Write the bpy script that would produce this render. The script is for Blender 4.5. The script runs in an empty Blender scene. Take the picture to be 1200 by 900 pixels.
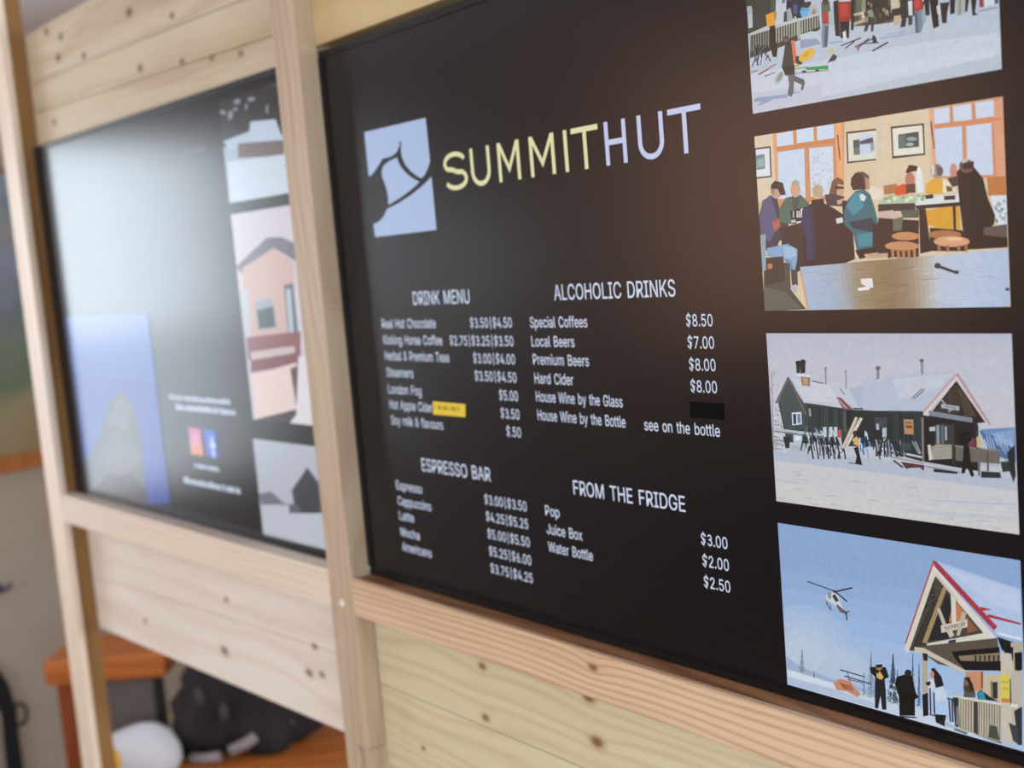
import bpy, bmesh, math, random
from math import radians, sin, cos, pi
from mathutils import Vector, Matrix
from mathutils.geometry import tessellate_polygon
scene = bpy.context.scene
C = scene.collection

# ------------------------------------------------------------------ camera, light, exposure
cam_d = bpy.data.cameras.new('camera'); cam = bpy.data.objects.new('camera', cam_d); C.objects.link(cam)
F = Vector((-0.77773, 0.61878, -0.11126)); yaw, roll = radians(-51.49227), radians(-4.84636)
r0 = Vector((cos(yaw), -sin(yaw), 0)); u0 = r0.cross(F)
Rv = cos(roll)*r0 + sin(roll)*u0; Uv = -sin(roll)*r0 + cos(roll)*u0
m = Matrix((Rv, Uv, -F)).transposed().to_4x4(); m.translation = Vector((1.40330, -0.84, 1.59872))
cam.matrix_world = m
cam_d.sensor_width = 36; cam_d.lens = 1402.879/1200*36; cam_d.clip_start = 0.02
cam_d.dof.use_dof = True; cam_d.dof.focus_distance = 1.04; cam_d.dof.aperture_fstop = 4.4; cam_d.dof.aperture_blades = 0
scene.camera = cam
scene.view_settings.view_transform = 'Standard'; scene.view_settings.look = 'None'
scene.view_settings.exposure = 0; scene.view_settings.gamma = 1
scene.view_settings.use_curve_mapping = False
w = bpy.data.worlds.new('world'); scene.world = w; w.use_nodes = True
w.node_tree.nodes['Background'].inputs[0].default_value = (0.75, 0.85, 1, 1)
w.node_tree.nodes['Background'].inputs[1].default_value = 1.0

def area_light(name, loc, rot, sx, sy, radiance, col):
    """daylight arriving through a window opening"""
    l = bpy.data.lights.new(name, 'AREA'); l.shape = 'RECTANGLE'; l.size = sx; l.size_y = sy
    l.energy = radiance*pi*sx*sy; l.color = col
    o = bpy.data.objects.new(name, l); C.objects.link(o); o.location = loc; o.rotation_euler = rot
    return o
XL, XR, YF, YB, ZC = -2.45, 3.6, -4.0, 2.4, 2.38        # room: left, right, front (behind the camera), back, ceiling
area_light('window_daylight_left', (XL-0.06, -0.92, 1.76), (0, -pi/2, 0), 0.66, 0.84, 8.3, (0.82, 0.92, 1.0))
area_light('window_daylight_left_low', (XL-0.06, -0.92, 1.15), (0, -pi/2, 0), 0.56, 0.84, 4.2, (0.84, 0.93, 1.0))
area_light('window_daylight_far', (XL-0.06, -2.1, 1.55), (0, -pi/2, 0), 0.5, 0.35, 1.8, (0.76, 0.88, 1.0))
area_light('window_daylight_front', (1.7, YF-0.06, 1.55), (pi/2, 0, 0), 3.2, 1.45, 4.3, (0.94, 0.97, 1.0))  # added fill at an unseen window, lights the partition from the room side
area_light('window_daylight_right', (XR+0.06, -1.6, 1.55), (0, pi/2, 0), 1.45, 2.0, 6.8, (0.94, 0.97, 1.0))  # added fill at an unseen window, brightens faces turned to the right
area_light('window_daylight_back', (1.6, YB+0.06, 1.35), (-pi/2, 0, 0), 2.4, 1.6, 6.5, (1.0, 0.97, 0.93))
area_light('warm_lamp', (-2.0, -3.5, 1.75), (pi/2, 0, radians(-30)), 1.7, 1.2, 3.7, (1.0, 0.56, 0.38))  # added area light with no fixture, gives the right screen its brown glow

# ------------------------------------------------------------------ helpers
def lin(h):
    o = []
    for i in (0, 2, 4):
        c = int(h[i:i+2], 16)/255; o.append(c/12.92 if c <= 0.04045 else ((c+0.055)/1.055)**2.4)
    return tuple(o)
def new_mat(name):
    m = bpy.data.materials.new(name); m.use_nodes = True
    return m, m.node_tree.nodes, m.node_tree.links, m.node_tree.nodes['Principled BSDF']
def plain(name, col, rough=0.6, noise=0.06, scale=30, metal=0, spec=0.4):
    m, N, L, B = new_mat(name)
    c = lin(col) if isinstance(col, str) else col
    n = N.new('ShaderNodeTexNoise'); n.inputs['Scale'].default_value = scale; n.inputs['Detail'].default_value = 4
    tc = N.new('ShaderNodeTexCoord'); L.new(tc.outputs['Object'], n.inputs['Vector'])
    r = N.new('ShaderNodeMix'); r.data_type = 'RGBA'
    r.inputs[6].default_value = (*[x*(1-noise) for x in c], 1); r.inputs[7].default_value = (*[min(1, x*(1+noise)) for x in c], 1)
    L.new(n.outputs['Fac'], r.inputs[0]); L.new(r.outputs[2], B.inputs['Base Color'])
    B.inputs['Roughness'].default_value = rough; B.inputs['Metallic'].default_value = metal
    B.inputs['Specular IOR Level'].default_value = spec
    return m
def wood(name, light, dark, axis='X', bands=26, strength=0.5, knots=(), rough=0.55, knot='5a3a22', seed=0.0, streak=1.0, wander=0.16):
    """sawn softwood: growth rings along one axis, fine pores and knots with the grain bending round them"""
    m, N, L, B = new_mat(name)
    def math_(op, a, b=None, c=None):
        n = N.new('ShaderNodeMath'); n.operation = op
        for i, v in enumerate((a, b, c)):
            if v is None: continue
            if isinstance(v, (int, float)): n.inputs[i].default_value = v
            else: L.new(v, n.inputs[i])
        return n.outputs[0]
    tc = N.new('ShaderNodeTexCoord'); sp = N.new('ShaderNodeSeparateXYZ'); L.new(tc.outputs['Object'], sp.inputs[0])
    X, Y, Z = sp.outputs
    along, across = (X, Z) if axis == 'X' else (Z, X) if axis == 'Z' else (Y, X)
    kn = None; bend = None
    for (ka, kc, kr) in knots:
        da = math_('MULTIPLY', math_('SUBTRACT', along, ka), 0.62); dc = math_('SUBTRACT', across, kc)
        d = math_('SQRT', math_('ADD', math_('MULTIPLY', da, da), math_('MULTIPLY', dc, dc)))
        q = math_('DIVIDE', d, kr)
        g = math_('EXPONENT', math_('MULTIPLY', math_('MULTIPLY', q, q), -1.0))
        g2 = math_('EXPONENT', math_('MULTIPLY', q, -0.35))
        kn = g if kn is None else math_('MAXIMUM', kn, g)
        bb = math_('MULTIPLY', g2, 0.010)
        bend = bb if bend is None else math_('ADD', bend, bb)
    acr = across if bend is None else math_('ADD', across, bend)
    def noise(sa, sc, sd, detail=3, dist=0.0):
        cb = N.new('ShaderNodeCombineXYZ')
        L.new(math_('ADD', math_('MULTIPLY', along, sa), seed), cb.inputs[0]); L.new(math_('MULTIPLY', acr, sc), cb.inputs[1]); L.new(math_('MULTIPLY', Y if axis != 'Y' else Z, sd), cb.inputs[2])
        n = N.new('ShaderNodeTexNoise'); n.inputs['Scale'].default_value = 1; n.inputs['Detail'].default_value = detail; n.inputs['Distortion'].default_value = dist
        L.new(cb.outputs[0], n.inputs['Vector']); return n.outputs['Fac']
    warp = noise(1.6, 9, 9, 2)
    ring = math_('SINE', math_('MULTIPLY', math_('ADD', math_('ADD', acr, math_('MULTIPLY', warp, wander)), math_('MULTIPLY', Y, 0.6)), bands*2*pi))
    ring = math_('MULTIPLY', math_('ADD', ring, 1.0), 0.5); ring = math_('POWER', ring, 2.2)
    fine = noise(7, 260, 260, 3); broad = noise(1.3, 22, 22, 3)
    f = math_('ADD', math_('MULTIPLY', ring, strength), math_('ADD', math_('MULTIPLY', math_('SUBTRACT', fine, 0.5), 0.55*streak), math_('MULTIPLY', math_('SUBTRACT', broad, 0.45), 0.9*streak)))
    cl = N.new('ShaderNodeClamp'); L.new(f, cl.inputs[0])
    mx = N.new('ShaderNodeMix'); mx.data_type = 'RGBA'; L.new(cl.outputs[0], mx.inputs[0])
    mx.inputs[6].default_value = (*lin(light), 1); mx.inputs[7].default_value = (*lin(dark), 1)
    out = mx.outputs[2]
    if kn is not None:
        m2 = N.new('ShaderNodeMix'); m2.data_type = 'RGBA'
        L.new(math_('MINIMUM', math_('MULTIPLY', kn, 1.15), 0.92), m2.inputs[0]); L.new(out, m2.inputs[6]); m2.inputs[7].default_value = (*lin(knot), 1); out = m2.outputs[2]
    L.new(out, B.inputs['Base Color']); B.inputs['Roughness'].default_value = rough; B.inputs['Specular IOR Level'].default_value = 0.3
    bp = N.new('ShaderNodeBump'); bp.inputs['Strength'].default_value = 0.12; bp.inputs['Distance'].default_value = 0.002
    L.new(fine, bp.inputs['Height']); L.new(bp.outputs[0], B.inputs['Normal'])
    return m

def obj(name, bm, mat, parent=None, smooth=False):
    me = bpy.data.meshes.new(name); bm.normal_update(); bm.to_mesh(me); bm.free()
    if smooth:
        for p in me.polygons: p.use_smooth = True
    o = bpy.data.objects.new(name, me); C.objects.link(o)
    if mat: me.materials.append(mat)
    if parent is not None: o.parent = parent
    return o
def box(bm, x0, x1, y0, y1, z0, z1, bev=0.0, zr=None):
    """zr = (z0, z1) at the x1 end for a tapered board"""
    a0, a1 = zr if zr else (z0, z1)
    P = [(x0,y0,z0),(x1,y0,a0),(x1,y1,a0),(x0,y1,z0),(x0,y0,z1),(x1,y0,a1),(x1,y1,a1),(x0,y1,z1)]
    v = [bm.verts.new(p) for p in P]
    fs = [bm.faces.new([v[i] for i in q]) for q in ((0,1,5,4),(1,2,6,5),(2,3,7,6),(3,0,4,7),(4,5,6,7),(3,2,1,0))]
    if bev:
        es = list({e for f in fs for e in f.edges}); bmesh.ops.bevel(bm, geom=es, offset=bev, segments=2, affect='EDGES', profile=0.6)
    return bm
def board(name, x0, x1, y0, y1, z0, z1, mat, parent, bev=0.0015, zr=None):
    return obj(name, box(bmesh.new(), x0, x1, y0, y1, z0, z1, bev, zr), mat, parent)
def prism(bm, pts, a, b, ax='Y'):
    """polygon extruded between a and b along an axis"""
    def P(p, t): return (p[0], t, p[1]) if ax == 'Y' else (t, p[0], p[1]) if ax == 'X' else (p[0], p[1], t)
    A = [bm.verts.new(P(p, a)) for p in pts]; B_ = [bm.verts.new(P(p, b)) for p in pts]
    bm.faces.new(A); bm.faces.new(B_[::-1]); n = len(pts)
    for i in range(n): bm.faces.new((A[i-1], B_[i-1], B_[i], A[i]))
    bmesh.ops.recalc_face_normals(bm, faces=bm.faces); return bm
def tube(bm, pts, rad, n=10, closed=False):
    rings = []
    P = [Vector(p) for p in pts]; k = len(P)
    for i, p in enumerate(P):
        a = P[i-1] if (i or closed) else p; b = P[(i+1) % k] if (i < k-1 or closed) else p
        t = (b-a).normalized(); s = t.cross(Vector((0.31, 0.2, 0.93))).normalized(); q = t.cross(s)
        r = rad[i] if isinstance(rad, (list, tuple)) else rad
        rings.append([bm.verts.new(p + s*r*cos(2*pi*j/n) + q*r*sin(2*pi*j/n)) for j in range(n)])
    for i in range(k if closed else k-1):
        A, B_ = rings[i], rings[(i+1) % k]
        for j in range(n): bm.faces.new((A[j], A[(j+1) % n], B_[(j+1) % n], B_[j]))
    if not closed: bm.faces.new(rings[0][::-1]); bm.faces.new(rings[-1])
    return bm
def thing(name, label, cat, loc=(0,0,0), rz=0.0, group=None):
    o = bpy.data.objects.new(name, None); C.objects.link(o); o.location = loc; o.rotation_euler = (0, 0, rz); o.empty_display_size = 0.1
    o['label'] = label; o['category'] = cat
    if group: o['group'] = group
    return o
def tag(o, label, cat): o['label'] = label; o['category'] = cat; return o
def struct(name, bm, mat, parent=None):
    o = obj(name, bm, mat, parent)
    if parent is None: o['kind'] = 'structure'
    return o

# ------------------------------------------------------------------ room shell
M_wall = plain('painted_wall', (0.40, 0.345, 0.285), 0.8, 0.04, 12)
M_ceil = plain('painted_ceiling', (0.86, 0.84, 0.90), 0.85, 0.02, 6)
M_floor = wood('floor_boards', '8d7458', '5f4a36', 'Y', 9, 0.5, rough=0.45)
M_white = plain('window_paint', 'd8d2c6', 0.5)
M_glass, N, L, B = new_mat('window_glass')
tr = N.new('ShaderNodeBsdfTransparent'); gl = N.new('ShaderNodeBsdfGlossy'); gl.inputs['Roughness'].default_value = 0.02
mxs = N.new('ShaderNodeMixShader'); mxs.inputs[0].default_value = 0.06
L.new(tr.outputs[0], mxs.inputs[1]); L.new(gl.outputs[0], mxs.inputs[2]); L.new(mxs.outputs[0], N['Material Output'].inputs['Surface'])
def wall(name, axis, at, lo, hi, holes, t):
    """wall of thickness t on one axis plane with rectangular holes (a0,a1,z0,z1)"""
    bm = bmesh.new()
    cuts = sorted({lo, hi, *[h[0] for h in holes], *[h[1] for h in holes]})
    for a, b in zip(cuts, cuts[1:]):
        hs = [h for h in holes if h[0] <= a and h[1] >= b]
        zs = [(0, ZC)] if not hs else [(0, hs[0][2]), (hs[0][3], ZC)]
        for z0, z1 in zs:
            if axis == 'X': box(bm, min(at, at+t), max(at, at+t), a, b, z0, z1)
            else: box(bm, a, b, min(at, at+t), max(at, at+t), z0, z1)
    return struct(name, bm, M_wall)
H1, H2, H3, H4, H5 = (-1.34, -0.50, 0.87, 2.09), (-2.275, -1.925, 1.3, 1.8), (0.1, 3.3, 0.825, 2.275), (-2.6, -0.6, 0.825, 2.275), (0.4, 2.8, 0.55, 2.15)  # front and right openings cut for the added fill lights
wall('wall_left', 'X', XL, YF, YB, [H1, H2], -0.12)
wall('wall_right', 'X', XR, YF, YB, [H4], 0.12)
wall('wall_front', 'Y', YF, XL, XR, [H3], -0.12)
wall('wall_back', 'Y', YB, XL, XR, [H5], 0.12)
struct('floor', box(bmesh.new(), XL-0.12, XR+0.12, YF-0.12, YB+0.12, -0.1, 0), M_floor)
struct('ceiling', box(bmesh.new(), XL-0.12, XR+0.12, YF-0.12, YB+0.12, ZC, ZC+0.1), M_ceil)
for k, (ax, at, h) in enumerate((('X', XL-0.03, H1), ('X', XL-0.03, H2), ('Y', YF-0.03, H3), ('X', XR+0.03, H4), ('Y', YB+0.03, H5))):
    bm = bmesh.new(); a0, a1, z0, z1 = h; f = 0.03
    parts = [(a0, a0+f, z0, z1), (a1-f, a1, z0, z1), (a0+f, a1-f, z0, z0+f), (a0+f, a1-f, z1-f, z1)]
    if a1-a0 > 1.2: parts += [((a0+a1)/2-0.02, (a0+a1)/2+0.02, z0+f, z1-f)]
    for p in parts:
        if ax == 'X': box(bm, at-0.02, at+0.02, *p)
        else: box(bm, p[0], p[1], at-0.02, at+0.02, p[2], p[3])
    fr = struct(f'window_{k+1}', bm, M_white)  # front and right windows are unseen additions that go with the fill
    bm = bmesh.new()
    if ax == 'X': box(bm, at-0.002, at+0.002, a0+f, a1-f, z0+f, z1-f)
    else: box(bm, a0+f, a1-f, at-0.002, at+0.002, z0+f, z1-f)
    obj('pane', bm, M_glass, fr)

# ------------------------------------------------------------------ partition frame
K_R = [(0.277,1.094,0.0047),(0.471,1.102,0.0062),(0.274,1.0275,0.0047),(0.479,1.053,0.0070),(0.126,0.9456,0.0031),(0.86,1.06,0.0062),(0.75,0.95,0.0062)]
K_L = [(-0.447,1.0485,0.0047),(-0.476,0.952,0.0078),(-0.193,0.9746,0.0062),(-0.155,0.98,0.0047),(-0.169,1.022,0.0047),(-0.803,0.945,0.0047),
       (-0.559,2.0485,0.0070),(-0.889,2.031,0.0070),(-0.769,2.013,0.0055),(-0.9325,2.0867,0.0062),(-0.865,2.065,0.0062),(-0.405,2.012,0.0047)]
K_T = [(-0.5416,1.9527,0.0070),(-0.388,1.9377,0.0055),(-0.289,1.926,0.0047),(-0.95,1.9185,0.0062),(-0.2,1.917,0.0047),(0.18,1.975,0.0062),(0.093,1.949,0.0031),(0.6,2.0,0.0078)]
M_plk = wood('pine_planks', 'd7d0b0', 'b5a174', 'X', 46, 0.30, K_R, 0.5, '80572f', 1.3, 0.6, 0.12)
M_plkl = wood('pale_pine_planks', 'ece8e0', 'cfc2a8', 'X', 16, 0.28, K_L[:6], 0.5, '7a5a44', 4.7)
M_plkt = wood('knotty_pine_boards', 'cfc5ad', 'a58d66', 'X', 14, 0.36, K_L[6:], 0.5, '5c4030', 7.1, 1.4)
M_plku = wood('knotty_pine_boards_lower', 'cfc5ab', 'a3885f', 'X', 12, 0.34, K_T, 0.5, '7a5c40', 2.6, 1.4)
M_rail = wood('fir_rail', 'dcc2a4', 'a97c55', 'X', 105, 0.42, [(0.515,1.155,0.0045)], 0.5, '8a5a34', 3.1, 1.0, 0.05)
M_raill = wood('fir_rail_pale', 'e6dccd', 'c6af94', 'X', 80, 0.22, [], 0.5, '7a4a28', 5.9, 1.0, 0.05)
M_post = wood('fir_post', 'c2b099', '9d8062', 'Z', 40, 0.34, [], 0.5, '6b4628', 2.2)
M_postl = wood('pale_fir_post', 'efe4d4', 'cdb498', 'Z', 40, 0.3, [], 0.5, '6b4628', 4.2)
M_plky = wood('yellow_pine_board', 'cbb98c', 'a68854', 'X', 14, 0.34, K_T, 0.5, '7a5c40', 2.6, 1.2)
M_tan = wood('stained_timber', '8f6b40', '654324', 'Z', 20, 0.45, [], 0.55, '4a3018', 6.4)  # brown wood, darker than the pale front boards
M_ledge = wood('brown_fir_ledge', 'a87c5a', '6e4a33', 'X', 60, 0.6, [], 0.5, '3a2416', 9.9)  # dimness of the rail top put into the wood colour
M_steel = plain('zinc_screw', 'f2efe0', 0.3)
M_black = plain('black_strip', (0.012, 0.009, 0.009), 0.8)  # shade of the gap beside the left screen, put in as black

part = thing('partition_frame', 'pale pine timber partition holding two black menu screens between its posts', 'partition', (-0.03, 0, 0))
PL = radians(2.0)
def left(o): o.rotation_euler = (0, 0, PL); return o
# left panel (turned two degrees towards the room)
left(board('post', -1.125, -1.050, -0.033, -0.019, 0, ZC-0.003, M_postl, part))
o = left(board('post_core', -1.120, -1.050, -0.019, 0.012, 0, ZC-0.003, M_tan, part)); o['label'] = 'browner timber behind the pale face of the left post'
for nm, z0, z1, zr, mt in (('plank', 2.0085, 2.100, (1.987, 2.105), M_plkt), ('plank', 1.9475, 2.0075, (1.924, 1.986), M_plku), ('plank', 1.8845, 1.9465, (1.881, 1.923), M_plku),
                           ('plank', 1.001, 1.155, (1.026, 1.155), M_plkl), ('plank', 0.886, 1.000, (0.902, 1.025), M_plkl)):
    left(board(nm, -1.048, -0.034, 0.012, 0.034, z0, z1, mt, part, zr=zr))
left(board('rail', -1.0495, -0.034, -0.033, -0.002, 1.121, 1.180, M_raill, part, 0.002, zr=(1.119, 1.1745)))
left(board('ledge', -1.048, -0.034, -0.002, 0.050, 1.156, 1.172, M_raill, part, 0.001, zr=(1.156, 1.1685)))
o = left(board('spacer_strip', -1.0498, -1.0, 0.0012, 0.045, 1.173, 1.880, M_black, part, 0.001)); o['label'] = 'black gap strip beside the left screen'  # darkness of the open gap put in as a solid black strip
# middle post
board('post', -0.033, 0.0, -0.033, -0.003, 0, ZC-0.003, M_post, part, 0.002)
board('post', -0.0, 0.030, -0.0335, -0.003, 0.925, ZC-0.003, M_post, part, 0.002)
board('post_filler', 0.0, 0.030, -0.026, 0.003, 0, 0.9245, M_post, part, 0.002)
board('post_core', -0.031, 0.026, 0.004, 0.060, 0, 1.15, M_post, part, 0.002)
# right panel (right-hand post stands outside the picture)
for z0, z1, zr in ((1.0145, 1.150, (1.0165, 1.150)), (0.897, 1.0135, (0.899, 1.0155))):
    board('plank', 0.0302, 1.02, -0.004, 0.018, z0, z1, M_plk, part, zr=zr)
board('plank', 0.0302, 1.02, -0.006, 0.020, 1.885, 2.00, M_plky, part)
board('plank', 0.0302, 1.02, -0.006, 0.020, 2.001, 2.105, M_plky, part)
board('rail', 0.0302, 1.02, -0.033, -0.0255, 1.1195, 1.1715, M_rail, part, 0.0015)
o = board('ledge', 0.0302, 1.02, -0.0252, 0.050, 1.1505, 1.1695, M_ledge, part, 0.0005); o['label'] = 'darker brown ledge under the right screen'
board('post', 1.022, 1.085, -0.033, 0.05, 0, ZC-0.003, M_post, part, 0.002)
bm = bmesh.new(); bmesh.ops.create_uvsphere(bm, u_segments=16, v_segments=8, radius=0.0056, matrix=Matrix.Translation((0.0, -0.0335, 1.131)) @ Matrix.Diagonal((1, 0.45, 1, 1)))
o = obj('screw', bm, M_steel, part, True); o['label'] = 'small bright screw head'

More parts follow.
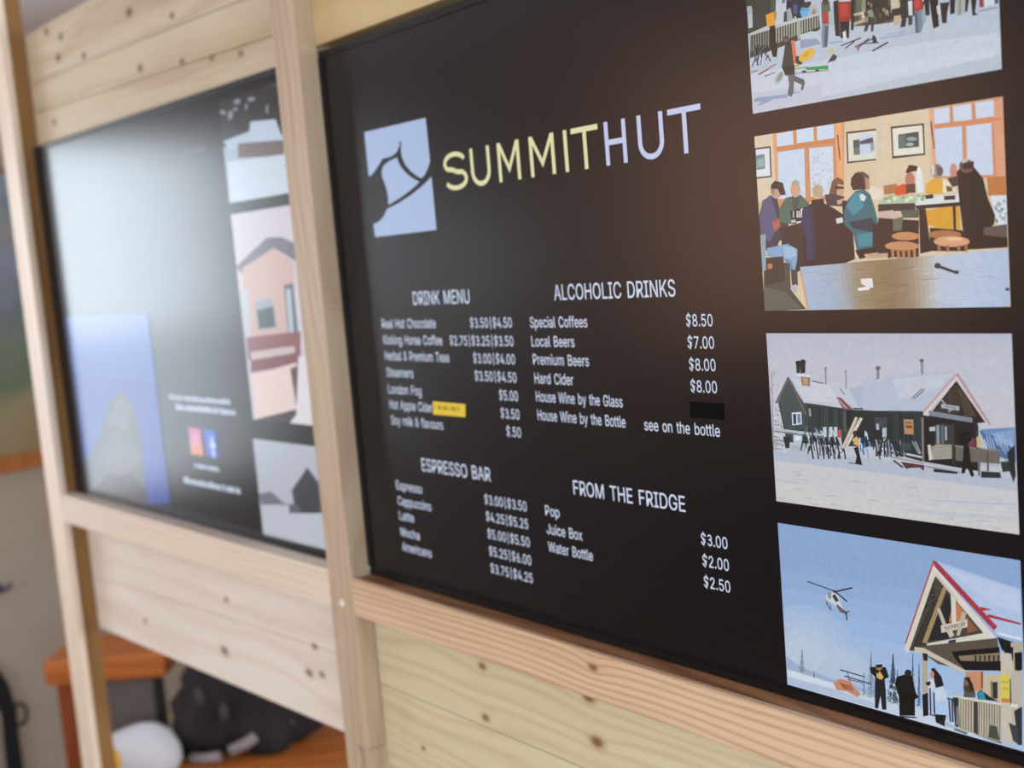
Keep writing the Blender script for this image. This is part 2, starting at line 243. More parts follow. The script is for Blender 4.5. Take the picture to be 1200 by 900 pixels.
# ------------------------------------------------------------------ artwork shown on the screens (outlines in 1/999 of each picture) and lettering outlines
ART = {
'p1': ((715.9, 945.1, 528.1, 681), [
[185,198,214,0,0,0,789,999,597,999,0],[198,210,224,0,222,381,210,698,199,999,168,999,68,0,2],[191,201,216,0,0,0,118,319,87,315,0],
[201,214,228,378,128,744,116,977,92,976,62,375,73],[57,65,60,0,850,158,795,140,538,99,465,0,444],[76,86,80,125,806,161,794,145,523,110,511],
[170,180,186,2,595,25,592,27,558,2,560],[184,194,200,3,558,26,557,24,475,4,474],[195,204,216,153,796,251,762,219,437,129,456],
[74,80,73,473,684,726,595,717,336,611,328,528,339,459,353],[92,106,84,489,678,512,670,502,414,478,408],[141,148,127,512,670,528,665,515,403,501,401],
[61,66,57,536,525,548,523,541,510,537,497],[42,47,44,544,370,553,369,554,344,545,351],[42,47,44,500,518,516,514,512,474,502,499],
[143,139,122,552,430,559,430,562,391,553,403],[42,47,44,518,467,535,464,530,419,518,431],[143,139,122,473,513,489,510,483,483,474,483],
[143,139,122,587,499,596,498,599,479,588,473],[61,66,57,728,393,742,391,733,357,730,378],[61,66,57,707,381,716,380,714,342,708,359],
[42,47,44,615,363,631,361,626,338,616,335],[107,111,96,697,470,706,469,701,444,698,454],[143,139,122,721,434,728,434,728,389,722,401],
[86,90,80,576,368,590,366,581,333,577,331],[86,90,80,550,496,567,492,558,479,551,481],[143,139,122,513,415,531,411,524,384,515,395],
[42,47,44,711,467,717,466,716,430,712,449],[107,111,96,481,476,491,475,485,433,482,454],[107,111,96,727,372,738,370,734,344,729,357],
[61,66,57,584,485,599,482,593,468,585,465],[107,111,96,537,507,548,505,544,481,537,470],[86,90,80,556,516,567,515,570,477,557,482],
[42,47,44,665,417,676,416,678,382,666,380],[61,66,57,516,499,531,496,526,455,517,471],[143,139,122,641,392,651,391,649,361,642,357],
[107,111,96,544,432,551,432,558,411,545,393],[107,111,96,648,496,662,493,657,465,649,472],[107,111,96,572,394,589,391,576,351,573,378],
[107,111,96,680,364,692,362,693,341,681,334],[61,66,57,556,383,572,380,565,365,556,351],[143,139,122,500,458,513,455,505,430,501,424],
[143,139,122,611,516,627,513,616,484,613,493],[107,111,96,677,444,691,442,690,415,679,429],[143,139,122,706,354,718,352,714,311,707,320],
[107,111,96,485,406,499,404,499,373,487,389],[107,111,96,618,453,626,452,624,422,620,431],[107,111,96,611,365,617,365,618,331,612,338],
[42,47,44,658,421,670,420,666,396,659,402],[42,47,44,516,400,530,398,527,373,516,362],[143,139,122,591,369,608,366,601,339,592,339],
[86,90,80,576,487,586,486,587,466,577,471],[107,111,96,506,412,516,412,521,388,507,378],[42,47,44,645,358,656,357,659,335,646,327],
[42,47,44,558,484,572,482,568,443,560,468],[42,47,44,564,394,572,394,574,362,565,366],[42,47,44,712,358,720,358,720,314,714,339],
[61,66,57,675,386,690,384,681,356,676,367],[185,169,146,462,369,519,382,521,362,465,355],[194,180,158,467,415,515,417,515,398,469,404],
[216,201,174,502,414,512,411,514,380,498,382],[58,71,102,186,574,219,570,217,465,178,470],[45,53,70,210,580,243,577,241,472,202,477],
[38,49,63,233,566,266,562,264,458,225,463],[75,93,138,214,537,232,535,233,489,214,491],[159,169,173,184,521,202,525,211,460,178,459],
[61,71,80,173,514,185,514,184,461,167,460],[44,38,32,209,542,207,534,204,529,199,527,193,529,189,534,186,541,185,549,187,557,190,562,195,564,200,562,205,557,208,550],
[87,166,216,284,480,282,468,276,460,267,457,258,460,250,468,244,479,243,493,246,505,252,513,260,516,270,513,278,505,283,493],
[111,182,228,248,491,280,489,281,455,249,459],[59,59,69,256,538,293,533,292,502,257,509],[181,185,184,287,514,315,512,327,453,278,456],
[134,140,143,294,477,306,494,313,464,296,461],[106,123,160,167,608,185,606,180,561,165,559],[59,66,64,9,432,324,451,326,377,238,347,123,328,3,309],
[169,175,162,132,455,138,455,133,358,127,356],[169,175,162,144,455,149,455,145,360,139,358],[169,175,162,156,455,161,455,157,362,151,360],
[169,175,162,168,456,173,456,169,364,163,362],[169,175,162,179,456,185,456,180,366,175,364],[169,175,162,191,456,197,456,192,368,187,366],
[169,175,162,203,457,208,456,204,371,199,369],[169,175,162,214,457,220,457,216,373,210,371],[169,175,162,226,457,231,457,227,375,222,373],
[169,175,162,238,457,243,457,239,377,234,375],[169,175,162,249,458,254,458,251,379,245,377],[169,175,162,260,458,266,458,262,381,257,379],
[169,175,162,272,458,277,458,274,383,268,381],[169,175,162,283,459,288,458,285,385,280,383],[169,175,162,294,459,300,459,296,387,291,385],
[169,175,162,306,459,311,459,308,389,302,387],[169,175,162,317,459,322,459,319,391,314,389],[143,150,140,11,440,15,441,11,345,7,345],
[143,150,140,23,441,27,441,24,345,19,345],[143,150,140,35,441,39,441,36,346,31,346],[143,150,140,47,441,51,442,48,346,43,346],[143,150,140,59,442,63,442,60,347,55,347],
[143,150,140,71,442,75,442,72,347,67,347],[143,150,140,83,442,87,443,83,348,79,348],[143,150,140,94,443,99,443,95,348,91,348],
[143,150,140,106,443,111,443,107,349,103,349],[184,189,178,0,437,1,434,98,437,97,447,0,443],[196,200,191,126,440,328,452,326,461,124,449],
[164,171,156,228,448,244,449,242,353,226,350],[194,203,216,239,373,286,379,314,367,330,321,323,295,236,301],[143,160,189,238,347,307,334,329,301,236,299],
[226,166,60,89,523,130,529,130,455,92,454],[185,138,51,125,525,140,523,135,483,128,478],[29,35,32,103,456,129,456,128,384,134,325,128,284,110,288,101,356],
[42,47,51,39,315,35,290,42,287,47,312],[42,47,51,82,344,73,306,79,303,88,341],[91,100,112,49,329,45,314,50,311,55,326],[91,100,112,54,337,48,322,53,317,60,333],
[42,47,51,32,360,40,339,47,342,39,363],[32,38,42,31,355,38,319,43,319,36,355],[91,100,112,56,292,47,258,50,256,60,290],[32,38,42,25,301,9,261,13,259,29,298],
[53,60,64,32,303,34,260,41,259,39,302],[91,100,112,86,304,91,272,98,272,92,304],[91,100,112,56,364,41,348,46,343,60,359],[42,47,51,88,345,80,321,86,318,93,342],
[32,38,42,26,377,30,353,35,353,31,378],[32,38,42,80,359,89,335,96,338,87,361],[53,60,64,57,333,54,298,61,296,65,331],[42,47,51,86,309,74,282,79,278,91,305],
[91,100,112,25,342,28,300,33,299,31,341],[53,60,64,65,369,74,332,79,333,69,369],[91,100,112,34,305,20,287,26,281,40,299],[32,38,42,38,371,37,328,43,326,44,369],
[32,38,42,42,372,42,340,47,339,48,371],[32,38,42,32,364,34,344,40,344,37,363],[32,38,42,37,337,27,317,31,314,41,334],[32,38,42,93,287,98,265,102,265,97,287],
[91,100,112,29,319,21,295,28,291,36,315],[42,47,51,65,371,50,346,55,341,70,367],[169,179,194,80,300,54,230,57,228,82,299],[169,179,194,95,293,73,233,76,231,98,291],
[160,104,90,37,206,125,244,122,250,34,212],[139,75,64,46,207,88,226,86,232,44,213],[95,90,96,67,191,117,201,116,206,66,196],[125,106,106,5,228,37,232,36,237,4,234],
[176,186,192,365,476,387,476,383,382,364,384],[166,75,68,335,463,365,464,365,395,336,397],[93,106,88,337,512,372,508,374,456,336,461],
[75,64,56,368,509,367,502,363,497,357,495,351,497,346,502,343,510,342,518,343,525,347,530,353,532,359,530,364,525,367,517],
[124,147,160,335,396,364,394,358,320,350,274,330,278,330,335],[76,98,114,347,385,362,384,353,280,339,282],[35,39,43,388,503,410,503,409,401,408,316,389,325,387,415],
[159,51,47,406,494,459,481,460,400,450,379,408,389],[184,70,64,412,482,448,474,445,411,415,413],
[216,207,192,445,497,444,492,440,488,436,487,430,489,426,493,423,499,422,505,423,510,427,514,431,515,437,513,441,509,444,504],
[31,34,38,410,391,450,382,445,299,435,299,431,347,421,302,409,309],[38,42,45,459,488,473,483,465,334,454,334],[48,48,47,518,489,563,481,562,402,551,373,519,369],
[141,143,132,523,414,544,414,550,366,529,366],[62,61,58,519,375,538,377,519,312,505,313],[59,63,63,538,377,551,374,543,303,533,305],
[216,221,228,420,337,434,336,432,293,421,289],[141,155,192,363,292,418,285,418,291,362,298],[58,61,74,410,265,495,282,493,289,408,271],
[58,61,74,429,247,468,273,465,279,426,252],[58,61,74,466,243,542,266,540,272,465,249],[58,61,74,477,231,500,251,497,257,474,236],
[58,61,74,490,253,561,240,561,246,490,259],[43,45,53,539,286,553,272,556,242,538,250],[168,106,112,472,248,485,248,484,224,474,225],
[58,63,80,538,204,567,219,565,225,535,210],[48,52,47,560,520,700,474,693,327,618,343,558,335],[139,133,116,582,407,593,405,590,385,583,393],
[139,133,116,511,389,519,388,521,355,512,358],[91,92,77,567,388,574,388,574,376,568,373],[91,92,77,549,374,559,373,554,342,550,347],
[139,133,116,596,385,607,384,606,362,597,373],[91,92,77,559,427,565,427,563,397,560,414],[165,154,132,646,419,655,418,650,392,647,394],
[31,36,32,647,347,657,345,655,320,647,331],[165,154,132,593,395,605,393,603,379,594,368],[91,92,77,520,488,530,486,530,474,520,458],
[59,63,54,608,386,614,386,613,372,609,366],[139,133,116,587,408,595,407,593,395,587,378],[139,133,116,537,445,544,445,544,429,537,421],
[31,36,32,560,438,572,436,564,419,560,406],[91,92,77,543,484,550,483,551,464,544,462],[59,63,54,639,343,645,343,649,317,640,325],
[59,63,54,510,412,516,412,519,383,511,393],[165,154,132,528,456,533,456,532,441,528,431],[91,92,77,518,393,528,392,525,365,519,382],
[91,92,77,571,381,581,380,575,357,572,366],[139,133,116,614,399,620,399,619,373,614,378],[139,133,116,642,344,651,343,652,330,643,331],
[59,63,54,589,369,598,369,593,339,590,346],[91,92,77,649,436,658,435,652,408,649,407],[165,154,132,520,379,526,379,524,354,521,363],
[59,63,54,634,424,645,423,641,396,635,413],[31,36,32,528,380,534,380,535,349,529,351],[31,36,32,521,441,533,439,530,428,522,427],
[91,92,77,607,443,613,443,616,410,607,411],[139,133,116,514,496,524,494,522,482,515,474],[205,191,174,615,476,647,466,649,390,617,391],
[201,171,146,626,356,653,353,653,307,622,310],[182,189,201,642,336,705,330,702,250,644,260],[42,48,54,652,465,680,455,680,368,667,291,648,293,661,374],
[57,66,76,678,381,699,375,694,295,679,293],[211,217,223,681,412,697,410,696,338,682,343],[168,57,59,699,449,735,438,735,352,702,351],
[194,79,79,704,423,724,417,724,367,706,367],[111,136,150,703,352,735,355,737,295,723,247,704,249],[77,100,117,703,349,715,348,714,247,704,248],
[152,168,173,729,353,744,355,744,293,730,291],[34,37,42,737,437,760,430,759,320,745,321],[23,25,29,758,431,794,419,789,329,791,258,770,252,765,312],
[201,210,218,785,354,804,367,799,317,787,317],[37,40,44,797,369,832,364,822,313,818,265,802,269],[185,196,212,798,418,833,406,832,361,799,366],
[28,30,34,833,406,854,399,848,302,832,301],[165,176,169,853,400,888,389,883,297,865,286,853,293],[126,137,133,866,372,872,370,868,288,861,290],
[35,40,43,888,389,904,384,892,296,884,299],[29,34,38,904,384,930,375,918,284,930,273,909,271],[143,58,66,932,374,949,369,949,301,934,303],
[212,219,230,949,369,983,358,984,302,952,300],[77,82,94,985,357,999,353,999,332,997,302,985,304],[133,146,180,930,284,994,282,994,289,929,291],
[157,173,210,570,257,705,246,704,254,570,266],[152,171,208,601,269,703,262,702,268,600,275],[46,51,70,536,203,600,230,598,238,533,210],
[35,38,46,540,289,551,276,558,242,541,247],[59,63,79,494,248,526,271,523,277,491,253],[180,195,210,764,237,762,235,757,235,752,236,750,238,752,240,757,240,762,239],
[180,195,210,673,284,671,282,667,282,662,283,659,285,661,287,666,288,671,287],[180,195,210,937,36,934,35,926,35,918,36,915,37,918,39,926,39,934,38],
[180,195,210,873,214,870,213,861,213,853,214,849,216,852,217,861,217,870,216],[180,195,210,850,128,848,127,845,127,842,127,841,128,842,129,845,130,848,129],
[180,195,210,748,149,743,148,732,148,721,149,717,151,721,152,732,153,743,151],[180,195,210,961,184,959,183,953,183,946,184,943,186,946,187,952,187,959,186],
[180,195,210,974,126,969,124,958,124,946,125,941,127,945,129,957,130,969,128],[180,195,210,847,242,844,240,835,240,827,242,823,244,826,246,835,246,843,245],
[180,195,210,742,162,738,160,729,160,720,161,716,163,720,165,729,165,738,164],[180,195,210,873,56,871,55,866,55,862,55,860,56,862,57,866,58,871,57],
[180,195,210,960,53,956,52,947,51,938,52,933,54,937,55,947,56,956,55],[180,195,210,861,192,857,191,845,191,834,193,829,194,834,195,845,195,856,193],
[180,195,210,694,246,689,245,677,245,665,247,659,249,664,250,677,250,689,248],[180,195,210,726,196,721,195,708,195,695,197,689,198,695,199,708,199,721,198],
[180,195,210,833,243,829,242,817,242,804,243,799,246,804,248,816,247,828,246],[180,195,210,883,203,878,202,867,203,855,204,850,206,855,207,866,206,878,205],
[180,195,210,866,167,862,165,853,165,844,166,840,169,844,171,853,171,862,170],[180,195,210,794,162,792,162,785,162,779,162,776,163,778,164,785,164,792,163],
[180,195,210,715,204,712,203,705,203,698,204,695,206,697,207,705,207,712,206],[180,195,210,875,230,873,229,868,228,862,229,860,231,862,232,867,232,873,231],
[180,195,210,813,84,812,83,807,82,803,83,801,84,802,86,807,86,811,85],[180,195,210,683,218,681,217,676,217,670,218,668,219,670,220,676,221,681,220],
[180,195,210,836,142,834,141,830,140,826,141,824,142,826,143,830,143,834,143],[180,195,210,805,157,801,157,790,157,780,158,775,159,780,160,790,160,801,159],
[180,195,210,690,267,687,266,679,266,671,267,668,269,671,270,679,270,686,269],[180,195,210,942,142,939,141,932,140,926,141,923,143,925,144,932,144,939,143],
[180,195,210,908,58,904,56,894,56,884,57,880,59,884,61,893,61,903,60],[180,195,210,768,196,765,195,756,195,748,196,745,198,748,198,756,198,764,197],
[180,195,210,809,65,807,63,800,63,793,64,790,65,793,66,800,67,806,66],[143,160,194,10,78,36,86,85,78,165,74,167,52,103,61,78,49,20,37,47,59,12,63],
[143,160,194,198,76,231,73,225,68,198,71],[178,182,178,148,159,140,147,131,139,123,138,116,143,114,154,115,167,121,182,129,193,138,201,146,202,152,197,155,186,154,173],
[141,146,143,146,167,139,156,132,150,127,150,124,156,126,166,131,179,138,190,145,196,150,196,152,190,151,179],
[224,122,82,194,352,213,352,218,281,213,226,200,236,197,294],[59,60,62,174,364,197,365,201,300,204,235,207,210,166,213,150,228,162,289],
[43,45,48,148,228,208,216,206,163,164,174],[122,97,82,187,364,186,358,182,353,178,352,172,353,168,357,165,363,164,371,166,377,169,381,174,383,179,382,183,377,186,371],
[74,69,64,167,384,187,381,185,367,166,372],[95,104,108,175,175,205,171,196,73,184,54,168,68,178,120],[86,94,99,204,164,246,132,249,114,238,77,229,83,234,107,201,135],
[51,55,59,215,268,234,259,243,218,226,214,212,233],
[227,182,74,299,278,301,267,297,255,289,243,276,234,262,228,248,226,236,230,229,238,227,249,231,262,240,274,253,283,267,289,281,290,292,286],
[207,162,63,277,269,277,264,273,257,266,252,259,249,252,249,247,253,247,258,251,265,258,270,266,273,273,273],[31,154,88,254,195,352,182,354,161,260,179],
[90,138,116,207,197,266,192,266,197,207,201],[77,83,96,206,172,351,154,351,158,206,176],
[43,45,51,257,172,256,169,254,167,249,167,245,168,241,171,239,174,238,177,239,180,242,181,246,182,250,181,254,178,257,175],
[58,63,68,315,163,314,161,311,159,307,159,303,160,299,162,297,165,296,168,297,171,300,172,304,172,308,171,312,169,314,166],[201,178,59,207,220,232,219,225,205,208,207],
[58,61,72,349,191,377,236,393,218,384,199,358,196],[185,200,135,356,265,378,263,383,241,357,241],
]),
'p2': ((715.9, 945.1, 356, 508.6), [
[216,198,168,0,0,0,999,999,999,999,0],[217,204,180,0,854,4,999,97,999,77,591,0,601],[207,180,140,0,626,78,626,77,554,0,563],[203,144,104,89,999,405,999,388,600,95,589],
[226,164,119,87,998,104,999,105,999,104,686,89,676],[232,168,120,366,999,398,999,389,612,364,615],[203,220,240,106,994,182,996,180,922,105,923],
[203,220,240,197,998,238,999,273,999,272,925,196,925],[203,220,240,288,998,362,998,361,924,287,924],[199,218,240,106,892,228,892,221,622,99,632],
[205,220,238,249,889,352,882,346,623,245,625],[205,133,88,101,904,362,900,361,917,100,921],[174,191,216,290,829,287,827,283,828,281,830,283,832,288,831],
[174,191,216,304,781,303,778,301,778,300,782,301,785,303,785],[174,191,216,259,774,258,772,256,772,255,774,256,777,258,776],
[174,191,216,290,685,289,683,287,683,286,686,287,689,289,688],[174,191,216,309,657,307,654,303,655,301,658,303,661,307,661],
[174,191,216,349,841,346,838,341,839,339,842,342,845,347,844],[174,191,216,273,839,271,834,268,835,267,840,268,844,271,843],
[174,191,216,273,740,271,737,266,738,264,741,266,744,271,744],[174,191,216,308,844,307,842,305,842,304,845,305,847,307,847],
[174,191,216,318,766,316,762,313,763,311,767,313,770,316,770],[174,191,216,300,796,298,792,293,793,291,797,293,801,298,800],
[174,191,216,278,741,276,736,272,737,270,742,272,746,276,746],[174,191,216,326,794,323,792,317,793,315,796,317,798,323,797],
[174,191,216,291,700,289,697,287,697,286,701,287,704,290,704],[174,191,216,260,724,257,720,252,721,250,725,253,728,257,728],
[174,191,216,337,787,335,783,330,784,328,788,331,792,335,791],[174,191,216,310,761,308,756,303,757,300,762,303,767,308,766],
[174,191,216,296,719,295,715,293,715,292,720,293,724,295,723],[174,191,216,311,647,309,645,304,645,301,648,304,651,309,650],
[174,191,216,288,719,287,716,285,716,284,720,285,723,287,723],[174,191,216,274,839,273,834,270,835,270,839,271,844,273,843],
[174,191,216,270,811,269,807,265,808,264,813,266,817,269,816],[174,191,216,265,770,263,765,258,766,257,771,259,775,263,775],
[174,191,216,326,672,324,669,321,670,320,673,321,676,324,676],[174,191,216,287,674,284,671,279,672,276,675,279,677,285,676],
[174,191,216,274,814,273,811,270,811,269,815,270,818,273,818],[174,191,216,310,802,309,799,307,799,306,802,307,806,309,805],
[174,191,216,291,741,288,737,283,738,280,742,283,746,288,745],[174,191,216,303,728,300,726,296,727,294,729,296,731,300,730],
[174,191,216,336,689,333,685,328,685,326,690,328,694,333,694],[174,191,216,291,776,290,772,288,773,287,777,288,780,291,780],
[174,191,216,265,851,264,848,261,849,260,852,261,854,264,853],[174,191,216,290,850,289,847,287,848,286,850,287,853,289,852],
[174,191,216,265,788,264,783,262,783,261,788,263,793,265,792],[174,191,216,314,825,313,822,310,823,308,826,310,829,313,829],
[174,191,216,294,834,292,829,286,830,284,836,287,840,292,839],[174,191,216,297,757,296,755,294,755,293,758,294,760,296,760],
[174,191,216,291,804,288,802,283,803,281,806,284,808,289,807],[174,191,216,255,664,253,662,249,662,247,665,249,667,253,667],
[174,191,216,310,852,308,847,304,848,302,853,304,857,308,857],[174,191,216,331,707,330,704,327,705,325,708,327,711,330,710],
[174,191,216,269,700,267,696,263,696,261,701,264,705,268,705],[174,191,216,290,813,287,809,283,810,280,815,283,820,288,819],
[174,191,216,331,684,329,680,324,681,321,685,324,689,329,689],[174,191,216,276,753,275,751,271,752,270,754,272,756,275,756],
[174,191,216,260,806,259,802,256,803,255,807,256,811,259,811],[174,191,216,344,758,341,753,336,754,333,759,336,764,342,763],
[174,191,216,342,775,341,773,338,773,337,776,338,779,341,778],[174,191,216,278,819,275,815,271,816,269,821,272,825,276,825],
[174,191,216,333,753,330,748,326,749,324,754,326,758,331,757],[174,191,216,264,725,262,720,256,721,254,726,257,730,262,729],
[174,191,216,323,754,321,750,319,751,318,755,319,759,322,759],[174,191,216,286,692,283,689,277,690,274,693,277,696,283,695],
[174,191,216,290,660,287,658,282,658,280,661,283,663,287,663],[174,191,216,273,832,270,827,265,828,262,833,265,837,271,836],
[174,191,216,269,688,266,685,260,686,257,690,260,694,266,693],[174,191,216,286,745,285,743,283,743,282,746,283,748,285,747],
[174,191,216,342,715,340,711,336,711,334,716,336,721,340,720],[174,191,216,293,675,291,673,286,674,283,677,286,679,291,678],
[174,191,216,280,800,279,797,276,797,275,801,276,805,279,804],[43,42,48,373,938,375,869,379,869,378,938],[43,42,48,375,875,378,805,382,805,380,874],
[35,38,43,0,933,75,932,72,759,0,760],[221,228,238,4,924,69,923,66,767,0,769],[109,141,149,3,892,44,893,44,811,2,809],[143,178,174,7,866,39,873,39,824,5,823],
[37,40,46,412,945,549,939,548,778,410,780],[217,220,207,418,935,541,930,541,786,416,789],[195,211,234,467,919,522,917,521,815,467,816],
[93,116,116,439,898,466,898,465,819,439,819],[57,81,90,439,894,464,893,464,859,439,860],[63,77,104,465,887,519,898,523,868,468,870],
[138,160,176,507,870,523,872,524,832,508,828],[230,217,200,491,644,544,648,551,579,506,574],
[49,57,74,54,656,90,657,97,589,139,499,130,426,88,393,75,345,0,350,0,386,1,551,21,623],[81,89,126,22,635,64,655,81,566,92,491,46,397,6,425,3,538],
[176,96,86,60,507,94,525,100,478,72,450],[195,160,140,113,666,110,652,103,641,93,636,82,637,72,645,66,658,64,673,67,687,75,698,85,704,96,702,105,694,112,681],
[38,42,46,67,716,86,737,122,720,133,652,108,651,97,689,63,692],[140,128,120,63,698,82,691,78,659,65,667],[197,154,128,112,551,137,560,140,520,119,507],
[70,106,98,97,577,130,634,201,643,237,590,234,549,165,532,153,485,98,503],[56,80,76,161,642,195,637,181,555,162,557],
[210,165,140,202,670,199,652,191,638,181,631,171,632,162,642,156,658,154,677,158,695,165,709,175,716,185,715,194,705,200,689],
[168,160,154,160,715,185,730,199,709,195,697,169,699],[24,25,30,147,559,217,574,223,490,153,485],[42,45,53,152,561,157,560,156,521,150,522],
[185,192,200,161,559,166,559,165,520,159,521],[42,45,53,170,558,175,558,174,519,168,520],[216,222,230,179,557,184,557,183,518,177,519],
[216,222,230,188,556,192,556,192,517,186,518],[185,192,200,196,555,201,555,201,516,195,517],[42,45,53,205,554,210,554,209,515,204,516],
[42,45,53,214,553,219,553,218,514,212,515],[221,227,234,197,565,210,567,211,527,197,524],[207,214,221,174,497,196,499,196,462,174,461],
[185,192,198,150,507,170,510,172,493,152,492],[38,39,44,96,466,203,492,206,237,166,215,104,317],
[201,165,139,390,647,387,629,380,615,370,609,359,610,350,619,343,635,342,653,345,671,352,685,362,691,373,690,382,680,388,665],
[122,80,64,328,643,343,700,367,714,389,695,393,669,365,679,358,616,338,593,325,609],[44,40,48,351,670,391,660,390,649,353,652],
[58,54,66,307,629,345,629,390,606,390,554,314,569],[200,165,144,357,590,390,600,396,576,361,569],[29,31,38,380,587,426,582,421,469,380,473],
[22,23,29,207,564,247,589,295,589,341,554,388,507,419,411,422,270,375,250,206,237,196,335],[36,49,94,203,558,235,572,247,487,243,283,215,273,211,406,198,480],
[32,40,74,235,572,256,576,255,330,241,283],[201,189,166,302,647,299,630,291,618,281,612,270,613,260,622,254,636,252,654,255,670,263,683,273,689,284,687,294,679,300,664],
[181,165,134,256,671,271,687,299,677,299,630,285,614,259,629],[24,26,32,248,607,301,609,304,570,246,573],[217,213,216,350,494,378,499,380,471,352,467],
[34,104,120,385,519,403,587,437,629,473,637,499,603,514,527,528,435,551,353,532,320,478,313,433,305,419,411,384,461],[51,140,160,397,553,432,618,464,625,470,544,423,503],
[18,54,68,403,471,503,483,517,401,420,434],[47,138,156,435,398,527,412,543,342,439,333],[211,226,228,454,609,468,613,481,594,473,572,458,580],
[14,20,24,424,317,550,336,554,295,441,269],[87,72,63,431,710,450,730,477,726,498,700,491,633,473,635,471,693],[48,37,34,423,700,441,726,472,715,478,635,428,636,420,666],
[184,138,116,480,700,497,683,498,632,482,636],[28,26,29,502,460,571,419,565,260,497,334],[202,166,144,460,293,549,301,550,279,468,269],
[127,166,204,30,361,128,377,172,343,169,288,156,228,129,223,123,279,27,317],[95,138,180,104,305,138,278,151,228,131,223],[156,192,220,107,367,162,350,165,307,113,292],
[58,64,72,136,229,166,230,165,141,137,136],[174,185,191,131,140,159,148,160,105,135,99],[69,75,69,0,0,0,76,10,299,133,266,131,118,196,5,76,0],
[47,50,47,12,306,104,308,108,169,13,148],[182,122,94,27,271,50,272,51,242,28,240],[89,96,90,1,0,4,136,105,107,181,5,26,0],[143,164,184,1,438,28,442,19,236,1,224],
[217,201,174,537,999,741,999,732,611,523,634],[195,200,189,547,999,555,999,548,777,538,772],[207,144,104,740,994,999,997,999,615,761,650],
[227,168,136,740,992,756,991,760,687,745,670],[220,160,132,964,981,999,994,999,624,968,629],[205,218,238,758,991,815,990,814,916,759,918],
[205,218,238,827,990,892,990,893,912,828,916],[205,218,238,905,990,968,990,969,913,907,914],[198,214,238,758,894,856,889,854,648,759,662],
[203,216,238,871,886,958,885,958,638,869,646],[217,139,98,759,899,994,890,993,903,758,913],[47,44,48,744,933,747,859,752,859,749,932],
[47,44,48,747,865,752,797,756,797,751,865],[45,44,51,593,938,720,930,719,773,593,775],[227,226,214,599,927,713,922,714,782,599,787],
[58,76,85,620,893,699,893,698,817,619,821],[84,115,111,622,888,648,888,648,821,621,823],
[143,163,163,692,858,689,854,684,851,675,851,666,853,658,856,652,861,651,865,653,869,659,871,667,872,676,870,684,867,690,862],
[169,181,174,679,833,677,829,673,827,667,827,660,828,654,830,650,834,649,838,650,842,655,844,661,845,667,843,673,841,677,837],
[192,122,68,936,626,999,626,999,535,938,538],[168,116,79,553,642,606,647,607,597,556,597],[213,224,238,946,540,999,535,999,459,998,380,963,401],
[111,127,134,987,427,985,421,981,421,979,428,981,433,986,433],[183,194,184,994,418,992,413,988,413,986,419,988,425,992,425],
[143,160,166,983,461,981,456,977,456,975,462,977,468,981,468],[143,160,166,996,430,994,424,990,425,988,431,990,437,994,436],
[183,194,184,994,504,992,498,988,499,986,505,988,511,992,510],[143,160,166,980,438,978,432,973,433,972,439,974,445,978,444],
[111,127,134,974,463,972,457,968,458,966,464,968,470,972,469],[143,160,166,995,509,992,503,988,504,986,510,989,516,993,515],
[143,160,166,972,492,970,486,965,486,964,493,966,499,970,498],[143,160,166,982,457,980,451,975,452,973,458,976,464,980,463],
[183,194,184,979,451,977,446,973,446,971,452,973,458,977,458],[111,127,134,990,469,988,463,983,464,982,470,984,476,988,475],
[169,159,144,983,494,981,488,976,489,974,495,977,501,981,500],[183,194,184,998,416,996,410,992,411,990,417,992,423,996,423],
[143,160,166,997,505,995,499,991,500,989,506,991,512,995,512],[183,194,184,978,487,976,481,971,481,969,488,972,493,976,493],
[169,159,144,980,498,977,493,973,493,971,499,974,505,978,505],[183,194,184,992,416,990,411,986,411,984,417,986,423,990,423],
[169,159,144,999,447,999,444,997,440,993,440,991,446,993,452,998,452],[111,127,134,966,421,963,415,959,416,957,422,959,428,964,427],
[111,127,134,969,412,966,407,962,407,960,413,962,419,967,419],[183,194,184,999,502,996,496,992,497,990,503,993,509,997,508],
[111,127,134,968,474,966,468,961,469,959,475,962,481,966,480],[169,159,144,976,501,974,495,970,496,968,502,970,508,974,507],
[169,159,144,965,482,963,476,959,477,957,483,959,489,963,489],[143,160,166,984,471,982,465,978,466,976,472,978,478,982,477],
[212,85,47,597,630,635,643,653,616,647,585,599,585],
[184,122,99,676,656,674,640,668,628,660,622,652,623,645,631,640,645,639,662,641,678,647,690,654,696,663,694,670,686,675,672],
[31,29,34,642,699,657,734,688,722,694,699,670,698,647,692],[89,55,47,640,636,677,637,676,590,640,592],[223,232,234,681,693,704,695,709,589,683,587],
[232,240,242,687,713,699,713,700,690,687,689],[224,168,62,716,626,752,657,780,641,784,573,717,576],
[155,143,136,784,683,781,667,774,656,764,650,754,652,745,660,738,674,737,690,740,706,747,717,756,723,767,721,776,713,782,699],
[216,212,208,741,714,752,718,749,670,741,667],[93,86,80,759,717,782,695,778,662,761,662],[231,226,207,781,647,796,630,829,577,778,576],
[111,90,44,791,609,813,600,814,579,793,578],[197,138,118,833,675,832,659,827,646,822,639,816,640,811,648,808,662,807,679,809,696,813,709,818,715,824,714,829,706,833,692],
[58,48,54,797,644,831,651,833,603,813,600],[219,224,226,673,563,852,566,853,522,673,526],[168,196,164,535,581,675,581,676,540,534,548],
[230,224,192,617,568,614,564,608,564,603,567,604,572,609,574,615,572],[217,230,207,723,545,721,541,717,540,714,544,714,549,717,552,721,550],
[127,168,120,713,567,710,561,703,560,697,565,697,572,703,576,710,573],[159,194,154,668,547,666,540,661,539,658,544,658,552,662,556,666,554],
[217,230,207,650,557,647,551,642,551,638,555,639,562,643,566,648,564],[230,224,192,582,559,578,554,570,554,564,558,564,565,570,568,578,566],
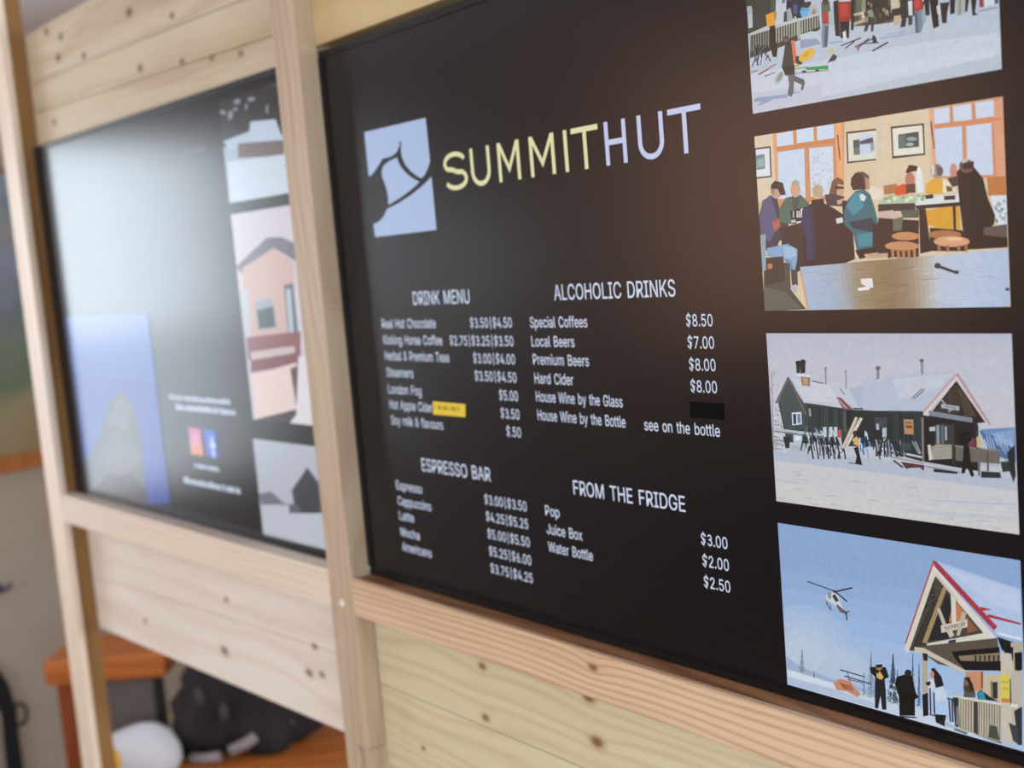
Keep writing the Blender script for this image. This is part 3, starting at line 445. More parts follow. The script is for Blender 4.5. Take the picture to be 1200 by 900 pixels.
[127,168,120,691,573,689,567,685,566,682,571,682,578,685,582,690,579],[159,194,154,632,572,629,568,621,568,615,572,615,577,621,579,629,577],
[127,168,120,572,573,568,567,560,566,554,572,554,579,561,583,569,581],[230,224,192,596,582,593,577,586,576,581,581,581,587,586,590,593,588],
[127,168,120,583,575,581,569,575,568,571,573,572,580,576,584,581,581],[217,230,207,729,569,725,564,719,564,713,568,714,575,719,578,726,575],
[159,194,154,579,574,577,568,572,567,569,572,569,579,573,583,578,581],[159,194,154,628,567,625,563,617,563,610,567,610,572,617,575,625,572],
[127,168,120,588,581,584,576,577,575,571,580,571,587,577,590,585,588],[230,224,192,665,565,662,560,654,559,648,564,648,571,654,575,662,572],
[230,224,192,548,573,545,569,539,569,534,572,535,577,540,579,545,577],[230,224,192,669,566,666,560,660,560,655,564,655,571,660,574,666,572],
[230,224,192,554,587,552,583,545,583,541,586,541,592,546,594,552,592],[230,224,192,720,539,717,533,712,532,709,537,709,544,713,549,718,546],
[217,230,207,603,575,600,571,595,571,591,574,591,579,595,581,601,580],[127,168,120,598,566,595,562,589,562,584,565,584,570,589,572,595,570],
[159,194,154,596,585,593,580,586,580,581,584,582,590,587,593,593,591],[217,230,207,602,566,599,561,592,560,587,565,587,571,593,574,599,572],
[159,194,154,685,554,681,549,674,548,669,553,669,560,675,563,682,561],[127,168,120,635,573,633,567,629,566,626,571,626,578,630,582,634,580],
[127,168,120,711,552,707,546,700,546,694,551,694,558,700,561,708,559],[217,230,207,652,553,649,548,641,548,635,552,636,559,642,562,649,559],
[127,168,120,707,551,705,547,701,547,697,550,697,554,701,556,705,555],[159,194,154,664,547,661,542,654,541,648,546,648,552,654,555,661,553],
[34,32,31,712,573,742,574,743,554,714,553],[38,38,42,781,559,823,558,822,537,783,539],[217,160,52,710,496,837,515,837,390,762,392,717,427],
[44,45,51,529,550,674,538,673,501,528,511],[27,27,32,673,526,851,522,850,504,678,506],[23,22,27,687,511,712,508,726,289,684,280],
[34,34,42,812,515,823,513,821,380,812,377],[201,179,170,528,511,587,513,614,470,526,473],[77,90,82,616,507,687,505,685,462,624,468],
[26,25,29,527,479,685,449,678,262,519,273],[94,106,90,585,466,624,475,617,406,583,403],[32,27,28,725,408,842,384,866,297,857,279,721,290],
[21,22,27,831,669,856,708,891,690,923,626,937,529,960,443,955,402,911,341,846,359,837,518],
[107,81,72,893,690,890,676,883,665,872,660,860,662,850,670,843,683,841,698,844,712,852,723,862,727,874,725,884,717,891,704],[196,190,182,851,726,870,734,874,717,854,708],
[43,36,40,852,708,895,713,890,678,855,681],[93,83,79,920,388,998,398,998,327,914,329],[27,24,26,842,372,919,352,999,333,998,286,844,286],
[194,138,98,687,369,681,360,666,354,644,352,619,354,597,360,581,369,576,379,582,388,598,394,620,396,645,394,667,387,682,379],
[169,114,78,840,362,833,353,816,347,792,345,765,347,740,354,723,363,717,374,723,383,741,389,766,391,793,388,817,381,834,372],
[198,142,102,681,319,675,309,656,303,629,300,599,302,572,309,553,319,547,330,554,340,573,347,601,350,631,347,657,340,675,330],
[217,162,122,868,325,862,314,843,307,817,304,787,306,761,314,742,325,736,337,743,348,762,356,789,359,819,356,845,348,862,338],
[232,198,162,844,340,841,336,833,334,821,334,807,335,795,337,787,341,784,345,787,349,795,351,808,351,821,350,833,347,841,344],
[180,124,86,572,310,583,312,584,266,572,264],[180,124,86,594,309,606,310,606,264,594,262],[180,124,86,614,307,626,309,626,263,615,261],
[180,124,86,635,305,647,307,647,261,636,260],[180,124,86,656,304,668,305,668,260,657,258],[165,111,76,750,316,761,318,762,286,751,285],
[165,111,76,782,313,793,315,793,284,783,282],[165,111,76,822,310,833,311,834,281,823,279],[165,111,76,849,308,859,309,860,279,849,277],
[185,164,142,479,292,559,293,558,270,483,270],[166,187,215,206,0,180,243,204,245,229,0],[165,185,213,228,0,202,244,226,246,250,0],
[164,184,212,249,0,225,245,248,246,271,0],[164,183,210,270,0,247,246,270,247,292,0],[163,182,208,291,0,269,247,292,248,313,0],[162,179,202,311,0,290,248,313,249,333,0],
[162,177,195,332,0,312,249,335,250,354,0],[161,174,188,352,0,333,250,356,251,374,0],[160,168,176,373,0,355,251,377,252,394,0],[157,157,154,393,0,376,252,398,253,414,0],
[155,146,131,413,0,397,253,419,254,434,0],[153,140,119,432,0,417,254,439,255,453,0],[151,136,112,452,0,438,255,460,256,473,0],[149,132,105,472,0,459,256,480,257,492,0],
[148,127,98,491,0,479,257,500,258,512,0],[145,125,95,510,0,499,258,520,258,531,0],[143,123,94,530,0,519,258,540,259,550,0],[141,121,93,549,0,539,259,560,260,569,0],
[139,120,93,567,0,559,260,580,261,587,0],[143,125,100,586,0,578,261,599,262,606,0],[146,130,106,605,0,598,262,618,263,625,0],[150,136,113,623,0,617,263,637,264,643,0],
[156,144,124,642,0,636,264,656,264,661,0],[165,155,138,660,0,655,264,675,265,679,0],[174,166,152,678,0,674,265,694,266,697,0],[181,177,168,696,0,693,266,713,267,715,0],
[184,186,188,714,0,711,267,731,268,733,0],[187,196,208,732,0,730,268,749,269,751,0],[187,198,214,749,0,748,268,768,269,768,0],[187,199,216,767,0,766,269,786,270,786,0],
[186,199,218,784,0,785,270,804,271,803,0],[185,200,220,802,0,802,271,822,272,820,0],[184,200,222,819,0,820,272,839,272,837,0],[184,201,224,836,0,838,272,857,273,854,0],
[183,201,226,853,0,856,273,874,274,871,0],[182,200,226,870,0,873,274,892,275,888,0],[181,199,225,887,0,890,275,909,276,904,0],[180,198,225,903,0,908,276,926,276,921,0],
[179,198,224,920,0,925,276,943,277,937,0],[178,197,224,936,0,942,277,960,278,954,0],[177,196,223,953,0,959,278,977,279,970,1,964,0],
[176,195,223,975,278,993,279,986,5,969,1],[175,194,223,992,279,999,280,999,7,985,4],[176,177,177,746,86,736,84,710,82,684,81,673,82,684,83,710,85,736,86],
[174,190,213,872,58,860,56,831,54,801,53,789,53,801,55,831,58,860,59],[176,189,208,840,154,826,152,791,150,756,149,741,150,756,152,791,155,826,155],
[194,209,229,840,157,830,155,805,153,780,153,769,154,780,157,805,158,830,159],[136,120,96,642,79,629,76,598,73,567,72,554,74,567,77,598,80,629,81],
[169,188,214,327,203,313,200,277,198,241,198,226,200,241,203,277,205,313,205],[191,191,188,727,181,722,179,708,177,695,178,689,179,695,181,708,182,722,182],
[197,207,222,770,71,762,69,742,67,722,66,713,68,722,71,742,73,762,73],[134,117,92,648,123,631,120,589,117,546,116,528,117,546,121,589,124,631,125],
[158,139,112,490,204,485,201,472,200,458,200,453,202,458,205,472,206,485,206],[192,210,234,899,17,884,14,845,11,806,9,790,9,806,12,845,16,884,18],
[170,188,215,949,21,938,19,912,17,885,15,874,16,885,18,912,21,938,22],[147,134,113,673,25,661,22,631,19,600,18,587,19,600,22,630,25,660,26],
[157,142,118,474,200,466,197,446,195,425,195,417,198,425,202,446,203,466,203],[137,122,98,665,209,649,206,608,203,567,203,550,205,567,208,608,211,649,211],
[150,130,102,573,72,564,69,541,67,518,67,508,68,518,70,541,73,564,73],[189,207,232,912,197,899,196,865,194,831,193,816,194,831,196,865,198,899,198],
[185,204,230,944,61,937,59,920,57,902,57,895,58,902,59,920,61,937,62],[132,112,84,561,44,552,41,528,39,504,38,494,39,504,42,528,44,551,45],
[141,126,103,463,213,457,210,443,209,428,209,422,212,428,215,443,216,457,215],[190,193,196,752,178,743,175,718,174,694,174,684,175,694,177,718,179,742,179],
[194,209,230,864,52,849,49,814,45,777,44,762,46,777,50,813,53,849,54],[177,179,180,756,31,743,28,710,26,678,24,664,24,677,27,710,29,743,31],
[179,192,211,828,117,816,114,787,112,757,111,745,112,757,115,787,117,816,118],[157,176,203,273,39,265,37,245,35,225,34,217,36,225,39,245,41,265,41],
[157,141,117,483,171,472,169,446,167,420,167,409,168,420,171,446,172,472,172],[137,121,97,626,81,619,79,601,77,584,77,577,78,584,80,601,82,619,82],
[166,164,158,424,41,412,38,380,35,349,34,336,36,349,39,380,42,412,42],[156,136,106,507,67,500,65,483,63,466,63,459,64,466,66,483,68,500,68],
[153,171,195,321,161,311,159,287,157,262,157,252,159,262,161,287,163,311,163],[174,191,214,887,161,874,159,842,156,810,156,797,157,810,160,842,162,874,162],
[149,129,102,578,112,570,109,549,107,528,107,520,109,528,112,549,114,570,114],[155,140,117,636,99,629,96,614,95,598,95,591,97,598,99,613,101,629,101],
[177,178,179,730,39,724,35,710,33,695,34,689,36,695,40,710,42,724,41],[152,131,103,584,90,567,86,525,83,483,82,465,84,482,88,525,91,567,92],
[171,190,215,919,192,910,189,887,187,865,187,855,189,865,192,887,194,909,194],[193,210,233,850,15,845,12,834,11,823,11,819,12,823,15,834,16,845,16],
[188,207,233,971,42,956,39,920,36,882,34,867,35,882,37,919,40,956,42],[152,169,190,367,201,349,197,304,195,258,194,239,197,258,200,304,202,349,203],
[195,201,209,743,57,737,54,723,52,709,53,703,55,709,58,723,60,737,60],[155,175,203,263,211,248,209,211,207,175,207,159,208,175,211,211,213,248,213],
[171,186,204,371,179,356,177,319,175,282,174,267,175,282,178,319,179,356,180],[156,175,202,306,124,294,122,268,120,240,119,229,121,240,123,268,125,294,125],
[186,180,169,752,206,735,204,694,202,653,202,636,203,653,205,694,207,735,208],[141,122,95,509,52,497,49,469,47,441,46,430,47,441,50,469,52,497,53],
[159,147,127,433,28,427,25,412,24,397,24,391,25,397,27,412,29,427,29],[171,189,215,917,74,910,71,892,69,874,69,867,71,874,74,892,76,910,76],
[170,188,214,963,152,951,149,922,147,892,146,880,148,892,151,921,154,951,154],[135,114,85,562,140,547,137,510,134,472,134,456,136,472,139,509,142,547,142],
[142,128,106,651,172,643,169,621,167,600,167,591,169,600,173,621,175,643,174],[201,166,132,178,225,202,1,212,3,188,227],
[134,116,92,478,171,465,170,433,168,401,167,388,168,401,170,433,171,465,172],[134,116,92,510,33,501,32,477,30,453,29,443,29,453,31,477,33,501,34],
[163,171,184,430,172,421,171,399,169,377,169,368,170,377,172,399,173,421,173],[163,171,184,764,26,759,24,746,23,734,22,729,23,734,25,746,26,759,26],
[134,116,92,607,167,592,165,556,163,520,162,505,163,520,165,556,167,592,167],[163,171,184,381,206,376,205,365,204,353,204,348,205,353,206,365,207,376,207],
[134,116,92,599,42,585,40,552,37,517,36,503,36,517,38,552,41,585,42],[163,171,184,837,18,824,16,792,13,760,11,746,11,760,13,792,16,824,18],
[134,116,92,559,174,544,173,509,171,472,170,457,170,472,172,509,174,544,175],[163,171,184,842,185,832,183,807,182,782,181,771,182,781,183,807,185,832,185],
[134,116,92,570,137,563,135,544,134,526,134,518,135,526,136,544,138,563,138],[163,171,184,412,214,405,213,387,212,368,212,361,213,368,214,387,215,405,215],
[134,116,92,538,31,533,29,520,28,507,27,502,28,507,30,520,31,533,31],[163,171,184,972,146,965,145,949,143,932,143,925,144,932,145,949,147,965,147],
[163,171,184,880,45,872,44,853,42,834,41,826,42,834,43,853,45,872,46],[163,171,184,317,130,308,129,286,127,265,127,256,128,265,129,286,131,308,131],
[163,171,184,944,150,937,149,920,147,903,147,896,148,903,149,920,151,937,151],[163,171,184,932,179,924,177,906,176,888,176,881,177,888,178,906,179,924,179],
[163,171,184,860,54,856,53,847,52,837,52,834,52,837,54,847,55,856,55],[163,171,184,332,210,316,208,278,207,239,206,223,207,239,209,278,210,316,211],
[134,116,92,499,73,485,71,449,69,413,67,398,68,413,70,449,72,485,74],[134,116,92,566,158,552,156,515,154,479,153,463,154,479,156,515,158,551,159],
[134,116,92,755,149,744,148,717,146,689,145,678,146,689,148,717,149,744,150],[134,116,92,512,157,508,155,498,155,489,155,485,156,489,157,498,158,508,158],
[227,226,226,444,164,491,164,494,115,475,113,444,138],[236,234,234,429,115,475,121,479,104,432,99],[34,38,58,754,202,814,169,818,182,758,215],
[43,51,80,761,213,760,207,756,202,751,199,745,200,740,203,737,208,736,215,737,221,741,226,746,229,752,228,757,225,760,220],
[43,51,80,826,177,825,173,823,170,819,168,816,168,813,170,811,174,810,178,811,182,813,186,816,187,820,187,823,185,825,182],[58,46,48,984,91,999,92,999,78,988,78],
]),
'p3': ((715.9, 945.1, 183.6, 336), [
[194,197,211,0,0,0,999,999,999,999,0],[192,196,210,0,999,999,999,999,879,595,835,75,847,0,812],[190,194,209,0,999,999,999,999,903,596,862,77,876,0,841],
[187,193,209,0,999,999,999,999,928,597,888,78,905,0,870],[185,192,208,0,999,999,999,999,952,597,914,80,934,0,898],
[183,190,208,0,999,999,999,999,976,598,941,81,963,0,927],[198,199,212,0,719,999,735,999,534,0,438],[203,204,210,0,0,0,260,409,266,730,278,999,286,999,0],
[183,191,208,0,318,576,310,999,279,999,219,573,234,0,246],[207,207,208,0,0,0,125,999,93,999,0],[191,195,204,512,63,506,61,494,59,481,60,477,62,482,65,495,67,507,66],
[183,189,201,383,31,378,28,367,27,356,27,352,30,357,32,368,34,379,33],[214,214,216,661,173,656,170,645,168,633,169,629,172,634,175,646,177,657,176],
[191,195,204,952,54,947,52,936,51,924,51,920,53,925,54,936,56,948,55],[183,189,201,416,174,404,171,376,169,348,170,337,173,349,176,377,178,405,177],
[214,214,216,80,56,74,54,61,52,47,53,42,55,48,57,62,58,75,58],[191,195,204,601,181,592,179,573,177,553,178,545,180,553,183,573,184,593,183],
[191,195,204,259,166,249,164,225,163,201,163,192,165,202,167,226,168,250,168],[183,189,201,641,131,631,129,609,127,586,128,577,129,587,131,609,132,632,132],
[183,189,201,629,175,622,172,606,171,590,172,583,174,591,177,607,179,623,178],[183,189,201,204,14,197,10,179,8,160,9,153,11,161,14,179,16,197,16],
[191,195,204,899,71,892,68,878,66,863,67,857,69,863,72,878,74,893,74],[183,189,201,627,180,620,178,606,177,591,177,585,180,591,182,606,183,621,182],
[214,214,216,275,36,264,34,236,32,208,31,197,33,209,36,237,38,264,38],[191,195,204,325,11,321,8,311,7,301,7,297,10,302,13,312,15,321,14],
[183,189,201,843,29,834,27,812,24,790,24,782,26,791,29,813,31,835,31],[214,214,216,95,117,88,115,71,114,54,114,47,116,54,118,71,119,88,119],
[214,214,216,832,95,825,93,807,92,789,92,781,94,789,96,807,97,825,97],[183,189,201,721,98,710,96,685,94,660,94,650,96,661,99,686,100,711,100],
[183,189,201,135,174,130,171,117,169,104,170,99,173,104,176,118,178,130,177],[191,195,204,860,134,850,132,827,131,804,131,794,132,804,134,827,136,850,136],
[191,195,204,970,164,962,162,942,161,923,161,914,162,923,164,943,165,962,165],[214,214,216,752,41,741,38,716,36,692,36,682,38,692,41,717,44,742,44],
[191,195,204,737,176,727,174,702,173,677,173,667,175,678,177,703,178,727,178],[191,195,204,680,159,671,157,650,155,628,156,620,158,629,160,650,161,671,161],
[183,189,201,120,125,108,122,80,121,52,121,41,122,53,125,81,126,108,126],[214,214,216,797,79,794,76,786,75,778,76,775,79,778,82,787,83,794,82],
[191,195,204,400,110,394,108,381,107,368,107,363,109,369,111,382,112,395,112],[183,189,201,174,149,161,146,128,145,96,145,82,147,96,150,129,151,161,151],
[183,189,201,771,37,765,34,754,32,742,33,738,35,743,38,755,40,766,39],[183,189,201,134,190,123,188,97,187,71,187,60,188,72,190,98,191,123,191],
[214,214,216,917,37,910,35,891,34,873,33,866,35,874,37,892,39,910,39],[214,214,216,83,93,78,91,67,90,56,90,52,92,56,94,68,95,79,95],
[183,189,201,472,80,465,77,448,75,432,76,426,79,433,82,449,84,465,83],[214,214,216,454,118,448,115,432,114,417,115,411,117,418,119,433,121,448,120],
[214,214,216,929,43,924,41,913,40,903,40,898,42,903,44,914,46,924,45],[183,189,201,372,131,367,129,358,127,348,128,344,130,348,132,358,133,368,132],
[183,189,201,972,1,970,0,927,0,944,2,964,2],[191,195,204,602,77,593,75,571,73,549,73,540,75,550,78,572,79,593,79],
[191,195,204,933,170,927,168,914,167,901,167,895,170,901,172,914,174,927,173],[191,195,204,906,28,899,25,882,24,866,24,859,25,866,28,883,29,899,29],
[214,214,216,959,122,951,119,934,117,917,118,910,120,918,123,935,125,952,124],[191,195,204,800,128,797,126,789,125,781,125,778,128,781,130,789,132,797,131],
[183,189,201,48,20,40,16,19,14,0,14,0,21,20,23,40,23],[183,189,201,136,90,127,87,106,85,86,86,78,88,87,92,107,93,128,93],
[183,189,201,292,76,282,72,257,70,233,71,223,73,234,77,258,79,283,78],[214,214,216,74,92,69,90,58,88,47,89,43,91,48,93,59,94,69,94],
[214,214,216,780,142,775,140,763,139,751,140,747,141,752,143,764,144,776,144],[183,189,201,742,51,731,48,704,45,677,45,666,48,678,51,705,54,732,54],
[191,195,204,752,28,746,24,731,23,716,23,710,26,716,29,731,30,746,30],[183,189,201,916,49,906,47,881,45,857,44,847,46,857,49,882,51,906,51],
[183,189,201,291,27,285,25,272,23,258,23,253,26,259,29,272,30,286,30],[183,189,201,936,18,931,14,919,13,908,13,904,16,909,19,920,21,931,20],
[191,195,204,855,96,850,94,836,92,822,93,817,95,823,97,837,98,850,98],[191,195,204,94,130,81,127,49,125,18,125,6,128,19,131,51,133,81,133],
[214,214,216,891,28,887,25,879,24,871,24,868,27,872,30,880,32,888,31],[183,189,201,176,44,170,41,156,39,142,40,137,43,143,46,157,48,171,47],
[214,214,216,688,156,680,153,662,152,644,153,637,154,644,156,663,158,681,157],[195,199,208,567,59,999,86,999,73,723,39,566,43],[156,158,166,35,323,40,298,44,300,38,325],
[168,171,178,26,776,23,753,28,752,31,776],[180,180,188,7,338,1,307,5,306,11,338],[156,158,166,1,679,3,660,8,661,6,680],[143,143,152,36,443,34,423,36,423,38,443],
[165,165,176,10,664,13,645,17,647,13,665],[156,158,166,41,350,40,331,44,331,45,351],[156,158,166,1,517,0,512,0,491,4,517],[143,143,152,33,422,29,396,32,396,35,422],
[168,171,178,25,601,27,588,31,590,28,602],[180,180,188,13,322,19,308,23,311,17,326],[165,165,176,30,450,23,428,28,426,35,449],[168,171,178,7,365,2,344,6,343,11,364],
[168,171,178,13,452,12,427,14,427,15,452],[156,158,166,52,378,50,355,53,356,54,379],[180,180,188,44,448,38,426,41,425,48,447],[180,180,188,34,367,37,352,41,354,38,368],
[156,158,166,0,444,0,431,2,444],[180,180,188,45,344,48,321,50,322,47,345],[168,171,178,28,565,21,549,24,548,31,564],[180,180,188,58,359,52,334,54,334,60,359],
[143,143,152,38,699,44,686,46,688,40,701],[165,165,176,1,444,0,424,4,425,4,445],[156,158,166,6,444,0,420,0,418,2,417,8,444],[143,143,152,24,562,27,543,31,544,28,563],
[165,165,176,32,389,36,373,38,374,35,390],[143,143,152,37,481,34,461,36,460,39,481],[168,171,178,29,675,30,664,34,665,32,677],[156,158,166,26,452,19,424,21,424,29,451],
[143,143,152,21,704,21,677,23,678,23,704],[180,180,188,51,452,45,437,48,435,54,451],[143,143,152,46,472,44,449,47,449,48,472],[156,158,166,0,461,0,452,2,461],
[165,165,176,30,774,25,747,29,747,34,773],[143,143,152,49,433,51,421,56,423,53,435],[165,165,176,40,573,40,559,44,560,44,573],[168,171,178,0,627,0,617,2,626],
[180,180,188,16,608,19,591,23,593,20,610],[143,143,152,0,580,1,580,0,593],[156,158,166,44,578,37,547,41,546,48,577],[214,218,226,30,556,67,546,69,553,32,563],
[138,146,151,35,544,62,533,64,540,38,551],[195,200,210,16,531,83,526,84,533,17,538],[138,146,151,24,520,37,516,39,522,26,527],[195,200,210,20,508,69,503,70,510,22,515],
[214,218,226,12,495,31,493,32,500,13,502],[138,146,151,10,483,40,468,43,475,13,490],[195,200,210,20,472,51,469,52,476,22,479],[138,146,151,13,460,60,446,62,453,15,467],
[214,218,226,29,449,45,445,47,452,31,456],[195,200,210,26,438,41,420,46,426,30,444],[195,200,210,24,426,48,410,51,417,27,432],[214,218,226,14,412,71,403,72,410,16,419],
[214,218,226,12,400,63,386,65,393,15,407],[138,146,151,5,388,26,382,28,390,7,395],[195,200,210,4,376,74,363,76,370,6,383],[195,200,210,8,364,28,363,29,370,9,371],
[138,146,151,5,352,53,338,55,345,7,359],[138,146,151,9,341,20,331,24,337,13,347],[195,200,210,10,329,22,321,25,328,14,336],[138,146,151,9,317,49,305,51,312,11,324],
[214,218,226,17,306,69,302,70,309,19,313],[138,138,144,14,775,0,296,0,295,4,296,18,776],[58,70,72,39,593,97,738,162,598,353,578,538,585,634,605,642,393,345,370,69,363],
[70,84,86,44,593,96,729,157,586,164,454,70,439],[49,59,62,171,593,362,575,357,472,188,468],[43,49,52,362,571,545,582,649,606,642,393,355,405],
[68,86,90,175,591,178,591,172,464,170,466],[41,52,58,183,590,185,590,180,465,177,467],[59,74,76,190,589,193,589,187,465,184,467],
[41,52,58,197,588,200,588,194,466,192,468],[59,74,76,205,587,207,587,202,467,199,469],[59,74,76,212,586,214,587,209,467,206,469],
[59,74,76,219,586,222,586,216,468,214,470],[41,52,58,226,585,229,585,224,469,221,471],[41,52,58,233,584,236,584,231,469,228,471],
[68,86,90,241,583,243,583,238,470,236,472],[41,52,58,248,582,250,582,245,471,243,473],[68,86,90,255,581,258,582,253,471,250,473],
[68,86,90,262,581,265,581,260,472,257,474],[59,74,76,269,580,272,580,267,473,264,475],[41,52,58,276,579,279,579,274,473,272,476],
[41,52,58,283,578,286,578,281,474,279,476],[41,52,58,290,577,293,578,288,475,286,477],[68,86,90,297,577,300,577,296,475,293,478],
[68,86,90,304,576,307,576,303,476,300,478],[59,74,76,311,575,314,575,310,477,307,479],[41,52,58,318,574,321,574,317,477,314,480],
[41,52,58,325,573,328,574,324,478,321,480],[59,74,76,332,573,335,573,331,479,328,481],[68,86,90,339,572,342,572,338,479,335,481],
[41,52,58,346,571,349,571,345,480,342,482],[59,74,76,353,570,355,570,352,481,349,483],[143,163,160,182,570,191,569,193,525,182,525],
[36,42,45,351,572,372,572,368,473,349,472],[95,90,86,339,571,349,570,346,449,337,448],[106,101,99,35,587,102,742,92,748,25,592],
[106,98,95,92,742,164,532,174,538,102,748],[78,74,73,166,598,404,571,405,577,167,605],[207,216,232,101,539,147,547,146,475,101,465],
[48,64,74,107,530,122,533,120,475,107,472],[108,132,148,128,532,141,535,141,482,127,478],[184,200,220,102,415,145,423,144,359,101,352],
[223,230,240,111,402,139,407,138,382,111,377],[195,200,216,95,752,280,719,367,706,445,741,544,763,655,783,649,590,472,579,405,579,327,584,167,602],
[178,188,212,367,695,544,759,746,768,740,592,472,587,405,587],[205,208,220,117,739,280,707,329,615,172,610],[76,69,70,204,727,257,714,259,719,205,732],
[125,90,94,308,642,326,643,379,583,357,575,336,582],[195,165,169,312,634,351,579,355,584,316,639],[163,63,72,330,636,369,583,372,587,333,640],
[46,42,44,379,582,455,582,456,590,380,589],[58,54,56,447,583,511,610,510,615,447,588],[106,100,102,326,692,347,659,349,662,329,695],
[47,43,46,135,834,157,838,152,773,136,770],[42,38,41,156,844,180,844,176,774,154,769],
[36,33,36,157,832,156,827,152,823,147,821,142,821,137,823,134,827,133,832,134,837,138,841,143,843,148,843,153,841,156,837],
[36,33,36,182,838,181,832,176,828,171,825,165,825,159,827,156,831,154,837,156,842,160,847,166,849,172,850,177,847,181,843],[143,128,118,154,757,197,754,195,697,157,701],
[192,154,120,164,746,188,742,184,703,165,707],[223,226,234,132,755,199,749,200,759,133,766],[141,143,154,266,802,273,802,270,712,264,712],
[123,125,136,275,802,274,799,273,796,271,795,268,795,266,796,265,799,264,802,265,805,267,808,269,810,271,810,273,809,275,806],
[146,150,162,355,789,360,789,359,693,353,692],
[133,137,148,363,789,362,786,361,784,359,782,356,782,354,784,353,786,352,789,353,792,355,794,357,795,359,795,361,794,362,792],
[133,135,143,489,805,500,805,498,748,487,748],
[107,109,118,505,813,504,808,501,804,497,801,492,801,488,803,485,807,484,812,485,817,488,822,493,824,498,824,502,822,505,818],[76,76,85,480,748,511,744,511,749,480,753],
[180,188,198,8,425,240,414,242,429,10,441],[109,118,128,11,417,239,403,240,410,12,424],[141,149,160,0,364,71,363,72,374,0,374],[43,50,54,53,396,87,394,81,329,62,326],
[174,185,198,84,347,237,347,236,324,88,315],[29,34,39,319,471,318,405,323,406,323,471],[159,176,196,214,401,211,358,217,358,219,401],
[35,41,47,286,467,283,430,290,431,294,467],[29,34,39,160,379,156,340,161,340,164,379],[159,176,196,278,356,270,321,277,320,285,354],
[110,106,104,167,465,159,426,167,425,175,464],[110,106,104,259,345,276,307,281,311,264,349],[110,106,104,163,458,155,408,160,408,168,458],
[159,176,196,228,445,242,417,246,421,232,449],[198,207,219,197,376,215,345,220,351,203,381],[198,207,219,199,377,212,331,215,333,203,379],
[110,106,104,263,423,276,381,283,386,270,428],[159,176,196,166,348,168,290,175,292,173,350],[29,34,39,151,390,137,329,140,328,154,390],
[35,41,47,207,423,225,389,228,392,211,426],[29,34,39,271,467,275,429,282,431,278,469],[198,207,219,321,355,315,319,322,319,328,354],
[29,34,39,180,455,172,405,176,404,184,455],[159,176,196,206,457,222,426,226,429,209,460],[76,90,104,188,390,197,326,202,328,193,392],
[76,90,104,142,380,131,320,138,319,149,379],[198,207,219,284,454,295,388,299,390,289,456],[46,54,61,151,418,156,389,162,391,156,420],
[159,176,196,235,343,233,285,240,286,242,344],[159,176,196,206,374,202,331,211,331,214,375],[29,34,39,174,355,164,307,169,306,179,355],
[198,207,219,208,440,210,405,214,406,212,441],[76,90,104,239,357,238,304,245,305,246,358],[35,41,47,187,436,198,390,205,394,194,440],
[159,176,196,146,355,152,321,157,323,151,357],[35,41,47,318,383,324,336,329,338,324,385],[198,207,219,242,421,245,379,252,381,249,423],
[198,207,219,196,366,206,319,213,322,203,370],[198,207,219,230,442,247,414,252,419,235,447],[46,54,61,311,358,300,293,307,293,317,357],
[46,54,61,276,366,293,318,297,321,280,369],[198,207,219,238,413,250,376,254,379,242,416],[46,54,61,248,385,233,335,239,333,253,384],
[46,54,61,299,381,300,351,305,352,304,382],[46,54,61,303,364,315,326,322,331,310,369],[35,41,47,260,355,257,295,263,296,267,356],
[46,54,61,271,367,268,303,273,304,276,368],[110,106,104,264,458,264,416,270,417,270,459],[159,176,196,253,373,251,313,258,314,260,374],
[198,207,219,272,446,261,381,266,381,276,445],[198,207,219,299,369,315,332,322,338,306,375],[29,34,39,146,381,162,353,167,358,152,386],
[198,207,219,250,453,249,391,255,391,256,454],[110,106,104,221,367,220,299,227,300,228,368],[198,207,219,166,430,177,363,185,367,174,433],
[76,90,104,250,413,237,348,243,347,257,412],[76,90,104,249,356,251,312,258,313,257,358],[76,90,104,236,414,253,384,258,389,242,420],
[76,90,104,300,385,287,329,291,329,304,384],[198,207,219,305,418,320,367,326,370,311,422],[35,41,47,283,403,274,358,282,357,290,402],
[35,41,47,184,364,171,324,176,322,189,362],[198,207,219,314,417,326,374,332,378,320,421],[110,106,104,222,391,235,338,239,341,227,394],
[35,41,47,262,413,262,370,267,371,266,414],[195,206,221,243,467,259,472,258,417,244,410],[195,206,221,270,470,286,475,285,420,271,413],
[195,206,221,292,472,308,477,307,423,293,415],[181,96,90,306,456,324,462,326,419,308,414],[30,36,41,177,397,188,277,195,279,184,399],
[30,36,41,202,399,213,280,219,282,208,401],[30,36,41,227,402,238,283,244,285,233,404],[30,36,41,251,405,262,286,268,288,257,407],
[30,36,41,275,407,286,289,293,291,282,409],[30,36,41,299,410,310,292,316,294,306,412],[30,36,41,323,412,334,295,340,297,329,414],
[207,196,180,334,354,400,534,389,540,322,360],[216,206,191,349,366,421,532,410,539,337,374],[143,131,118,335,357,406,536,404,537,332,358],
[32,36,42,375,363,395,376,401,321,408,277,377,273,386,319],[216,177,115,372,413,390,431,401,410,403,366,388,381,375,385],
[59,49,48,393,448,392,441,389,436,385,432,381,432,378,434,375,439,374,446,376,453,379,459,382,462,387,463,390,460,393,455],[35,39,45,363,381,381,394,379,399,362,386],
[58,65,73,349,276,409,271,410,275,350,281],[189,208,228,406,424,407,388,413,390,412,425],[75,127,176,408,422,410,356,417,358,415,424],
[75,127,176,425,434,423,370,428,371,429,435],[111,156,196,403,424,409,392,415,395,409,427],[44,69,96,434,427,433,375,438,375,439,428],
[189,208,228,439,381,441,351,446,352,444,382],[32,38,44,428,444,423,387,430,387,434,444],[32,38,44,420,398,413,366,420,365,426,397],
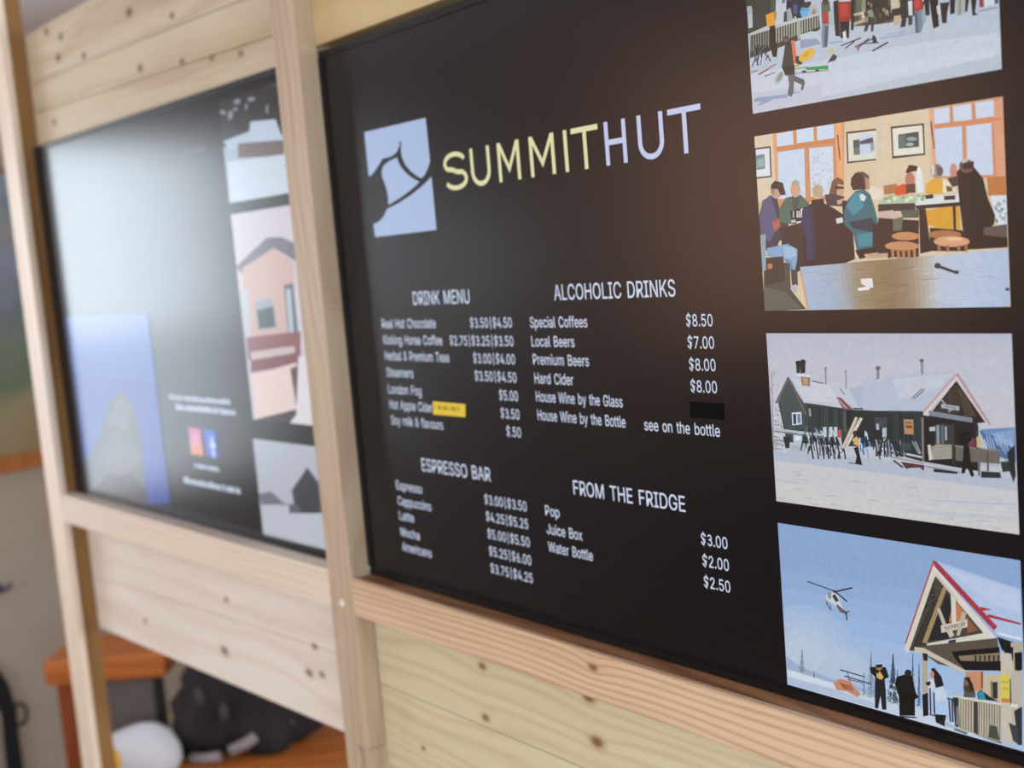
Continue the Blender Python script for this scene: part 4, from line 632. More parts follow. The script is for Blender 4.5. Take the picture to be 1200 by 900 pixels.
[32,38,44,406,437,404,386,410,387,412,438],[75,127,176,403,393,403,348,408,349,408,394],[189,208,228,426,465,425,431,431,432,432,465],
[75,127,176,425,417,417,373,422,372,429,417],[75,127,176,405,393,414,329,422,332,413,396],[44,69,96,407,408,414,381,421,385,413,412],
[32,38,44,413,462,415,396,420,397,418,463],[111,156,196,429,374,435,312,439,314,433,375],[189,208,228,430,456,435,417,441,419,436,458],
[111,156,196,438,408,446,375,451,378,443,411],[32,38,44,402,428,407,380,413,383,408,430],[32,38,44,399,453,404,413,410,415,405,455],
[189,208,228,405,395,409,364,415,366,410,397],[189,208,228,400,424,399,386,406,387,407,425],[44,69,96,424,423,424,374,431,376,431,425],
[32,38,44,426,434,432,386,439,388,433,437],[185,196,212,501,475,503,415,508,417,507,476],[58,66,72,473,384,472,330,479,331,480,385],
[58,66,72,476,374,482,312,488,315,482,376],[31,37,42,529,432,520,366,527,366,536,431],[58,66,72,494,392,489,354,495,353,500,391],
[185,196,212,499,407,496,366,502,366,505,407],[31,37,42,477,404,474,347,481,348,484,405],[31,37,42,488,413,494,380,500,383,494,416],
[31,37,42,508,464,516,435,520,437,513,467],[141,154,168,508,474,508,425,515,426,515,475],[185,196,212,527,470,532,409,539,411,534,472],
[39,46,51,476,447,465,410,470,409,480,446],[141,154,168,487,419,481,362,487,362,494,419],[58,66,72,483,423,490,371,497,374,489,426],
[185,196,212,510,495,512,447,518,448,515,497],[58,66,72,503,386,511,328,515,330,508,388],[39,46,51,466,428,456,363,461,363,471,427],
[141,154,168,476,377,466,347,472,344,483,374],[31,37,42,511,473,504,431,508,431,515,472],[39,46,51,469,380,468,328,473,329,474,381],
[141,154,168,468,420,477,361,485,364,476,423],[31,37,42,490,467,497,422,505,426,498,470],[31,37,42,521,466,532,404,540,407,529,469],
[185,196,212,522,413,514,363,519,362,526,412],[39,46,51,526,457,532,423,539,426,533,461],[31,37,42,484,383,484,334,492,335,491,384],
[63,74,80,470,543,524,548,524,488,473,481],[170,184,196,476,508,487,511,488,476,476,475],[180,192,208,501,486,518,492,520,445,499,437],
[78,111,158,874,510,999,540,999,368,913,393],[110,143,189,882,517,999,540,998,522,899,488],[134,163,204,916,502,997,528,996,439,939,457],
[169,192,222,880,485,890,405,894,407,883,486],[169,192,222,889,469,901,436,904,438,892,472],[169,192,222,898,485,909,416,912,417,902,486],
[169,192,222,908,488,918,401,921,403,911,490],[169,192,222,917,475,927,408,931,410,920,477],[169,192,222,926,479,937,442,941,444,929,481],
[169,192,222,936,500,946,436,950,437,939,501],[169,192,222,945,496,955,413,958,415,948,497],[169,192,222,954,500,964,402,967,403,957,501],
[169,192,222,962,481,973,412,976,414,966,483],[169,192,222,971,475,983,440,986,442,974,477],[169,192,222,980,485,991,424,994,425,984,486],
[45,53,55,522,578,669,590,655,324,514,358],[47,58,61,522,571,526,571,519,384,515,387],[36,44,47,531,571,535,572,528,385,524,388],
[36,44,47,539,572,543,572,536,386,533,389],[47,58,61,548,573,552,573,545,387,541,390],[56,69,71,557,573,561,574,554,388,550,391],
[56,69,71,565,574,569,574,562,389,559,392],[36,44,47,574,575,578,575,571,390,567,392],[36,44,47,582,575,586,576,580,391,576,393],
[56,69,71,591,576,595,576,588,392,585,394],[36,44,47,600,577,603,577,597,393,593,395],[47,58,61,608,578,612,578,605,394,602,396],
[36,44,47,617,578,620,578,614,395,610,397],[47,58,61,625,579,629,579,622,396,619,398],[56,69,71,633,580,637,580,631,397,627,399],
[47,58,61,642,580,645,581,639,398,636,400],[56,69,71,650,581,654,581,648,399,644,401],[184,194,214,430,734,529,764,653,794,788,804,801,795,669,590,424,581],
[197,203,218,548,753,788,799,741,725,582,647],[89,99,111,626,654,670,711,667,714,624,657],[89,99,111,636,653,679,706,676,710,634,657],
[57,66,74,522,572,668,582,669,593,523,584],[140,143,152,667,851,677,852,676,787,667,787],
[96,99,108,681,859,680,855,677,852,673,851,669,850,666,852,663,855,662,859,663,863,666,866,670,867,674,868,677,866,680,863],[43,38,37,691,573,802,765,905,555,849,544],
[63,56,53,710,593,799,744,827,663,799,588],[79,64,56,803,734,836,676,867,582,824,578],[196,163,168,673,582,807,788,799,798,664,592],
[214,208,207,677,571,806,771,799,780,669,580],[183,146,152,799,792,910,541,917,548,807,798],[207,198,198,794,770,904,541,910,547,800,776],
[74,66,64,771,720,768,628,775,629,778,721],[154,162,168,738,654,770,601,775,607,743,660],[143,151,158,798,628,762,601,765,594,801,621],
[169,176,184,738,637,805,628,806,606,739,615],[107,114,120,751,624,792,615,793,619,752,628],[127,139,152,690,598,852,573,851,549,691,572],
[67,74,80,691,572,851,549,851,541,691,564],[35,36,37,668,571,871,546,864,302,660,325],[58,60,62,708,531,784,532,780,414,708,412],
[141,154,166,717,522,727,525,726,428,715,427],[91,104,112,733,523,745,524,744,428,731,426],[165,179,189,749,520,756,520,755,449,748,448],
[165,143,116,709,417,753,417,754,425,710,425],[181,190,192,689,510,712,516,713,494,690,489],[127,123,120,660,558,669,559,664,325,655,324],
[185,141,104,590,543,628,546,627,465,591,464],[125,90,64,597,528,621,531,621,523,599,521],[107,76,56,596,510,623,513,620,498,600,498],
[168,163,156,695,411,772,428,770,354,697,340],[125,122,118,696,399,772,416,772,419,696,403],[125,122,118,696,387,772,403,772,406,696,390],
[125,122,118,695,374,771,391,771,394,695,377],[125,122,118,695,362,771,378,771,381,695,365],[125,122,118,695,349,771,366,771,369,695,352],
[208,205,198,679,415,691,419,698,342,683,334],[179,185,198,869,400,945,362,941,331,869,333],[119,112,105,786,421,947,416,943,349,784,347],
[94,88,82,790,419,793,419,790,344,788,344],[94,88,82,797,419,800,419,797,344,795,344],[94,88,82,804,419,807,419,805,345,802,344],
[94,88,82,812,418,814,419,812,345,809,345],[94,88,82,819,418,821,418,819,345,817,345],[94,88,82,826,418,829,418,826,346,824,345],
[94,88,82,833,418,836,418,834,346,831,346],[94,88,82,840,417,843,418,841,346,838,346],[94,88,82,847,417,850,417,848,347,845,346],
[94,88,82,855,417,857,417,855,347,853,347],[94,88,82,862,416,864,417,862,347,860,347],[94,88,82,869,416,871,416,869,348,867,347],
[94,88,82,876,416,878,416,876,348,874,347],[94,88,82,883,416,885,416,883,348,881,348],[94,88,82,890,415,892,416,891,348,888,348],
[94,88,82,897,415,899,415,898,349,895,348],[94,88,82,904,415,906,415,905,349,902,349],[94,88,82,911,415,913,415,912,349,909,349],
[94,88,82,918,414,920,415,918,350,916,349],[94,88,82,925,414,927,414,925,350,923,350],[94,88,82,932,414,934,414,932,350,930,350],
[94,88,82,938,413,941,414,939,351,937,350],[138,131,123,783,418,946,413,947,420,783,426],[58,55,52,862,533,873,531,869,419,859,417],
[199,185,140,864,477,881,479,882,426,864,424],[125,58,72,834,469,859,470,858,429,834,427],[23,24,25,800,490,835,504,847,458,824,432,804,436],
[26,28,29,816,431,837,421,839,348,850,276,839,268,825,322,815,283,803,282,811,356],[111,106,100,867,424,876,425,872,279,864,278],
[85,80,75,900,410,906,411,904,308,897,307],[59,56,54,778,513,772,327,780,328,786,513],[46,52,51,876,304,944,307,946,278,875,270],
[37,44,44,971,412,997,451,997,297,988,260,973,341],[77,85,80,961,381,986,271,989,273,964,383],[49,58,56,945,362,978,366,980,318,952,309],
[200,205,216,494,370,655,342,657,352,496,380],[157,152,146,532,330,663,311,665,319,533,338],[93,59,62,570,313,664,306,661,274,645,291,588,280],
[87,57,59,539,312,576,278,581,286,544,320],[59,48,50,594,275,619,304,616,309,591,280],[32,38,43,503,405,503,330,509,331,509,406],
[135,149,165,509,409,527,332,532,335,515,412],[32,38,43,515,404,517,332,523,333,521,406],[135,149,165,521,425,526,333,531,334,527,427],
[57,66,73,528,437,531,334,536,335,533,439],[135,149,165,532,405,548,335,554,338,538,408],[32,38,43,539,418,553,336,559,338,544,420],
[57,66,73,545,423,559,336,564,339,550,426],[32,38,43,550,420,568,337,574,341,556,423],[57,66,73,556,429,573,338,578,341,562,432],
[32,38,43,562,421,580,339,585,342,567,424],[135,149,165,568,425,585,340,591,343,573,428],[57,66,73,574,435,578,339,584,341,579,436],
[57,66,73,579,420,592,341,597,343,585,423],[143,154,166,619,426,643,362,648,365,624,430],[165,176,186,631,429,649,365,653,368,635,432],
[61,75,79,574,419,616,418,614,380,573,380],[182,188,196,663,315,802,292,804,301,665,323],[124,129,136,668,297,798,283,799,289,669,304],
[38,35,33,700,292,789,287,789,277,699,275],[176,185,202,694,119,993,150,993,156,695,125],
]),
'p4': ((715.9, 945.1, 11.5, 163.6), [
[143,171,212,0,0,0,999,999,999,999,0],[143,171,212,0,0,0,828,642,848,999,868,999,0],[148,176,217,0,0,0,713,639,745,999,764,999,0],
[154,181,221,0,0,0,598,635,642,999,660,999,0],[157,185,226,0,0,0,482,632,538,999,555,999,0],[162,189,228,0,0,0,367,628,434,999,449,999,0],
[165,192,230,0,0,0,250,625,329,999,343,999,0],[169,194,230,0,0,0,133,621,224,999,236,999,0],[173,196,230,0,0,0,16,617,118,999,129,999,0],
[166,190,226,313,231,291,175,260,122,220,76,173,38,121,11,82,0,0,0,0,480,18,493,71,516,125,527,175,523,222,508,261,480,292,443,314,397,325,345,324,289],
[166,190,226,436,203,421,164,395,128,360,98,319,75,274,61,227,58,183,65,143,83,112,110,92,145,84,185,89,227,106,268,134,304,172,334,215,356,261,367,307,368,349,359,386,340,414,313,432,280,440,242],
[171,193,224,285,225,266,176,239,130,204,90,163,57,118,33,71,21,25,20,0,26,0,432,28,452,74,472,120,481,165,479,205,466,240,442,267,410,286,370,295,324,295,275],
[171,193,224,414,204,401,170,379,139,348,113,312,93,273,81,232,78,194,85,160,101,133,124,115,155,108,189,113,225,127,261,152,292,184,318,222,337,262,347,302,348,339,340,371,324,395,300,411,271,418,238],
[176,196,223,253,219,236,177,213,138,183,104,149,76,112,56,73,45,35,44,0,53,0,378,5,384,41,410,79,428,117,436,154,435,187,424,216,404,239,376,254,342,262,304,261,262],
[176,196,223,389,206,378,177,359,151,334,128,304,111,271,101,238,99,206,105,178,118,156,138,142,164,137,193,140,223,153,253,173,280,199,302,230,318,263,327,296,328,327,321,354,308,374,288,387,263,392,235],
[181,200,222,219,213,206,179,188,148,164,120,137,98,107,82,77,74,47,73,19,81,0,93,0,317,24,344,53,365,82,380,113,387,142,386,168,377,191,362,209,340,221,312,227,281,226,248],
[181,200,222,364,208,355,184,340,163,320,145,296,132,270,124,244,122,219,127,197,138,180,154,169,174,165,197,168,221,177,245,193,267,214,285,239,297,265,304,291,305,315,300,336,289,352,273,362,254,366,231],
[186,203,222,181,208,172,184,158,161,142,141,123,125,102,114,81,108,60,108,41,113,25,124,12,139,3,159,0,176,0,209,5,233,15,258,29,281,46,300,66,316,87,326,108,331,128,331,147,325,162,314,175,299,183,279,187,257,186,233],
[159,179,210,2,179,69,134,203,113,389,102,378,59,3,84],[198,211,230,0,0,0,25,3,98,242,88,416,74,668,82,848,0],[179,196,222,3,50,240,48,415,35,414,9,1,1],
[211,222,236,5,92,242,85,241,61,4,57],[98,113,138,81,243,75,102,78,103,84,244],[98,113,138,83,236,84,243,82,243,80,236],[98,113,138,85,238,84,244,81,242,82,236],
[98,113,138,82,227,84,235,81,235,79,227],[98,113,138,85,229,84,236,81,234,82,228],[98,113,138,80,216,83,227,81,227,78,217],[98,113,138,85,223,83,228,81,226,82,221],
[98,113,138,80,208,83,218,80,219,78,208],[98,113,138,86,218,83,220,81,217,85,215],[98,113,138,76,197,82,210,80,211,74,198],[98,113,138,87,205,82,212,80,209,85,203],
[98,113,138,78,197,82,201,80,203,76,199],[98,113,138,87,202,82,204,80,200,85,199],[98,113,138,76,186,81,193,80,195,75,189],[98,113,138,85,190,82,195,79,192,83,187],
[98,113,138,74,173,81,185,79,186,72,174],[98,113,138,88,181,81,187,79,184,86,178],[98,113,138,73,165,81,176,79,178,71,168],[98,113,138,88,176,81,179,79,175,86,173],
[98,113,138,68,153,80,168,79,170,67,155],[98,113,138,90,166,80,171,79,167,89,162],[98,113,138,71,152,80,159,79,162,70,155],[98,113,138,87,162,80,162,79,159,86,158],
[98,113,138,67,141,79,151,78,154,66,144],[98,113,138,91,153,79,154,78,151,90,149],[98,113,138,64,128,79,143,78,145,63,131],[98,113,138,86,144,79,146,78,142,85,140],
[98,113,138,63,122,78,134,78,137,62,126],[98,113,138,94,137,78,138,77,134,93,133],[98,113,138,69,115,78,126,77,129,67,118],[98,113,138,93,130,78,129,77,126,92,126],
[98,113,138,67,109,78,118,77,121,67,112],[98,113,138,95,118,78,121,77,117,94,115],[98,113,138,66,101,77,109,76,112,65,104],[98,113,138,88,113,77,113,76,109,87,110],
[106,122,148,134,132,132,91,135,92,137,133],[106,122,148,135,128,136,132,134,132,133,128],[106,122,148,137,127,137,133,134,132,135,126],
[106,122,148,134,115,136,124,134,124,132,115],[106,122,148,137,118,136,125,133,123,135,116],[106,122,148,133,109,136,116,133,116,131,109],
[106,122,148,138,113,136,117,133,115,135,111],[106,122,148,130,96,135,107,133,109,128,98],[106,122,148,138,100,135,109,133,107,136,98],
[106,122,148,131,92,135,99,133,101,129,93],[106,122,148,140,95,135,101,133,98,138,92],[110,124,140,401,336,391,64,394,65,404,337],
[110,124,140,403,326,404,337,401,336,401,326],[110,124,140,404,333,404,337,401,336,402,331],[110,124,140,402,323,404,328,401,329,400,323],
[110,124,140,404,327,404,330,401,328,402,325],[110,124,140,402,313,403,321,401,321,399,313],[110,124,140,404,315,403,322,401,320,402,313],
[110,124,140,401,306,403,313,401,313,398,307],[110,124,140,405,309,403,314,401,312,403,307],[110,124,140,399,295,403,305,400,306,397,296],
[110,124,140,404,304,402,307,400,304,402,301],[110,124,140,398,287,402,297,400,298,396,288],[110,124,140,405,296,402,299,400,296,403,293],
[110,124,140,397,278,402,290,400,291,395,279],[110,124,140,405,282,402,291,400,289,402,280],[110,124,140,396,272,401,281,400,283,394,274],
[110,124,140,405,282,401,284,400,281,404,279],[110,124,140,398,263,401,274,399,275,395,264],[110,124,140,405,269,401,276,399,273,403,267],
[110,124,140,396,256,401,266,399,267,394,257],[110,124,140,406,266,401,268,399,265,405,262],[110,124,140,396,249,401,258,399,260,394,250],
[110,124,140,404,258,400,261,399,258,403,255],[110,124,140,393,239,400,251,398,252,391,241],[110,124,140,407,251,400,253,399,250,405,247],
[110,124,140,390,235,399,242,399,245,390,238],[110,124,140,404,242,400,245,398,242,403,239],[110,124,140,392,229,399,234,398,237,391,232],
[110,124,140,405,234,399,238,398,234,404,231],[110,124,140,390,220,399,227,398,230,390,223],[110,124,140,406,223,399,230,398,227,404,220],
[110,124,140,387,208,399,219,398,222,386,210],[110,124,140,408,218,399,222,397,219,407,215],[110,124,140,391,206,398,211,398,214,391,209],
[110,124,140,405,207,399,214,397,211,403,204],[110,124,140,387,190,398,204,397,206,386,192],[110,124,140,405,201,398,206,397,203,403,198],
[110,124,140,387,184,398,196,397,198,386,187],[110,124,140,407,192,398,199,396,196,405,188],[110,124,140,390,179,398,188,396,191,388,181],
[110,124,140,410,186,398,191,396,188,408,183],[110,124,140,384,168,397,180,396,183,383,170],[110,124,140,410,178,397,183,396,180,409,175],
[110,124,140,386,161,397,173,396,175,385,163],[110,124,140,411,172,397,176,396,172,410,168],[110,124,140,385,152,397,165,395,167,383,154],
[110,124,140,411,166,396,168,396,164,411,163],[110,124,140,382,146,396,157,395,160,381,149],[110,124,140,409,158,396,160,395,157,408,154],
[110,124,140,386,138,396,149,395,152,385,141],[110,124,140,413,149,396,152,395,149,412,146],[110,124,140,379,130,395,141,395,144,379,133],
[110,124,140,411,143,396,145,395,141,410,140],[110,124,140,381,120,395,134,394,136,380,122],[110,124,140,406,132,396,137,394,133,404,129],
[110,124,140,384,115,395,126,394,129,383,118],[110,124,140,409,130,395,129,394,125,409,126],[110,124,140,377,105,394,118,394,121,376,108],
[110,124,140,411,117,395,121,394,118,410,114],[110,124,140,380,102,394,110,394,113,380,106],[110,124,140,408,111,394,113,393,110,407,107],
[110,124,140,380,94,394,102,393,105,380,97],[110,124,140,415,106,394,106,393,102,414,102],[110,124,140,377,79,394,95,393,97,376,82],
[110,124,140,409,96,394,98,393,94,408,92],[110,124,140,379,76,393,87,393,90,378,79],[110,124,140,414,88,393,90,393,87,413,85],[110,124,140,370,65,393,79,393,82,369,68],
[110,124,140,412,84,393,82,392,79,411,81],[110,124,140,378,59,393,71,392,74,378,62],[110,124,140,415,74,393,74,392,71,415,70],[119,133,143,365,202,359,66,362,67,368,203],
[119,133,143,366,193,367,203,365,203,364,192],[119,133,143,368,200,367,204,365,202,365,199],[119,133,143,366,190,367,195,365,195,364,190],
[119,133,143,367,190,367,196,364,194,365,189],[119,133,143,365,180,367,187,364,187,363,180],[119,133,143,367,179,367,188,364,186,365,177],
[119,133,143,364,172,366,178,364,179,361,172],[119,133,143,367,178,366,180,364,178,365,175],[119,133,143,363,166,366,170,364,172,361,168],
[119,133,143,368,166,366,172,364,170,366,163],[119,133,143,363,153,366,163,363,163,361,153],[119,133,143,367,161,366,164,363,161,365,158],
[119,133,143,362,150,365,154,363,156,360,152],[119,133,143,369,153,365,156,363,153,367,150],[119,133,143,362,142,365,146,363,148,360,144],
[119,133,143,368,143,365,148,363,145,366,140],[119,133,143,360,129,364,138,363,139,358,130],[119,133,143,369,131,365,140,362,137,367,129],
[119,133,143,359,124,364,129,363,132,358,126],[119,133,143,368,130,364,132,362,129,366,126],[119,133,143,360,115,364,122,362,123,358,116],
[119,133,143,369,122,364,124,362,121,367,119],[119,133,143,359,107,363,114,362,115,357,109],[119,133,143,369,111,363,116,362,113,367,108],
[119,133,143,357,95,363,106,361,107,355,97],[119,133,143,368,101,363,108,361,105,366,98],[119,133,143,354,91,362,97,362,100,354,94],
[119,133,143,370,95,363,100,361,97,368,91],[119,133,143,357,81,362,89,361,91,356,83],[119,133,143,369,85,363,92,361,89,367,82],[119,133,143,355,72,362,81,361,83,354,74],
[119,133,143,370,78,362,84,360,81,369,75],[119,133,143,352,63,361,73,360,75,351,66],[119,133,143,369,75,361,76,360,72,368,71],[51,66,74,496,354,487,113,490,114,498,355],
[51,66,74,497,346,498,355,496,354,495,345],[51,66,74,499,347,498,355,496,354,496,346],[51,66,74,497,337,498,347,496,347,494,337],
[51,66,74,499,338,498,347,496,346,497,337],[51,66,74,496,330,498,339,495,339,493,330],[51,66,74,499,331,498,340,495,338,496,329],
[51,66,74,494,324,497,331,495,332,492,326],[51,66,74,499,327,497,332,495,330,496,325],[51,66,74,494,314,497,323,495,324,492,315],
[51,66,74,499,323,497,325,495,322,498,320],[51,66,74,492,310,496,314,495,317,491,313],[51,66,74,500,315,496,317,495,314,499,312],
[51,66,74,492,298,496,308,494,308,490,299],[51,66,74,499,307,496,310,494,307,497,304],[51,66,74,491,290,496,300,494,301,489,291],
[51,66,74,501,296,496,302,494,299,500,293],[51,66,74,488,283,495,291,494,294,487,285],[51,66,74,502,293,495,294,494,291,501,290],
[51,66,74,490,276,495,284,494,286,489,277],[51,66,74,500,280,495,286,494,283,498,277],[51,66,74,488,267,495,276,494,278,486,269],
[51,66,74,502,274,495,279,493,275,501,271],[51,66,74,488,261,495,268,493,270,487,263],[51,66,74,503,264,495,271,493,268,501,261],
[51,66,74,488,250,494,261,493,262,486,251],[51,66,74,504,260,494,263,493,260,503,257],[51,66,74,485,245,494,252,493,255,484,248],
[51,66,74,502,252,494,255,493,252,501,249],[51,66,74,484,238,493,244,493,247,483,241],[51,66,74,505,245,494,248,493,244,504,242],
[51,66,74,484,225,493,237,492,239,483,228],[51,66,74,503,237,493,240,492,236,502,234],[51,66,74,481,222,493,229,492,232,481,225],
[51,66,74,503,230,493,232,492,229,502,227],[51,66,74,479,207,493,221,492,224,478,209],[51,66,74,501,221,493,224,492,221,500,218],
[51,66,74,484,205,492,213,491,216,483,207],[51,66,74,506,212,492,216,491,213,504,208],[51,66,74,480,196,492,206,491,208,480,199],
[51,66,74,501,205,492,209,491,205,500,201],[51,66,74,476,188,491,198,491,201,475,192],[51,66,74,506,203,492,201,491,197,506,200],
[51,66,74,481,182,491,190,491,193,480,185],[51,66,74,506,193,491,193,491,190,505,190],[51,66,74,479,171,491,182,490,185,478,173],
[51,66,74,501,181,491,185,490,182,500,177],[51,66,74,480,164,491,174,490,177,479,167],[51,66,74,502,178,491,178,490,174,502,174],
[51,66,74,475,155,490,167,490,169,475,158],[51,66,74,504,169,491,170,490,166,503,165],[51,66,74,474,149,490,159,490,162,474,152],
[51,66,74,502,159,490,162,489,158,501,156],[51,66,74,472,138,490,151,489,154,472,141],[51,66,74,509,154,490,154,489,151,508,151],
[51,66,74,469,131,489,143,489,146,469,134],[51,66,74,508,144,490,146,489,143,507,141],[51,66,74,467,122,489,135,489,138,467,125],
[51,66,74,504,134,490,138,488,135,503,131],[51,66,74,475,112,489,128,488,130,474,115],[51,66,74,511,135,489,131,489,127,510,132],
[51,66,74,474,106,489,120,488,122,473,109],[51,66,74,504,125,489,123,488,119,503,122],[63,80,88,495,341,486,100,489,101,498,342],
[63,80,88,497,336,498,342,495,342,495,336],[63,80,88,498,339,498,343,495,341,496,338],[63,80,88,496,326,497,334,495,334,494,326],
[63,80,88,498,331,497,335,495,333,496,330],[63,80,88,495,316,497,326,495,326,493,316],[63,80,88,499,325,497,328,495,325,497,322],
[63,80,88,495,310,497,318,495,319,492,310],[63,80,88,499,312,497,320,495,318,496,311],[63,80,88,494,306,496,310,495,312,492,308],
[63,80,88,498,310,496,312,494,309,496,307],[63,80,88,493,295,496,303,494,304,491,296],[63,80,88,499,302,496,305,494,302,497,299],
[63,80,88,493,290,496,295,494,296,491,291],[63,80,88,500,288,496,297,494,294,498,286],[63,80,88,490,281,495,286,494,289,489,284],
[63,80,88,498,280,496,289,493,287,496,278],[63,80,88,491,269,495,279,493,280,489,271],[63,80,88,499,276,495,281,493,278,497,274],
[63,80,88,490,264,495,271,493,273,488,266],[63,80,88,500,273,494,274,494,270,499,270],[63,80,88,488,252,495,263,493,265,486,254],
[63,80,88,499,261,495,266,493,263,497,258],[63,80,88,487,247,494,255,493,258,486,250],[63,80,88,499,256,494,258,493,255,497,253],
[63,80,88,487,242,493,247,493,250,486,245],[63,80,88,502,244,494,250,492,247,500,241],[63,80,88,485,228,494,240,492,242,484,230],
[63,80,88,501,240,493,243,492,239,500,236],[63,80,88,485,223,493,232,492,234,484,225],[63,80,88,503,230,493,235,492,232,501,226],
[63,80,88,486,213,493,225,491,226,484,214],[63,80,88,502,222,493,227,492,224,500,219],[63,80,88,482,207,492,216,492,219,481,210],
[63,80,88,503,214,493,219,491,216,502,211],[63,80,88,482,197,492,209,491,211,481,199],[63,80,88,502,210,492,212,491,208,501,206],
[63,80,88,481,194,492,201,491,204,480,197],[63,80,88,500,201,492,204,491,200,499,197],[63,80,88,485,185,492,193,491,195,484,188],
[63,80,88,502,192,492,196,491,193,501,189],[63,80,88,483,173,492,185,490,187,481,175],[63,80,88,503,187,491,188,490,185,502,184],
[63,80,88,479,166,491,177,490,180,478,169],[63,80,88,502,179,491,180,490,177,501,175],[63,80,88,475,157,491,169,490,172,474,159],
[63,80,88,503,169,491,173,490,169,502,165],[63,80,88,474,153,490,161,490,165,474,156],[63,80,88,503,161,491,165,489,161,502,158],
[63,80,88,480,144,490,154,489,157,479,147],[63,80,88,499,156,490,157,489,154,498,153],[63,80,88,478,138,490,146,489,149,477,141],
[63,80,88,500,144,490,149,489,146,499,140],[63,80,88,475,127,489,138,489,141,475,130],[63,80,88,507,141,490,141,489,138,506,137],
[63,80,88,470,116,489,130,489,133,470,119],[63,80,88,506,137,489,134,489,130,505,133],[63,80,88,473,109,489,123,488,125,473,111],
[63,80,88,499,120,489,126,488,122,497,116],[63,80,88,477,104,489,115,488,118,476,107],[63,80,88,500,116,489,118,488,114,499,112],
[63,80,88,471,98,488,107,488,110,471,101],[63,80,88,508,112,488,110,488,107,507,108],[75,90,96,512,272,505,82,508,83,515,273],[75,90,96,514,266,514,273,512,272,511,265],
[75,90,96,515,269,514,273,512,272,512,267],[75,90,96,513,258,514,265,512,265,511,258],[75,90,96,514,258,514,266,512,264,512,257],
[75,90,96,513,254,514,257,512,258,510,255],[75,90,96,515,256,514,258,511,256,512,254],[75,90,96,512,241,513,250,511,250,510,241],
[75,90,96,515,242,514,251,511,249,512,240],[75,90,96,510,238,513,241,511,243,509,239],[75,90,96,515,234,513,243,511,241,513,232],
[75,90,96,511,225,513,235,511,235,509,225],[75,90,96,515,230,513,236,511,234,513,228],[75,90,96,509,220,512,226,511,228,507,222],
[75,90,96,515,219,513,228,510,226,513,217],[75,90,96,508,211,512,219,510,220,507,213],[75,90,96,516,213,512,221,510,218,514,211],
[75,90,96,508,206,512,211,510,213,506,208],[75,90,96,515,209,512,213,510,210,514,206],[75,90,96,508,199,511,203,510,205,507,201],
[75,90,96,515,204,511,206,510,203,514,201],[75,90,96,507,187,511,196,509,197,505,188],[75,90,96,515,195,511,198,510,195,514,192],
[75,90,96,506,181,511,188,509,190,504,183],[75,90,96,516,186,511,191,509,188,515,183],[75,90,96,504,168,511,181,509,182,502,170],
[75,90,96,516,181,510,183,509,180,515,178],[75,90,96,506,163,511,173,509,174,504,164],[75,90,96,517,170,510,175,509,172,515,167],
[75,90,96,504,159,510,165,509,167,503,161],[75,90,96,516,163,510,168,509,165,515,160],[75,90,96,503,148,510,158,508,160,501,150],
[75,90,96,517,159,510,160,509,157,516,156],[75,90,96,504,138,510,150,508,152,502,140],[75,90,96,518,146,510,153,508,149,516,143],
[75,90,96,504,137,509,142,508,145,503,140],[75,90,96,515,141,509,145,508,142,513,138],[75,90,96,500,128,508,134,508,137,500,131],
[75,90,96,516,137,509,137,508,134,515,134],[75,90,96,503,117,509,127,507,129,501,119],[75,90,96,516,125,509,130,507,127,515,122],
[75,90,96,501,110,508,119,507,122,499,113],[75,90,96,515,119,508,122,507,119,513,116],[75,90,96,498,99,508,112,507,114,496,101],
[75,90,96,514,113,508,115,507,111,513,110],[75,90,96,496,93,508,104,507,107,496,95],[75,90,96,518,107,507,107,507,104,517,103],[75,90,96,498,88,507,96,506,99,497,91],
[75,90,96,518,98,507,99,506,96,517,95],[75,90,96,496,75,507,89,506,91,495,77],[75,90,96,515,88,507,92,506,88,514,85],[91,106,112,495,86,496,71,500,73,498,89],
[198,212,230,483,150,481,134,485,134,486,151],[198,212,230,500,142,494,129,497,127,503,140],[224,232,242,494,182,493,162,497,164,498,183],
[125,141,152,473,84,470,64,474,65,477,84],[91,106,112,479,172,479,150,482,152,482,174],[91,106,112,504,91,504,69,508,70,508,93],
[125,141,152,483,163,476,140,479,140,486,162],[91,106,112,459,100,462,83,466,86,462,103],[125,141,152,478,140,482,125,485,129,481,143],
[224,232,242,466,93,470,84,474,88,470,97],[224,232,242,463,160,469,145,472,149,466,164],[224,232,242,501,185,505,177,508,181,505,189],
[224,232,242,461,96,455,77,458,76,465,95],[91,106,112,465,97,460,84,464,83,468,96],[91,106,112,497,133,495,120,499,121,501,134],
[91,106,112,507,120,506,100,510,101,511,121],[198,212,230,461,109,459,88,463,89,465,110],[91,106,112,491,92,495,73,499,76,494,95],
[224,232,242,507,123,509,104,513,106,510,125],[125,141,152,480,139,476,128,479,127,484,138],[224,232,242,490,113,485,97,489,96,493,112],
[198,212,230,471,73,470,53,474,55,475,74],[125,141,152,475,166,481,149,484,152,479,169],[198,212,230,459,125,456,113,459,112,463,124],
[91,106,112,476,117,477,107,481,109,480,120],[61,68,80,130,671,245,648,247,654,132,678],[46,52,60,256,640,338,686,337,694,255,649],
[46,52,60,259,642,309,598,313,605,263,649],[58,64,72,246,655,266,654,263,638,248,639],[204,210,214,215,617,246,642,270,629,281,587,291,551,280,555,233,574,216,589],
[57,66,75,243,619,257,632,274,598,258,585],[143,154,162,220,629,241,641,239,601,226,594],[91,96,104,263,576,291,551,310,540,308,529,281,529,262,556],
[154,91,90,270,552,286,546,282,530,271,533],[58,63,71,296,521,319,548,316,552,294,525],[58,63,71,300,537,302,490,308,493,306,539],
[62,70,80,211,570,234,527,238,531,215,574],[89,98,108,217,582,217,563,220,564,220,583],[89,98,108,231,573,232,535,235,536,234,574],
